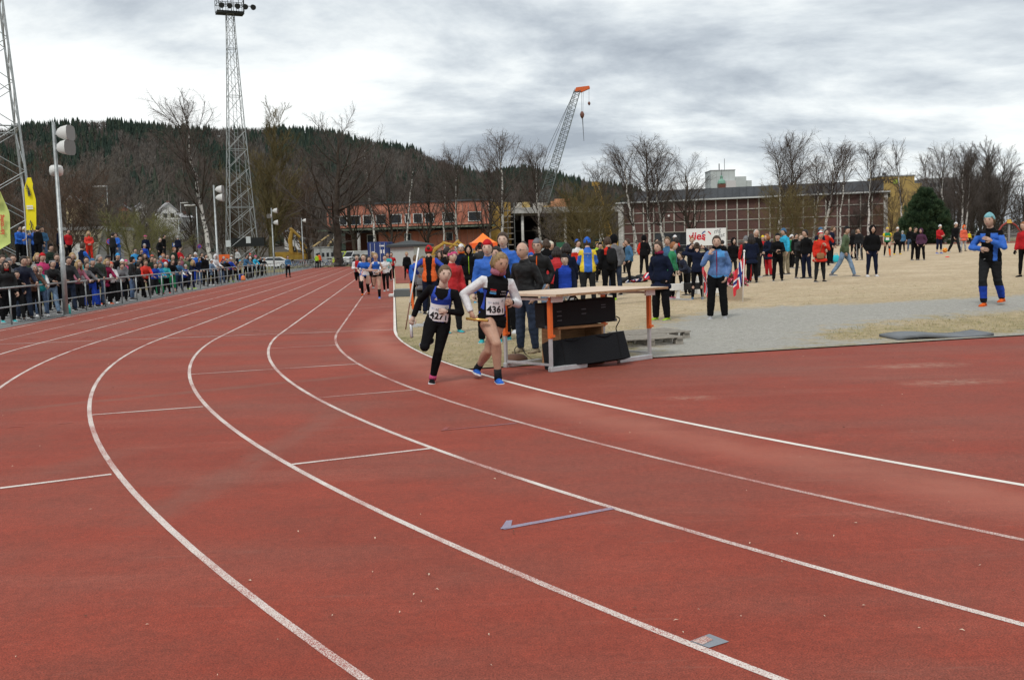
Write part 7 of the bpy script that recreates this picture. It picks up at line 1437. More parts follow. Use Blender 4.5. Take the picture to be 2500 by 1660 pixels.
    if scarf: P = [nk+J['S']*(.028*H)+J['SX']*math.sin(a_)*.044*H+J['SY']*(math.cos(a_)*.047+.008)*H for a_ in np.linspace(0, 2*math.pi, 13)]; V, F = tube(P, np.full(13, .021*H), 8, False, J['S'], np.full(13, .012*H)); child('scarf', V, F, [cm(scarf)])
    if 'glasses' in extras and detail:
        for s in (-1, 1):
            mb = MB(); c = np.array([s*.15, .43, .045])*hh; P = [c+np.array([math.cos(a_)*.085, 0, math.sin(a_)*.062])*hh for a_ in np.linspace(0, 2*math.pi, 9)]; mb.tube(P, .008*hh, 4, 0, False); mb.tube([c+np.array([s*.085, 0, .01])*hh, np.array([s*.36, -.02, .06])*hh], .008*hh, 4)
            V = onhead(np.concatenate(mb.V)); child('glasses_rim', V, mb.F, [DARK])
    if 'shades' in extras: V, F = cat_([ell(np.array([s*.15, .41, .045])*hh, np.array([.1, .035, .065])*hh, 8, 4) for s in (-1, 1)]); child('sunglasses', onhead(V), F, [DARK])
    if 'pack' in extras or any(isinstance(q, tuple) and q[0] == 'pack' for q in extras):
        pc = next((q[1] for q in extras if isinstance(q, tuple) and q[0] == 'pack'), 'black'); c = J['pel']+J['S']*.17*H-J['SY']*.115*H; V, F = ell((0, 0, 0), (1, 1, 1), 10, 8); V = np.sign(V)*np.abs(V)**.7; V = c+np.outer(V[:, 0], J['SX'])*.085*H+np.outer(V[:, 1], J['SY'])*.05*H+np.outer(V[:, 2], J['S'])*.125*H; child('backpack', V, F, [cm(pc)])
    if any(isinstance(q, tuple) and q[0] == 'handbag' for q in extras):
        pc = next(q[1] for q in extras if isinstance(q, tuple) and q[0] == 'handbag'); c = J['pel']-J['S']*.01*H+J['SY']*.105*H+J['SX']*.03*H; V, F = ell((0, 0, 0), (1, 1, 1), 10, 8); V = np.sign(V)*np.abs(V)**.5; V = c+np.outer(V[:, 0], J['SX'])*.08*H+np.outer(V[:, 1], J['SY'])*.025*H+np.outer(V[:, 2], J['S'])*.06*H; b_ = child('shoulder_bag', V, F, [mat('bag_leather', (.26, .12, .05), .6)]); P = [c+J['S']*.05*H+J['SX']*.02*H, J['pel']+J['S']*.2*H+J['SY']*.095*H, J['pel']+J['S']*.29*H+J['SX']*.05*H+J['SY']*.04*H]; V, F = tube(P, .006*H, 6); child('strap', V, F, [mat('bag_leather', (.26, .12, .05))], parent=b_)
    if any(isinstance(q, tuple) and q[0] == 'zip' for q in extras):
        pc = next(q[1] for q in extras if isinstance(q, tuple) and q[0] == 'zip'); P = [J['pel']+J['S']*t*H+J['SY']*(b_+cfg[2]+s+.001)*H for t, b_, s in ((-.02, .066, -.004), (.05, .069, 0), (.12, .062, 0), (.2, .068, .008), (.25, .064, .006), (.285, .046, .004))]; V, F = tube(P, .0055*H, 6); child('zip', V, F, [cm(pc)])
    if 'camera' in extras: c = (J['lwr']+J['rwr'])/2+(J['lfd']+J['rfd'])*.03*H; mb = MB(); mb.box(-.07, .07, -.03, .03, -.045, .045, 0, .01); V = np.concatenate(mb.V)+c; child('camera_body', V, mb.F, [DARK]); V, F = tube([c+J['Y']*.03, c+J['Y']*.1], [.035, .04], 8); child('camera_lens', V, F, [DARK])
    return root, J, dict(H=H, hc=hc, hh=hh, Rh=Rh, child=child, loc=np.array([X_, Y_, Z_]), rot=R_(180+face))
# ------------------------------------------------------------------ prints and number bibs that follow the chest
def chest_wrap(J, H, g, pts, t0, back=False, rot=0., eps=.006):
    """pts (n,2) in metres, x to the viewer's right, z up -> on the front (or back) of the torso"""
    pts = np.asarray(pts, float); c, s = math.cos(rot), math.sin(rot); x = (pts[:, 0]*c-pts[:, 1]*s)/H; t = (pts[:, 0]*s+pts[:, 1]*c)/H+t0; sg = -1 if back else 1
    tt = [q[0] for q in TPROF]; a = np.interp(t, tt, [q[1] for q in TPROF])+g; b_ = np.interp(t, tt, [q[2] for q in TPROF])+g; sh = np.interp(t, tt, [q[3] for q in TPROF])
    y = sh+sg*(b_*np.sqrt(np.clip(1-(x/a)**2, .02, 1))+eps); return J['pel']+np.outer(t*H, J['S'])+np.outer(-sg*x*H, J['SX'])+np.outer(y*H, J['SY'])
def grid_patch(w_, h, cx=0, cz=0, n=8, m=6): 
    P = [(cx-w_/2+w_*i/n, cz-h/2+h*j/m) for i in range(n+1) for j in range(m+1)]; return P, [(i*(m+1)+j, (i+1)*(m+1)+j, (i+1)*(m+1)+j+1, i*(m+1)+j+1) for i in range(n) for j in range(m)]
def wrap_text(info, J, g, txt, size, m, cx, cz, t0, name, bold=.002, back=False, rot=0., eps=.010, parent=None, shear=0.):
    me = text_mesh(txt, size, m, bold, 0, shear); V = np.array([v.co[:2] for v in me.vertices]); 
    if len(V) == 0: return
    F = [tuple(p.vertices) for p in me.polygons]; bpy.data.meshes.remove(me); W_ = chest_wrap(J, info['H'], g, V+np.array([cx, cz]), t0, back, rot, eps); return info['child'](name, W_, F, [m], smooth=False, parent=parent)
def patch(info, J, g, w_, h, cx, cz, t0, m, name, back=False, rot=0., eps=.007, parent=None):
    P, F = grid_patch(w_, h, cx, cz); return info['child'](name, chest_wrap(J, info['H'], g, P, t0, back, rot, eps), F, [m], parent=parent)
def bib(info, J, g, num, sub, t0, rot=0., w_=.235, h=.215):
    b_ = patch(info, J, g, w_, h, 0, 0, t0, mat('bib_paper', (.68, .67, .68), .6), 'race_bib', rot=rot); K_ = mat('bib_ink', (.012, .012, .013), .6); GI = mat('bib_grey_ink', (.16, .17, .19), .6)
    wrap_text(info, J, g, num, .118, K_, -.022, -.042, t0, 'bib_number', .0035, rot=rot, parent=b_); wrap_text(info, J, g, sub, .085, K_, .092, -.062, t0, 'bib_number', .002, rot=rot, parent=b_)
    wrap_text(info, J, g, 'NTE', .042, GI, .0, .040, t0, 'bib_sponsor', .0008, rot=rot, parent=b_); wrap_text(info, J, g, 'v~', .045, mat('bib_pale_blue', (.30, .40, .60), .6), -.075, .052, t0, 'bib_logo', .0004, rot=rot, parent=b_); wrap_text(info, J, g, 'K', .05, GI, .08, .068, t0, 'bib_logo', .0, rot=rot, parent=b_, shear=.4)
def baton(info, J, nm, L, m, label, tip=None, ang=0.):
    """relay baton through the fist; a thing of its own"""
    W_ = J[nm+'wr']+J[nm+'fd']*.055*info['H']; R = rotm('z', info['rot']); c = R@W_+info['loc']; d = R@unit(np.cross(J[nm+'fd'], J[nm+'bend'])*.35+J['Y']*.6+J['X']*(-.7)) if tip is None else unit(np.array(tip)); mb = MB(); mb.tube([-d*L*.35, d*L*.65], .019, 12, 0); o_ = ob('relay_baton', None, None, tuple(c), label=label, cat='baton'); mb.build('tube', m, o_, True); mb = MB(); mb.tube([d*L*.651, d*L*.655], .0145, 12); mb.build('bore', DARK, o_)
# ------------------------------------------------------------------ the two leading runners
def z427(z): 
    t, x = z['t'], np.abs(z['x']); fr = z['y'] > 0; scoop = (t > .19) & (x < .052*np.clip((t-.185)/.05, 0, 1)) & (t > .20); blue = (~z['arm']) & (x < .083-.02*np.clip((t-.2)/.08, 0, 1)) & (t > .075+.35*np.clip(x-.05, 0, 1)) & (t < .292) & ~scoop
    blue |= (~z['arm']) & (x < .05) & (t > -.02) & (t <= .09); wh = (~z['arm']) & (t < .11) & (t > -.0) & (np.abs(x-.072-.1*np.clip(t-.03, 0, 1)) < .006); return np.where(wh, 2, np.where(blue, 1, 0))
r1, J1, I1 = person(1046, 645, 936, 4, dict(lean=13, tilt=-11, side=0, twist=-6, hy=14, hp=4, ll=(8, -3, 26), rl=(26, 6, 118), ra=(-28, 28, 46, 12), la=(8, 26, 112, 50), fist=.9, shw=1.06), ('tight', 'black'), ('tights', 'black'), ('black', 'white'), ('bun', 'darkblond'), None, 'pale', True,
    label='person runner in blue singlet over black sleeves wearing bib 427', vox=.0095, tops=z427, tops_mats=[cm('black'), cm('royal', 'shiny'), cm('white')], detail=True, build=1.06)
r1['label'] = 'runner in blue singlet over black sleeves and tights, wearing number 427'
bib(I1, J1, .005, '427', '1', .085, rot=.05)
V = chest_wrap(J1, I1['H'], .006, [(-.075, .0), (-.035, .0), (-.055+.004, .04)], .19, eps=.009); I1['child']('chest_logo', V, [(0, 1, 2)], [cm('white')], smooth=False)
baton(I1, J1, 'r', .29, mat('baton_silver', (.62, .64, .66), .35, .5, metal=.3), 'white relay baton in the lowered hand of runner 427', tip=(.06, -.35, -.92))
for nm in 'lr': P = [J1[nm+'an']-J1[nm+'sh']*.03*I1['H'], J1[nm+'an']+J1[nm+'sh']*.012*I1['H']]; V, F = tube(P, .031*I1['H'], 10); I1['child']('sock', V, F, [cm('pink')])
def z436(z):
    t, x = z['t'], np.abs(z['x']); side = (~z['arm']) & (x > .072) & (t < .20); wh = z['arm'] | ((x > .074) & (t > .215)); return np.where(wh, 2, np.where(side, 1, 0))
r2, J2, I2 = person(1187, 612, 930, 10, dict(lean=10, tilt=-7, twist=4, hy=16, hp=12, rl=(44, -17, 54), ll=(-6, -12, 46), ra=(-14, 46, 82, 52), la=(-6, 30, 122, 26), fist=.95, shw=1.0), ('tunic', 'black'), ('shorts', 'black'), ('blue', 'white'), ('ponytail', 'straw'), None, 'tanskin', True,
    label='runner in black vest over white sleeves and black shorts, wearing number 436', vox=.0095, tops=z436, tops_mats=[cm('black'), cm('royal', 'shiny'), cm('white')], detail=True, bare_legs=True, scarf='rose', build=1.0)
bib(I2, J2, .007, '436', '1', .095, rot=.10)
patch(I2, J2, .009, .075, .016, -.062, .085, .165, cm('red'), 'chest_print'); patch(I2, J2, .009, .07, .012, -.062, .066, .165, cm('lightgrey'), 'chest_print'); patch(I2, J2, .009, .08, .024, -.062, .04, .165, mat('print_blue', (.08, .32, .62), .6), 'chest_print'); patch(I2, J2, .009, .07, .012, .07, .072, .165, cm('lightgrey'), 'chest_print'); wrap_text(I2, J2, .009, 'v NTE', .03, cm('lightgrey'), .07, .036, .165, 'chest_print', .001)
baton(I2, J2, 'r', .29, mat('baton_gold', (.60, .38, .10), .3, .5, metal=.5), 'gold relay baton in the hand of runner 436', tip=(.93, -.3, -.1))
for nm in 'lr':
    V, F = tube([J2[nm+'an']-J2[nm+'sh']*.062*I2['H'], J2[nm+'an']-J2[nm+'sh']*.02*I2['H'], J2[nm+'an']+J2[nm+'sh']*.015*I2['H']], np.array([.027, .026, .029])*I2['H'], 10); I2['child']('sock', V, F, [cm('charcoal')])
V, F = tube([J2['lwr']-J2['lfd']*.02, J2['lwr']+J2['lfd']*.015], .034, 12); I2['child']('wristwatch', V, F, [DARK])

# ------------------------------------------------------------------ the runners further up the straight
def zc_(main, *bands):
    """colour zones: bands = (index, test on the zone dictionary)"""
    def f(z):
        o = np.full(len(z['t']), main)
        for i, fn in bands: o = np.where(fn(z), i, o)
        return o
    return f
def label_of(*w): return ' '.join(w)
r3, J3, I3 = person(921, 617, 729, 6, 'runC', ('singlet', 'blue'), ('shorts', 'black'), ('blue', 'white'), ('wind', 'blond'), None, 'skin', True, label='runner in blue and white singlet and black shorts, bib on chest', bare_legs=True, bare_arms=True, tops=zc_(0, (1, lambda z: (np.abs(z['x']) > .045) & (z['t'] > .235)), (1, lambda z: (np.abs(z['x']) > .075) & (z['t'] < .12))), tops_mats=[cm('blue'), cm('white')], vox=.022)
patch(I3, J3, .006, .22, .2, 0, 0, .06, mat('bib_paper', (.68, .67, .68), .6), 'race_bib'); wrap_text(I3, J3, .006, '414', .11, mat('bib_ink', (.012, .012, .013)), 0, -.03, .06, 'bib_number')
V, F = tube([J3['lan']-J3['lsh']*.16*I3['H'], J3['lan']-J3['lsh']*.1*I3['H'], J3['lan']+J3['lsh']*.01*I3['H']], np.array([.036, .033, .026])*I3['H'], 10); I3['child']('knee_sock', V, F, [cm('black')])
V, F = tube([J3['ran']-J3['rsh']*.16*I3['H'], J3['ran']-J3['rsh']*.1*I3['H'], J3['ran']+J3['rsh']*.01*I3['H']], np.array([.036, .033, .026])*I3['H'], 10); I3['child']('knee_sock', V, F, [cm('black')])
r4, J4, I4 = person(892, 620, 721, 2, 'runB', ('tee', 'blue'), ('tights', 'black'), ('orange', 'black'), ('tied', 'darkblond'), None, 'pale', True, label='runner in blue short-sleeved shirt with white hem and black tights, bib on chest', bare_arms=True, tops=zc_(0, (1, lambda z: (~z['arm']) & (z['t'] < .10) & (np.abs(z['x']) > .045))), tops_mats=[cm('blue'), cm('white')], vox=.022)
patch(I4, J4, .01, .2, .2, .02, 0, .075, mat('bib_paper', (.68, .67, .68)), 'race_bib'); baton(I4, J4, 'r', .28, mat('baton_red', (.5, .03, .06), .4), 'dark red relay baton held by the runner in the blue short-sleeved shirt', tip=(.25, -.2, .9))
person(943, 622, 712, 4, 'runA', ('sweater', 'white'), ('tights', 'black'), ('lightgrey', 'white'), ('tied', 'darkhair'), None, 'pale', True, label='runner in white long-sleeved shirt and black tights', tops=zc_(0, (1, lambda z: (np.abs(z['x']) > .07) & (z['t'] < .1) & ~z['arm'])), tops_mats=[cm('white'), cm('red')], vox=.025)
person(875, 622, 708, 2, 'runC', ('sweater', 'white'), ('tights', 'black'), ('salmon', 'white'), ('tied', 'darkblond'), None, 'pale', True, label='runner in white sleeves with red chest panel at the back of the leading bunch', tops=zc_(0, (1, lambda z: (~z['arm']) & (np.abs(z['x']) < .06))), tops_mats=[cm('white'), cm('red')], vox=.025)
person(949, 617, 686, 2, 'runB', ('tee', 'turquoise'), ('tights', 'black'), ('black', 'white'), ('tied', 'darkblond'), None, 'skin', True, label='runner in turquoise shirt well behind the leading bunch', vox=.035)
person(958, 616, 683, 2, 'runA', ('tee', 'red'), ('tights', 'black'), ('black', 'white'), ('tied', 'brownhair'), None, 'skin', True, label='last runner in red shirt behind the one in turquoise', vox=.035)
person(905, 626, 706, 2, 'runB', ('tee', 'charcoal'), ('tights', 'black'), ('white', 'white'), ('tied', 'brownhair'), None, 'skin', True, label='runner in dark shirt hidden in the middle of the leading bunch', vox=.03)
person(704, 624, 677, 30, 'clasp', ('jacket', 'steel'), ('trousers', 'black'), ('black', 'black'), ('short', 'darkhair'), None, 'skin', label='person in steel-blue jacket standing alone on the outer lanes', vox=.04)
# ------------------------------------------------------------------ people on the infield, from the hurdle to the table
def IN(x, yh, yf, face, pose, top, legs, hair, label, **k): return person(x, yh, yf, face, pose, top, legs, k.pop('shoes', ('charcoal', 'white')), hair, k.pop('hat', None), k.pop('skin', 'skin'), k.pop('fem', False), label=label, **k)
IN(1017, 622, 748, 150, 'stand', ('jacket', 'blue'), ('trousers', 'black'), ('short', 'darkblond'), 'person in bright blue sweater behind the white leaning pole')
IN(1052, 597, 768, 178, 'hips', ('shell', 'orange'), ('trousers', 'navy'), ('bun', 'brownhair'), 'person in orange and black running jacket with blue sleeves and red cap', hat=('beanie', 'red'), tops=zc_(0, (1, lambda z: (np.abs(z['x']) < .035+.02*np.clip((z['t']-.1)*5, 0, 1)) & ~z['arm']), (2, lambda z: z['arm'])), tops_mats=[cm('orange', 'shiny'), cm('black'), cm('royal', 'shiny')])
IN(1036, 625, 765, 165, 'stand', ('longpuffer', 'grey'), ('trousers', 'charcoal'), ('long', 'darkblond'), 'person in dark grey quilted coat beside the orange running jacket', fem=True, shoes=('white', 'white'))
IN(1108, 607, 814, 28, 'stand', ('shell', 'red'), ('trousers', 'charcoal'), ('ponytail', 'brownhair'), 'person in red shell jacket with pink headband behind runner 427', fem=True, hat=('band', 'pink'), skin='pale', shoes=('turquoise', 'fuchsia'))
IN(1075, 612, 742, 20, 'pockets', ('jacket', 'charcoal'), ('trousers', 'black'), ('bob', 'brownhair'), 'person in dark jacket half hidden beside the orange running jacket', fem=True)
IN(1090, 604, 745, 110, 'stand', ('jacket', 'black'), ('trousers', 'black'), ('ponytail', 'darkhair'), 'person in black jacket in profile behind the pink headband', fem=True)
IN(1095, 600, 720, 10, 'crossed', ('jacket', 'charcoal'), ('trousers', 'black'), ('short', 'darkhair'), 'person in black peaked cap behind the group at the hurdle', hat=('cap', 'black'))
IN(1131, 594, 737, -8, 'stand', ('jacket', 'navy'), ('tights', 'black'), ('short', 'brownhair'), 'person in white beanie and navy jacket with orange scarf and red shoes', hat=('beanie', 'white'), scarf='orange', shoes=('red', 'red'), gloves='lightgrey')
IN(1148, 597, 741, 0, 'pockets', ('coat', 'black'), ('tights', 'black'), ('long', 'darkhair'), 'person in hooded black coat with lime zip and turquoise shoes', hat=('hood', 'black'), fem=True, shoes=('cyan', 'white'), extras=(('zip', 'lime'),))
IN(1167, 598, 712, 60, 'stand', ('jacket', 'grey'), ('trousers', 'black'), ('short', 'darkhair'), 'person in grey jacket before the orange tent', extras=('pack',))
IN(1178, 590, 728, 200, 'stand', ('puffer', 'charcoal'), ('trousers', 'black'), ('short', 'darkhair'), 'person in black beanie and dark quilted jacket before the orange tent', hat=('beanie', 'black'))
IN(1198, 582, 838, -5, 'stand', ('shell', 'blue'), ('trousers', 'black'), ('short', 'brownhair'), 'person in blue jacket and red headband behind runner 436', hat=('beanie', 'red'), skin='pale', shoes=('turquoise', 'white'))
IN(1222, 600, 832, -25, 'crossed', ('jacket', 'black'), ('trousers', 'black'), ('short', 'darkhair'), 'person in black sweater with lime stripe on trousers behind runner 436', shoes=('turquoise', 'white'), legz=lambda z: (np.abs(z['x']-.072) < .012)*1, legs_mats=[cm('black'), cm('lime')])
IN(1236, 566, 815, -10, 'stand', ('shell', 'blue'), ('trousers', 'black'), ('short', 'brownhair'), 'bare-headed person in bright blue jacket, tallest of the group behind runner 436', skin='pale', shoes=('white', 'white'))
IN(1288, 590, 862, -38, 'pockets', ('shell', 'black'), ('jeans', 'darkjeans'), ('bald', 'greyhair'), 'person with glasses in black jacket, jeans and tan boots by the table', extras=('glasses',), shoes=('tan', 'brown'), build=1.06)
IN(1318, 580, 805, -12, 'pockets', ('shell', 'black'), ('jeans', 'lightdenim'), ('short', 'ginger'), 'person in grey beanie and black jacket with orange zip', hat=('beanie', 'grey'), extras=(('zip', 'orange'), 'glasses'), shoes=('black', 'black'))
IN(1299, 596, 735, 10, 'stand', ('jacket', 'steel'), ('trousers', 'black'), ('short', 'brownhair'), 'person in blue beanie peering beside the black jacket with orange zip', hat=('beanie', 'blue'), H=1.5)
IN(1280, 587, 735, 160, 'stand', ('jacket', 'blue'), ('trousers', 'black'), ('short', 'darkhair'), 'person in white peaked cap behind the tallest person in blue', hat=('cap', 'white'))
IN(1338, 583, 735, 190, 'stand', ('jacket', 'black'), ('trousers', 'black'), ('bob', 'brownhair'), 'person in black fur-collared jacket behind the black jacket with orange zip', fem=True)
IN(1346, 588, 718, 30, 'stand', ('jacket', 'charcoal'), ('trousers', 'black'), ('short', 'brownhair'), 'person in cream knitted hat in the crowd behind the table', hat=('beanie', 'cream'))
IN(1362, 602, 775, 165, 'stand', ('puffer', 'red'), ('trousers', 'black'), ('bob', 'darkhair'), 'person in crimson quilted jacket seen from behind', fem=True)
IN(1383, 617, 800, -8, 'stand', ('vest', 'royal', 'navy'), ('trousers', 'lightgrey'), ('short', 'brownhair'), 'person in bright blue quilted vest and dark striped beanie behind the table', hat=('beanie', 'charcoal'), skin='pale', shoes=('charcoal', 'white'))
IN(1386, 593, 770, 175, 'headhand', ('jacket', 'navy'), ('trousers', 'black'), ('bob', 'darkhair'), 'person in navy with a raised arm behind the person in blue', fem=True)
IN(1412, 586, 700, 20, 'stand', ('jacket', 'brightred'), ('trousers', 'black'), ('short', 'darkhair'), 'person in red and white tracksuit top beyond the yellow and blue jacket', tops=zc_(0, (1, lambda z: z['t'] > .2)), tops_mats=[cm('brightred'), cm('white')])
IN(1410, 583, 690, 10, 'stand', ('jacket', 'darkgreen'), ('trousers', 'black'), ('short', 'brownhair'), 'person in blue beanie and dark green jacket far behind the table', hat=('beanie', 'blue'))
yb, JY, IY = IN(1437, 577, 742, 180, 'clasp', ('shell', 'blue'), ('trousers', 'charcoal'), ('short', 'brownhair'), 'person in blue jacket with yellow side stripes and blue beanie seen from behind', hat=('beanie', 'blue'), tops=zc_(0, (1, lambda z: (~z['arm']) & (np.abs(z['x']) > .062)), (1, lambda z: (z['arm']) & (z['t'] > .2)), (0, lambda z: z['arm'] & (z['t'] < .2))), tops_mats=[cm('blue', 'shiny'), cm('yellow', 'shiny')], build=1.1)
wrap_text(IY, JY, .016, 'STJORDALS', .055, cm('lightgrey'), 0, .0, .225, 'back_print', .001, back=True, eps=.012); wrap_text(IY, JY, .016, 'IL', .05, cm('lightgrey'), 0, -.075, .225, 'back_print', .001, back=True, eps=.012)
IN(1488, 576, 735, 200, 'stand', ('shell', 'black'), ('trousers', 'black'), ('short', 'brownhair'), 'person in black jacket with red and black rucksack behind the table', hat=('cap', 'brown'), extras=(('pack', 'charcoal'),), gloves='black', tops=zc_(0, (1, lambda z: (z['t'] > .2) & (np.abs(z['x']) > .03) & (z['y'] < -.0) & ~z['arm'])), tops_mats=[cm('black'), cm('brightred')], shoes=('lime', 'white'))
IN(1503, 571, 722, 195, 'pockets', ('jacket', 'grey'), ('jeans', 'darkjeans'), ('short', 'darkhair'), 'person in black hood and grey jacket behind the rucksack', hat=('hood', 'black'))
IN(1537, 582, 692, -75, 'contra', ('jacket', 'steel'), ('tights', 'black'), ('short', 'brownhair'), 'person in steel-blue jacket with grey hood standing in profile', skin='skin')
IN(1528, 590, 668, -60, 'camera', ('jacket', 'black'), ('trousers', 'black'), ('short', 'darkhair'), 'person in black and white reading papers beyond the steel-blue jacket')
IN(1573, 573, 672, 160, 'pockets', ('jacket', 'black'), ('trousers', 'black'), ('short', 'darkhair'), 'person in black hooded jacket with red sleeve panel standing back turned', hat=('hood', 'black'), tops=zc_(0, (1, lambda z: z['arm'] & (z['x'] < 0))), tops_mats=[cm('black'), cm('brightred')])
IN(1466, 591, 690, 10, 'stand', ('jacket', 'charcoal'), ('trousers', 'black'), ('short', 'darkhair'), 'person in dark helmet-like cap beyond the rucksack', hat=('beanie', 'black'))
IN(1459, 592, 672, 15, 'stand', ('vest', 'lime', 'green'), ('trousers', 'black'), ('short', 'darkhair'), 'steward in lime vest with green sleeves beyond the rucksack')
IN(1601, 582, 662, 40, 'camera', ('jacket', 'darkgreen'), ('trousers', 'black'), ('short', 'darkhair'), 'person in green and black top behind the person in navy parka', extras=('camera',))
wv, JW, IW = IN(1614, 588, 783, -42, 'pockets', ('coat', 'navy'), ('baggy', 'black'), ('short', 'brownhair'), 'person in navy parka beside the table', fem=True, build=1.1, scarf='magenta', shoes=('lime', 'lightgrey'))
IN(1632, 578, 720, -20, 'stand', ('jacket', 'steel'), ('trousers', 'black'), ('short', 'darkblond'), 'person in slate-blue jacket behind the person in navy parka')
IN(1641, 590, 731, 62, 'stand', ('shell', 'green'), ('tights', 'black'), ('tied', 'ginger'), 'person in bright green jacket and pink shoes', fem=True, skin='pale', shoes=('pink', 'fuchsia'))
IN(1653, 579, 700, 185, 'pockets', ('jacket', 'charcoal'), ('trousers', 'black'), ('short', 'darkhair'), 'person in dark jacket back turned behind the person in bright green')
IN(1648, 573, 672, 10, 'stand', ('jacket', 'red'), ('trousers', 'black'), ('short', 'brownhair'), 'person in white beanie and red jacket far behind the person in bright green', hat=('beanie', 'white'))
IN(1678, 613, 722, -70, dict(POSES['hold'], lean=25), ('puffer', 'navy'), ('trousers', 'black'), ('short', 'brownhair'), 'person in navy quilted jacket bending beside the podium', H=1.35, skin='pale')
IN(1690, 578, 680, 0, 'camera', ('jacket', 'navy'), ('trousers', 'black'), ('short', 'ginger'), 'person in navy holding something to the face before the white banner', skin='pale')
IN(1703, 591, 732, 172, 'headhands', ('jacket', 'navy'), ('tights', 'black'), ('bun', 'brownhair'), 'person in navy top with both arms raised behind the head', fem=True, shoes=('steel', 'lightgrey'))
bw, JB, IB = IN(1752, 574, 779, -14, 'phone', ('shell', 'steel'), ('baggy', 'black'), ('tied', 'brownhair'), 'person in two-tone blue jacket talking on a phone by the barrier', fem=True, scarf='black', shoes=('lightgrey', 'white'), extras=(('zip', 'magenta'),), tops=zc_(0, (1, lambda z: (z['t'] < .0)), (1, lambda z: (z['t'] > .21) & (z['x'] < .0) & ~z['arm'])), tops_mats=[mat('jacket_slate_blue', (.075, .15, .33), .6, .4, var=.2, vscale=7, bump=.6, bscale=14), mat('jacket_bright_blue', (.06, .25, .55), .6, .4, var=.15, vscale=7, bump=.6, bscale=14)], build=1.05)
IN(1764, 585, 668, 160, 'stand', ('jacket', 'black'), ('trousers', 'black'), ('short', 'darkhair'), 'person in blue cap behind the person on the phone', hat=('cap', 'blue'))
# ------------------------------------------------------------------ people further right on the pitch
IN(1790, 580, 682, 15, 'pockets', ('hoodie', 'black'), ('tights', 'charcoal'), ('short', 'darkhair'), 'person in black hooded top with small white crest', hat=('hood', 'black'), skin='pale')
IN(1822, 574, 690, 170, 'stand', ('jacket', 'charcoal'), ('trousers', 'red'), ('short', 'greyhair'), 'person in grey beanie half hidden behind the navy parka', hat=('beanie', 'grey'), tops=zc_(0, (1, lambda z: z['arm'])), tops_mats=[cm('charcoal'), cm('red')])
IN(1836, 571, 692, 178, 'clasp', ('coat', 'navy'), ('trousers', 'black'), ('long', 'darkhair'), 'person in long navy coat seen from behind beside the flag', fem=True)
IN(1845, 560, 679, 15, 'pockets', ('jacket', 'black'), ('trousers', 'charcoal'), ('receding', 'whitehair'), 'person in black jacket behind the person in long navy coat', shoes=('lightgrey', 'white'))
IN(1862, 574, 656, 0, 'stand', ('jacket', 'red'), ('trousers', 'navy'), ('short', 'darkblond'), 'person in red training top and yellow hat far behind', hat=('beanie', 'yellow'))
IN(1876, 571, 675, -70, 'clasp', ('coat', 'navy'), ('trousers', 'red'), ('bob', 'ginger'), 'person in navy parka and red trousers standing in profile', fem=True, skin='pale')
IN(1899, 568, 687, -15, 'hold', ('jacket', 'black'), ('trousers', 'black'), ('short', 'brownhair'), 'person in black jacket and knitted cap holding a camera low', fem=True, hat=('beanie', 'charcoal'), extras=('camera',))
IN(1917, 556, 671, -65, 'stand', ('jacket', 'cyan'), ('trousers', 'khaki'), ('short', 'brownhair'), 'person in bright turquoise-blue jacket, blue beanie and khaki trousers', hat=('beanie', 'steel'))
IN(1930, 572, 655, 60, 'stand', ('jacket', 'green'), ('trousers', 'black'), ('short', 'brownhair'), 'person in white beanie and green top behind the turquoise-blue jacket', hat=('beanie', 'white'))
IN(1942, 570, 655, 20, 'stand', ('jacket', 'black'), ('trousers', 'black'), ('short', 'darkhair'), 'person in black and white behind the person in short black jacket')
IN(1953, 571, 680, 8, 'crossed', ('puffer', 'black'), ('tights', 'charcoal'), ('tied', 'darkblond'), 'person in short black jacket and dark grey tights', fem=True, skin='pale')
IN(1969, 560, 681, -60, 'pockets', ('jacket', 'black'), ('trousers', 'navy'), ('short', 'darkhair'), 'person in black jacket and navy trousers turned to the person in short black jacket')
rc, JR, IR = IN(2002, 563, 689, 5, dict(POSES['stand'], la=(30, 20, 118, 40)), ('coat', 'brightred'), ('tights', 'charcoal'), ('short', 'brownhair'), 'person in bright red coat with leather shoulder bag and striped beanie', fem=True, hat=('beanie', 'white', 'red'), build=1.18, extras=(('handbag', 'brown'), ('pack', 'lime')), shoes=('charcoal', 'lightgrey'))
IN(2001, 554, 660, 20, 'stand', ('jacket', 'navy'), ('trousers', 'black'), ('short', 'brownhair'), 'person in blue beanie behind the red coat', hat=('beanie', 'steel'))
IN(2016, 560, 650, 10, 'phoneL', ('jacket', 'brightred'), ('trousers', 'black'), ('short', 'brownhair'), 'person in orange-red jacket with hand raised to the head')
IN(2030, 549, 645, 60, 'stand', ('jacket', 'navy'), ('tights', 'black'), ('short', 'darkblond'), 'person in dark navy top beside the orange-red jacket')
IN(2062, 551, 677, 62, 'walkp', ('shell', 'olive'), ('jeans', 'lightdenim'), ('short', 'brownhair'), 'person in olive green jacket and faded jeans striding across the pitch', hat=('beanie', 'charcoal'), hd=(-35, 0), shoes=('grey', 'lightgrey'))
IN(2084, 561, 633, 190, 'stand', ('jacket', 'black'), ('tights', 'black'), ('long', 'darkhair'), 'person in black back turned beyond the person in olive', fem=True)
IN(2098, 557, 636, -50, 'stand', ('jacket', 'charcoal'), ('trousers', 'black'), ('short', 'brownhair'), 'person in dark tracksuit with white leg stripes', legz=lambda z: (np.abs(np.abs(z['x'])-.07) < .012)*1, legs_mats=[cm('black'), cm('lightgrey')])
IN(2090, 560, 632, 60, 'stand', ('jacket', 'navy'), ('trousers', 'black'), ('short', 'darkblond'), 'person talking to the dark tracksuit with white stripes')
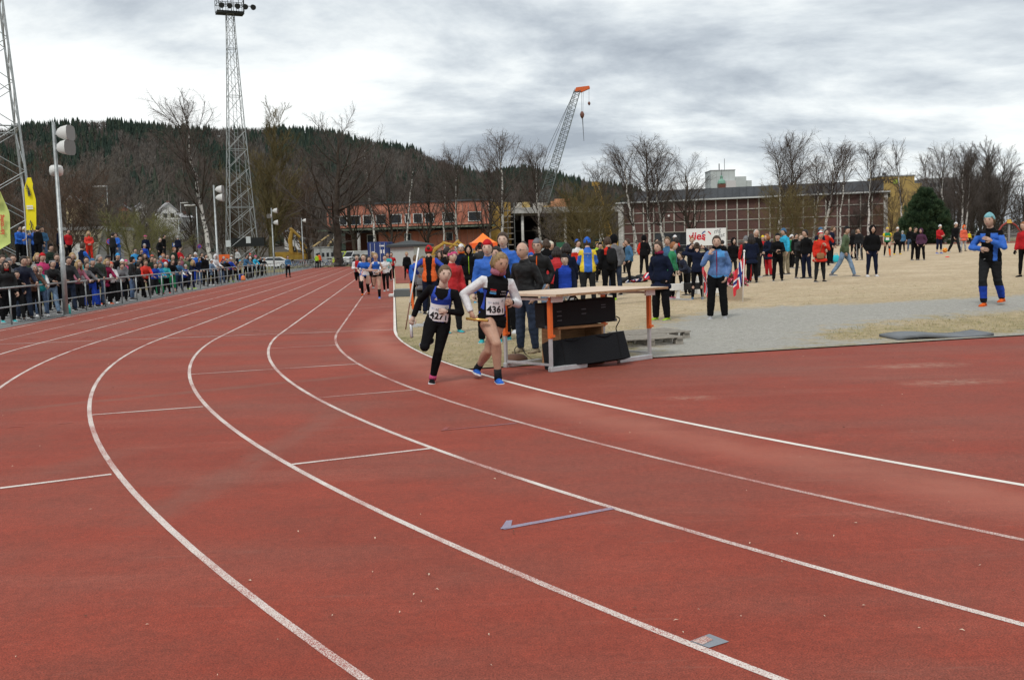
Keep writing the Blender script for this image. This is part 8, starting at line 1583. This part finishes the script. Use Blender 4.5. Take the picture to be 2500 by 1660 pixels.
IN(2129, 549, 676, -4, 'pockets', ('hoodie', 'black'), ('tights', 'navy'), ('short', 'darkhair'), 'person in oversized black hooded top and white shoes', hat=('hood', 'black'), shoes=('white', 'white'), build=1.1)
gp, JG, IG = IN(2166, 553, 628, -15, 'walk', ('tee', 'green'), ('tights', 'black'), ('short', 'blond'), 'runner in green and yellow striped shirt with orange socks', hat=('band', 'yellow'), tops=zc_(0, (1, lambda z: (np.abs(z['t']-.17) < .014)), (1, lambda z: z['arm'])), tops_mats=[cm('green'), cm('yellow')], bare_arms=True, legz=lambda z: ((z['z'] < .28) & (z['x'] < .02))*1, legs_mats=[cm('black'), cm('orange')])
patch(IG, JG, .01, .2, .16, 0, 0, .09, mat('bib_paper', (.68, .67, .68)), 'race_bib')
IN(2190, 554, 622, 5, 'contra', ('sweater', 'charcoal'), ('trousers', 'black'), ('short', 'brownhair'), 'person in white beanie, dark sweater and yellow shoes', hat=('beanie', 'white'), shoes=('yellow', 'orange'))
IN(2203, 563, 615, 150, 'stand', ('jacket', 'steel'), ('trousers', 'black'), ('short', 'greyhair'), 'person in slate-blue jacket and white scarf beyond the yellow shoes')
IN(2222, 555, 614, -20, 'stand', ('jacket', 'black'), ('jeans', 'denim'), ('short', 'blond'), 'person in black jacket and blue jeans')
IN(2233, 555, 636, 12, 'clasp', ('jacket', 'black'), ('trousers', 'black'), ('short', 'brownhair'), 'person with dark glasses in black jacket clasping hands', extras=('shades',))
IN(2249, 557, 636, -40, 'pockets', ('jacket', 'plum'), ('trousers', 'black'), ('none', 'darkhair'), 'person in plum hooded jacket beside the person with dark glasses', hat=('hood', 'plum'), fem=True)
IN(2293, 548, 620, 15, 'hold', ('jacket', 'red'), ('cropped', 'navy'), ('short', 'brownhair'), 'player in red training jacket and white beanie with the football', hat=('beanie', 'white'), shoes=('blue', 'white'))
IN(2331, 542, 618, 10, 'walk', ('jacket', 'black'), ('trousers', 'charcoal'), ('short', 'brownhair'), 'person in black jacket and white beanie walking on the pitch', hat=('beanie', 'white'))
IN(2352, 549, 614, 5, 'stand', ('coat', 'salmon'), ('jeans', 'lightgrey'), ('bob', 'brownhair'), 'person in bright orange coat with grey scarf and pale trousers', fem=True, scarf='lightgrey', hat=('hood', 'orange'))
IN(2366, 565, 597, 0, 'stand', ('jacket', 'yellow'), ('trousers', 'black'), ('short', 'brownhair'), 'person in yellow top beyond the bright orange coat')
bj, JJ, IJ = IN(2416, 517, 748, -42, dict(lean=3, la=(26, 22, 122, 48), ra=(14, 30, 104, 62), ll=(-12, 2, 24), rl=(16, 0, 26), hy=-4, fist=.3), ('shell', 'black'), ('trousers', 'charcoal'), ('short', 'darkblond'), 'person in black and blue tracksuit, pale turquoise beanie and orange shoes holding his chest', hat=('beanie', 'aqua'), shoes=('orange', 'orange'), vox=.014,
    tops=zc_(0, (1, lambda z: z['arm'] & (z['fore'] > .0)), (1, lambda z: (~z['arm']) & (z['t'] > .17) & (z['t'] < .26) & (np.abs(z['x']) > .028)), (1, lambda z: (~z['arm']) & (z['t'] < .16) & (z['x'] < -.05) & (z['x'] > -.085)), (0, lambda z: z['arm'] & (z['t'] > .235))), tops_mats=[cm('black'), cm('blue', 'shiny')], legz=lambda z: ((z['z'] < .22) & (z['z'] > .09))*1, legs_mats=[cm('charcoal'), cm('royal')])
bj['label'] = 'person in black and blue tracksuit with pale turquoise beanie and orange shoes'
patch(IJ, JJ, .014, .11, .035, -.11, 0, .0, cm('white'), 'jacket_print', rot=.5)
IN(2500, 541, 677, -60, 'stand', ('jacket', 'red'), ('tights', 'black'), ('short', 'ginger'), 'person in red jacket and black tights at the edge of the pitch', gloves='black', shoes=('black', 'black'))
IN(995, 615, 684, 5, 'stand', ('jacket', 'black'), ('tights', 'black'), ('short', 'blond'), 'person in black holding a red bucket on the runway')
# small groups at the end of the straight
for x, yh, yf, tcol, lab in ((759, 607, 645, 'navy', 'person in navy standing before the white barracks'), (776, 604, 645, 'black', 'person in black standing beside the old tree'), (742, 617, 655, 'orange', 'worker in orange vest behind the bicycles'), (736, 619, 656, 'lime', 'worker in lime vest behind the bicycles')):
    IN(x+20 if x > 745 else x+38, yh, yf, 160, 'stand', ('jacket', tcol), ('trousers', 'black'), ('short', 'darkhair'), lab, vox=.05)
# ------------------------------------------------------------------ spectators along the railing
PL = 'behind the railing'
COLW = dict(charcoal='dark grey', lightgrey='pale grey', brightred='bright red', skyblue='sky-blue', darkgreen='dark green', steel='slate-blue', royal='royal blue', lightdenim='pale denim', denim='denim-blue', rose='dusky pink', magenta='dark magenta', plum='plum', darkblond='dark fair', salmon='orange-pink', blond='fair', brownhair='brown', darkhair='dark', greyhair='grey', ginger='ginger', whitehair='white', turquoise='turquoise', darkjeans='dark blue')
TOPW = dict(jacket='jacket', shell='shell jacket', puffer='quilted jacket', coat='long coat', longpuffer='long quilted coat', hoodie='hooded top', sweater='sweater', vest='quilted vest', tee='shirt')
HATW = dict(beanie='beanie', band='headband', cap='cap', hood='hood')
def cw(c): return COLW.get(c, c)
LAB = {}
def SP(x, yh, row, face, pose, top, legs, hair, hat=None, fem=False, place=None, **k):
    """row 0 stands at the railing, higher rows behind; row 't' stands up on the terrace"""
    if row == 't': u, pl = k.pop('u', FU-6.6), place or 'up on the terrace'
    else: u, pl = FU-.38-row*1.0, place or ('at the railing' if row == 0 else 'behind the front row')
    lw = {'jeans': 'jeans', 'baggy': 'loose trousers', 'cropped': 'knee-length trousers'}.get(legs[0], 'trousers'); hw = ('%s %s' % (cw(hat[1]), HATW[hat[0]])) if hat else 'no hat'
    tw = '%s %s' % (cw(top[1]), TOPW[top[0]]); lg = '%s %s' % (cw(legs[1]), lw); ps = {'rail': 'leaning forward', 'rail2': 'bent forward', 'pockets': 'hands in pockets', 'crossed': 'arms folded', 'stand': 'standing', 'walk': 'walking', 'hold': 'holding paper', 'camera': 'holding a camera', 'hips': 'hands on hips', 'clasp': 'hands clasped'}.get(pose, 'standing')
    for lab in ('person in %s%s %s' % (tw, ' and '+hw if hat else '', pl), 'person in %s%s and %s %s' % (tw, ', '+hw if hat else '', lg, pl), 'person in %s%s, %s, %s' % (tw, ' and '+hw if hat else '', ps, pl), 'person in %s%s and %s, %s, %s' % (tw, ', '+hw if hat else '', lg, ps, pl)):
        if lab not in LAB and len(lab.split()) <= 16: break
    else: lab = 'person in %s%s %s' % (tw, ' and '+hw if hat else '', pl)
    LAB[lab] = 1
    r = person(x, yh, None, face, pose, top, legs, k.pop('shoes', ('charcoal', 'white')), hair, hat, k.pop('skin', 'skin'), fem, label=lab, group='spectators along the railing', u=u, **k); r[0]['label'] = lab; return r
# front row, from the left edge (x, head row, ...)
SP(12, 636, 0, 40, 'stand', ('puffer', 'black'), ('trousers', 'black'), ('long', 'darkhair'), None, True, extras=('shades',), scarf='red', shoes=('turquoise', 'white'))
SP(36, 654, 0, 35, 'rail', ('jacket', 'black'), ('trousers', 'charcoal'), ('tied', 'darkhair'), None, True, H=1.45)
SP(52, 624, 0, 45, 'rail', ('puffer', 'navy'), ('jeans', 'darkjeans'), ('short', 'darkhair'))
SP(76, 645, 0, 45, 'rail2', ('puffer', 'brown'), ('trousers', 'black'), ('bob', 'greyhair'), None, True, extras=('glasses',))
SP(95, 648, 0, 30, 'rail', ('jacket', 'teal', 'white'), ('jeans', 'denim'), ('bun', 'darkblond'), None, True, skin='pale', shoes=('white', 'white'))
SP(119, 632, 0, 50, 'rail2', ('puffer', 'black'), ('jeans', 'lightdenim'), ('short', 'brownhair'), ('beanie', 'charcoal', 'lightgrey'), True)
SP(163, 625, 0, 40, 'rail', ('puffer', 'charcoal'), ('jeans', 'darkjeans'), ('short', 'darkhair'))
SP(184, 634, 0, 55, 'rail', ('sweater', 'rose'), ('trousers', 'charcoal'), ('long', 'blond'), None, True, skin='pale')
SP(200, 640, 0, 60, 'rail2', ('jacket', 'grey'), ('trousers', 'charcoal'), ('short', 'brownhair'), None, True)
SP(217, 630, 0, 50, 'rail2', ('puffer', 'black'), ('trousers', 'royal'), ('short', 'greyhair'), ('beanie', 'steel'), True)
SP(229, 664, 0, 30, 'rail', ('jacket', 'black'), ('trousers', 'royal'), ('short', 'brownhair'), None, H=1.2)
SP(240, 622, 0, 60, 'pockets', ('puffer', 'darkgreen'), ('jeans', 'denim'), ('short', 'greyhair'))
SP(254, 632, 0, 50, 'rail', ('coat', 'magenta'), ('trousers', 'black'), ('bob', 'blond'), None, True, skin='pale', scarf='lightgrey', shoes=('orange', 'white'))
SP(270, 638, 0, 25, 'hold', ('jacket', 'white'), ('trousers', 'black'), ('short', 'darkblond'), ('beanie', 'salmon'), True, skin='pale', shoes=('white', 'white'))
SP(293, 642, 0, 40, 'rail', ('hoodie', 'grey'), ('trousers', 'black'), ('ponytail', 'brownhair'), None, True)
SP(319, 626, 0, 100, 'stand', ('puffer', 'black'), ('jeans', 'denim'), ('short', 'darkhair'), ('beanie', 'black'), gloves='grey')
SP(334, 640, 0, 110, 'walk', ('jacket', 'charcoal'), ('baggy', 'black'), ('short', 'darkhair'))
SP(352, 634, 0, 35, 'rail', ('puffer', 'brightred'), ('trousers', 'black'), ('short', 'darkblond'), None, extras=('glasses',))
SP(375, 638, 0, 40, 'rail', ('jacket', 'royal'), ('trousers', 'charcoal'), ('short', 'brownhair'), H=1.5)
SP(386, 632, 0, 40, 'rail', ('jacket', 'skyblue'), ('trousers', 'green'), ('short', 'darkblond'), H=1.5)
SP(402, 640, 0, 30, 'rail', ('hoodie', 'turquoise'), ('trousers', 'black'), ('short', 'brownhair'), ('beanie', 'white'), shoes=('red', 'white'))
SP(416, 633, 0, 50, 'rail', ('jacket', 'black'), ('cropped', 'green'), ('short', 'darkblond'))
SP(433, 634, 0, 45, 'rail', ('jacket', 'steel'), ('jeans', 'darkjeans'), ('short', 'brownhair'))
SP(448, 646, 0, 45, 'rail2', ('jacket', 'royal', 'white'), ('trousers', 'black'), ('short', 'brownhair'), ('beanie', 'lightgrey'))
SP(462, 634, 0, 70, 'rail2', ('jacket', 'navy'), ('trousers', 'navy'), ('long', 'blond'), None, True, shoes=('lime', 'white'))
SP(500, 620, 0, 60, 'pockets', ('jacket', 'black'), ('trousers', 'black'), ('short', 'darkhair'), shoes=('black', 'white'))
SP(512, 632, 0, 55, 'rail', ('coat', 'lightdenim'), ('trousers', 'black'), ('short', 'brownhair'), ('beanie', 'white'), True, shoes=('white', 'white'))
SP(521, 620, 0, 60, 'rail', ('hoodie', 'white'), ('trousers', 'black'), ('short', 'darkhair'), ('hood', 'white'))
SP(539, 632, 0, 60, 'rail', ('jacket', 'charcoal'), ('jeans', 'denim'), ('short', 'brownhair'), ('beanie', 'magenta'))
SP(550, 630, 0, 55, 'rail', ('jacket', 'black'), ('trousers', 'charcoal'), ('short', 'darkhair'), ('beanie', 'navy', 'white'), gloves='fuchsia')
SP(560, 628, 0, 50, 'rail', ('jacket', 'royal'), ('trousers', 'charcoal'), ('short', 'brownhair'), ('beanie', 'white'), True, shoes=('lime', 'green'))
SP(572, 640, 0, 40, 'rail', ('jacket', 'brown'), ('trousers', 'black'), ('short', 'brownhair'), H=1.4)
SP(582, 635, 0, 40, 'rail2', ('jacket', 'khaki'), ('trousers', 'black'), ('short', 'brownhair'), ('beanie', 'cyan'))
SP(597, 622, 0, 60, 'rail', ('sweater', 'steel'), ('trousers', 'black'), ('short', 'darkhair'))
SP(606, 627, 0, 55, 'rail2', ('jacket', 'grey'), ('trousers', 'black'), ('short', 'greyhair'), ('beanie', 'white'))
SP(620, 623, 0, 55, 'rail', ('jacket', 'cyan'), ('trousers', 'charcoal'), ('short', 'blond'), ('beanie', 'pink'))
SP(632, 626, 0, 50, 'rail', ('jacket', 'black'), ('trousers', 'black'), ('short', 'brownhair'))
SP(643, 630, 0, 40, 'rail', ('jacket', 'charcoal'), ('trousers', 'black'), ('short', 'ginger'))
# second and third rows
for x, yh, row, face, top, legs, hair, hat, fem in (
    (20, 628, 1, 40, ('jacket', 'grey'), ('trousers', 'black'), ('short', 'greyhair'), ('beanie', 'grey'), False), (32, 620, 1.4, 30, ('jacket', 'black'), ('trousers', 'black'), ('short', 'brownhair'), None, False), (66, 626, 1, 40, ('jacket', 'olive'), ('trousers', 'black'), ('bob', 'darkblond'), None, True),
    (92, 617, 1.5, 30, ('jacket', 'charcoal'), ('trousers', 'black'), ('bob', 'blond'), None, True), (103, 616, 1, 40, ('puffer', 'fuchsia'), ('trousers', 'black'), ('short', 'brownhair'), ('beanie', 'red'), True), (139, 618, 1.2, 30, ('jacket', 'navy'), ('jeans', 'darkjeans'), ('short', 'brownhair'), None, False), (148, 632, 1, 40, ('jacket', 'black'), ('trousers', 'black'), ('short', 'brownhair'), None, False),
    (210, 626, 1.2, 30, ('jacket', 'turquoise'), ('trousers', 'black'), ('short', 'darkhair'), None, False), (262, 621, 1.2, 50, ('puffer', 'charcoal'), ('trousers', 'black'), ('short', 'darkhair'), ('cap', 'black'), False), (287, 617, 1.3, 35, ('jacket', 'black'), ('jeans', 'darkjeans'), ('short', 'brownhair'), ('beanie', 'skyblue'), False), (297, 632, 1, 40, ('jacket', 'grey'), ('trousers', 'black'), ('short', 'blond'), ('beanie', 'white'), True), (306, 633, 1.2, 40, ('jacket', 'pink'), ('trousers', 'black'), ('short', 'darkblond'), ('beanie', 'pink'), True),
    (340, 622, 1.4, 45, ('jacket', 'black'), ('trousers', 'black'), ('short', 'darkhair'), ('beanie', 'black'), False), (330, 606, 3.5, 40, ('jacket', 'skyblue'), ('trousers', 'black'), ('short', 'darkhair'), None, False), (345, 608, 3.2, 40, ('jacket', 'charcoal'), ('trousers', 'black'), ('short', 'darkhair'), None, False), (369, 625, 1.2, 40, ('jacket', 'darkgreen'), ('trousers', 'black'), ('short', 'brownhair'), None, False), (377, 628, 1.2, 30, ('jacket', 'tan'), ('trousers', 'black'), ('short', 'brownhair'), None, False),
    (391, 624, 1.2, 40, ('jacket', 'steel'), ('trousers', 'black'), ('short', 'brownhair'), ('beanie', 'lightdenim'), False), (398, 618, 2, 30, ('jacket', 'red'), ('trousers', 'black'), ('short', 'ginger'), None, True), (408, 620, 2, 30, ('jacket', 'skyblue'), ('trousers', 'black'), ('short', 'brownhair'), None, False), (421, 622, 1.4, 45, ('jacket', 'charcoal'), ('jeans', 'darkjeans'), ('bald', 'greyhair'), None, False), (425, 604, 3, 60, ('jacket', 'darkgreen'), ('trousers', 'black'), ('short', 'ginger'), None, False), (438, 604, 3.2, 60, ('jacket', 'red'), ('trousers', 'black'), ('short', 'darkhair'), None, False),
    (440, 622, 1.5, 50, ('jacket', 'rose'), ('trousers', 'black'), ('short', 'brownhair'), ('beanie', 'red'), True), (463, 619, 1.6, 40, ('jacket', 'charcoal'), ('trousers', 'black'), ('short', 'darkhair'), None, False), (479, 612, 2, -10, ('jacket', 'blue'), ('trousers', 'royal'), ('short', 'whitehair'), ('beanie', 'white'), False), (491, 602, 2.6, 50, ('jacket', 'black'), ('trousers', 'black'), ('short', 'darkhair'), None, False), (564, 620, 2, 40, ('jacket', 'tan'), ('trousers', 'black'), ('short', 'greyhair'), ('cap', 'cream'), False), (580, 607, 4, -30, ('sweater', 'white'), ('trousers', 'navy'), ('short', 'brownhair'), None, False), (610, 618, 1.4, 40, ('jacket', 'charcoal'), ('trousers', 'black'), ('short', 'brownhair'), ('beanie', 'brightred'), False),
    (176, 612, 2, 40, ('jacket', 'charcoal', 'white'), ('trousers', 'black'), ('bob', 'blond'), None, True), (123, 594, 3, 60, ('jacket', 'darkgreen'), ('trousers', 'black'), ('short', 'darkhair'), ('beanie', 'black'), False), (201, 590, 3, 150, ('vest', 'navy', 'blue'), ('trousers', 'black'), ('short', 'brownhair'), None, False), (5, 622, 1.2, 40, ('jacket', 'charcoal'), ('trousers', 'black'), ('short', 'brownhair'), None, False), (352, 618, 2.2, 40, ('jacket', 'black'), ('trousers', 'black'), ('long', 'brownhair'), None, True), (455, 626, 1.2, 50, ('puffer', 'olive'), ('trousers', 'black'), ('short', 'brownhair'), None, False), (485, 628, 1.2, 50, ('jacket', 'navy'), ('jeans', 'denim'), ('short', 'brownhair'), None, False), (528, 634, 1.3, 50, ('puffer', 'grey'), ('trousers', 'black'), ('short', 'darkhair'), None, False), (545, 626, 1.3, 40, ('jacket', 'steel'), ('trousers', 'black'), ('short', 'brownhair'), ('beanie', 'lightgrey'), False)):
    SP(x, yh, row, face, 'pockets' if int(x) % 3 else 'crossed', top, legs, hair, hat, fem, zoff=0.0 if row < 3 else .45)
# on the terrace
for x, yh, u_, face, pose, top, legs, hair, hat, fem in ((50, 551, -7.2, 70, 'hold', ('jacket', 'blue'), ('trousers', 'black'), ('short', 'darkhair'), None, False), (63, 541, -7.6, 80, 'camera', ('shell', 'blue'), ('trousers', 'black'), ('short', 'blond'), ('beanie', 'white'), False), (89, 549, -7.2, 20, 'hips', ('shell', 'blue'), ('trousers', 'navy'), ('short', 'blond'), ('beanie', 'white'), False), (108, 564, -6.8, 30, 'clasp', ('jacket', 'steel'), ('jeans', 'denim'), ('short', 'darkhair'), None, False), (96, 570, -6.5, 160, 'stand', ('jacket', 'black'), ('trousers', 'black'), ('short', 'darkhair'), None, False), (169, 562, -7.2, 60, 'pockets', ('jacket', 'red'), ('trousers', 'black'), ('short', 'darkhair'), None, False),
    (150, 580, -6.2, 80, 'stand', ('jacket', 'navy'), ('trousers', 'black'), ('short', 'whitehair'), ('beanie', 'cream'), False), (220, 577, -6.6, 30, 'clasp', ('shell', 'brightred'), ('trousers', 'brightred'), ('long', 'blond'), None, True), (277, 582, -5.8, 150, 'stand', ('jacket', 'charcoal'), ('trousers', 'black'), ('short', 'darkhair'), ('cap', 'navy'), False), (289, 577, -5.8, -20, 'crossed', ('jacket', 'blue'), ('jeans', 'denim'), ('short', 'brownhair'), None, False), (354, 592, -5.2, 40, 'stand', ('jacket', 'royal', 'blue'), ('trousers', 'black'), ('short', 'darkblond'), ('beanie', 'lightgrey'), False), (358, 584, -5.8, 20, 'stand', ('jacket', 'navy'), ('trousers', 'black'), ('short', 'brownhair'), ('cap', 'pink'), False), (371, 605, -4.6, 30, 'stand', ('jacket', 'black'), ('trousers', 'black'), ('short', 'brownhair'), ('cap', 'salmon'), False),
    (392, 587, -5.6, 60, 'pockets', ('jacket', 'black', 'charcoal'), ('trousers', 'black'), ('receding', 'greyhair'), None, False), (402, 579, -6.2, 80, 'pockets', ('jacket', 'black'), ('trousers', 'charcoal'), ('short', 'darkhair'), None, False), (436, 584, -6.2, 170, 'stand', ('jacket', 'navy'), ('trousers', 'black'), ('short', 'greyhair'), None, False)):
    SP(x, yh, 't', face, pose, top, legs, hair, hat, fem, u=FU+u_, H=1.78 if not fem else 1.7)
bpy.data.objects.remove(REM); bpy.data.scenes.remove(TSC)
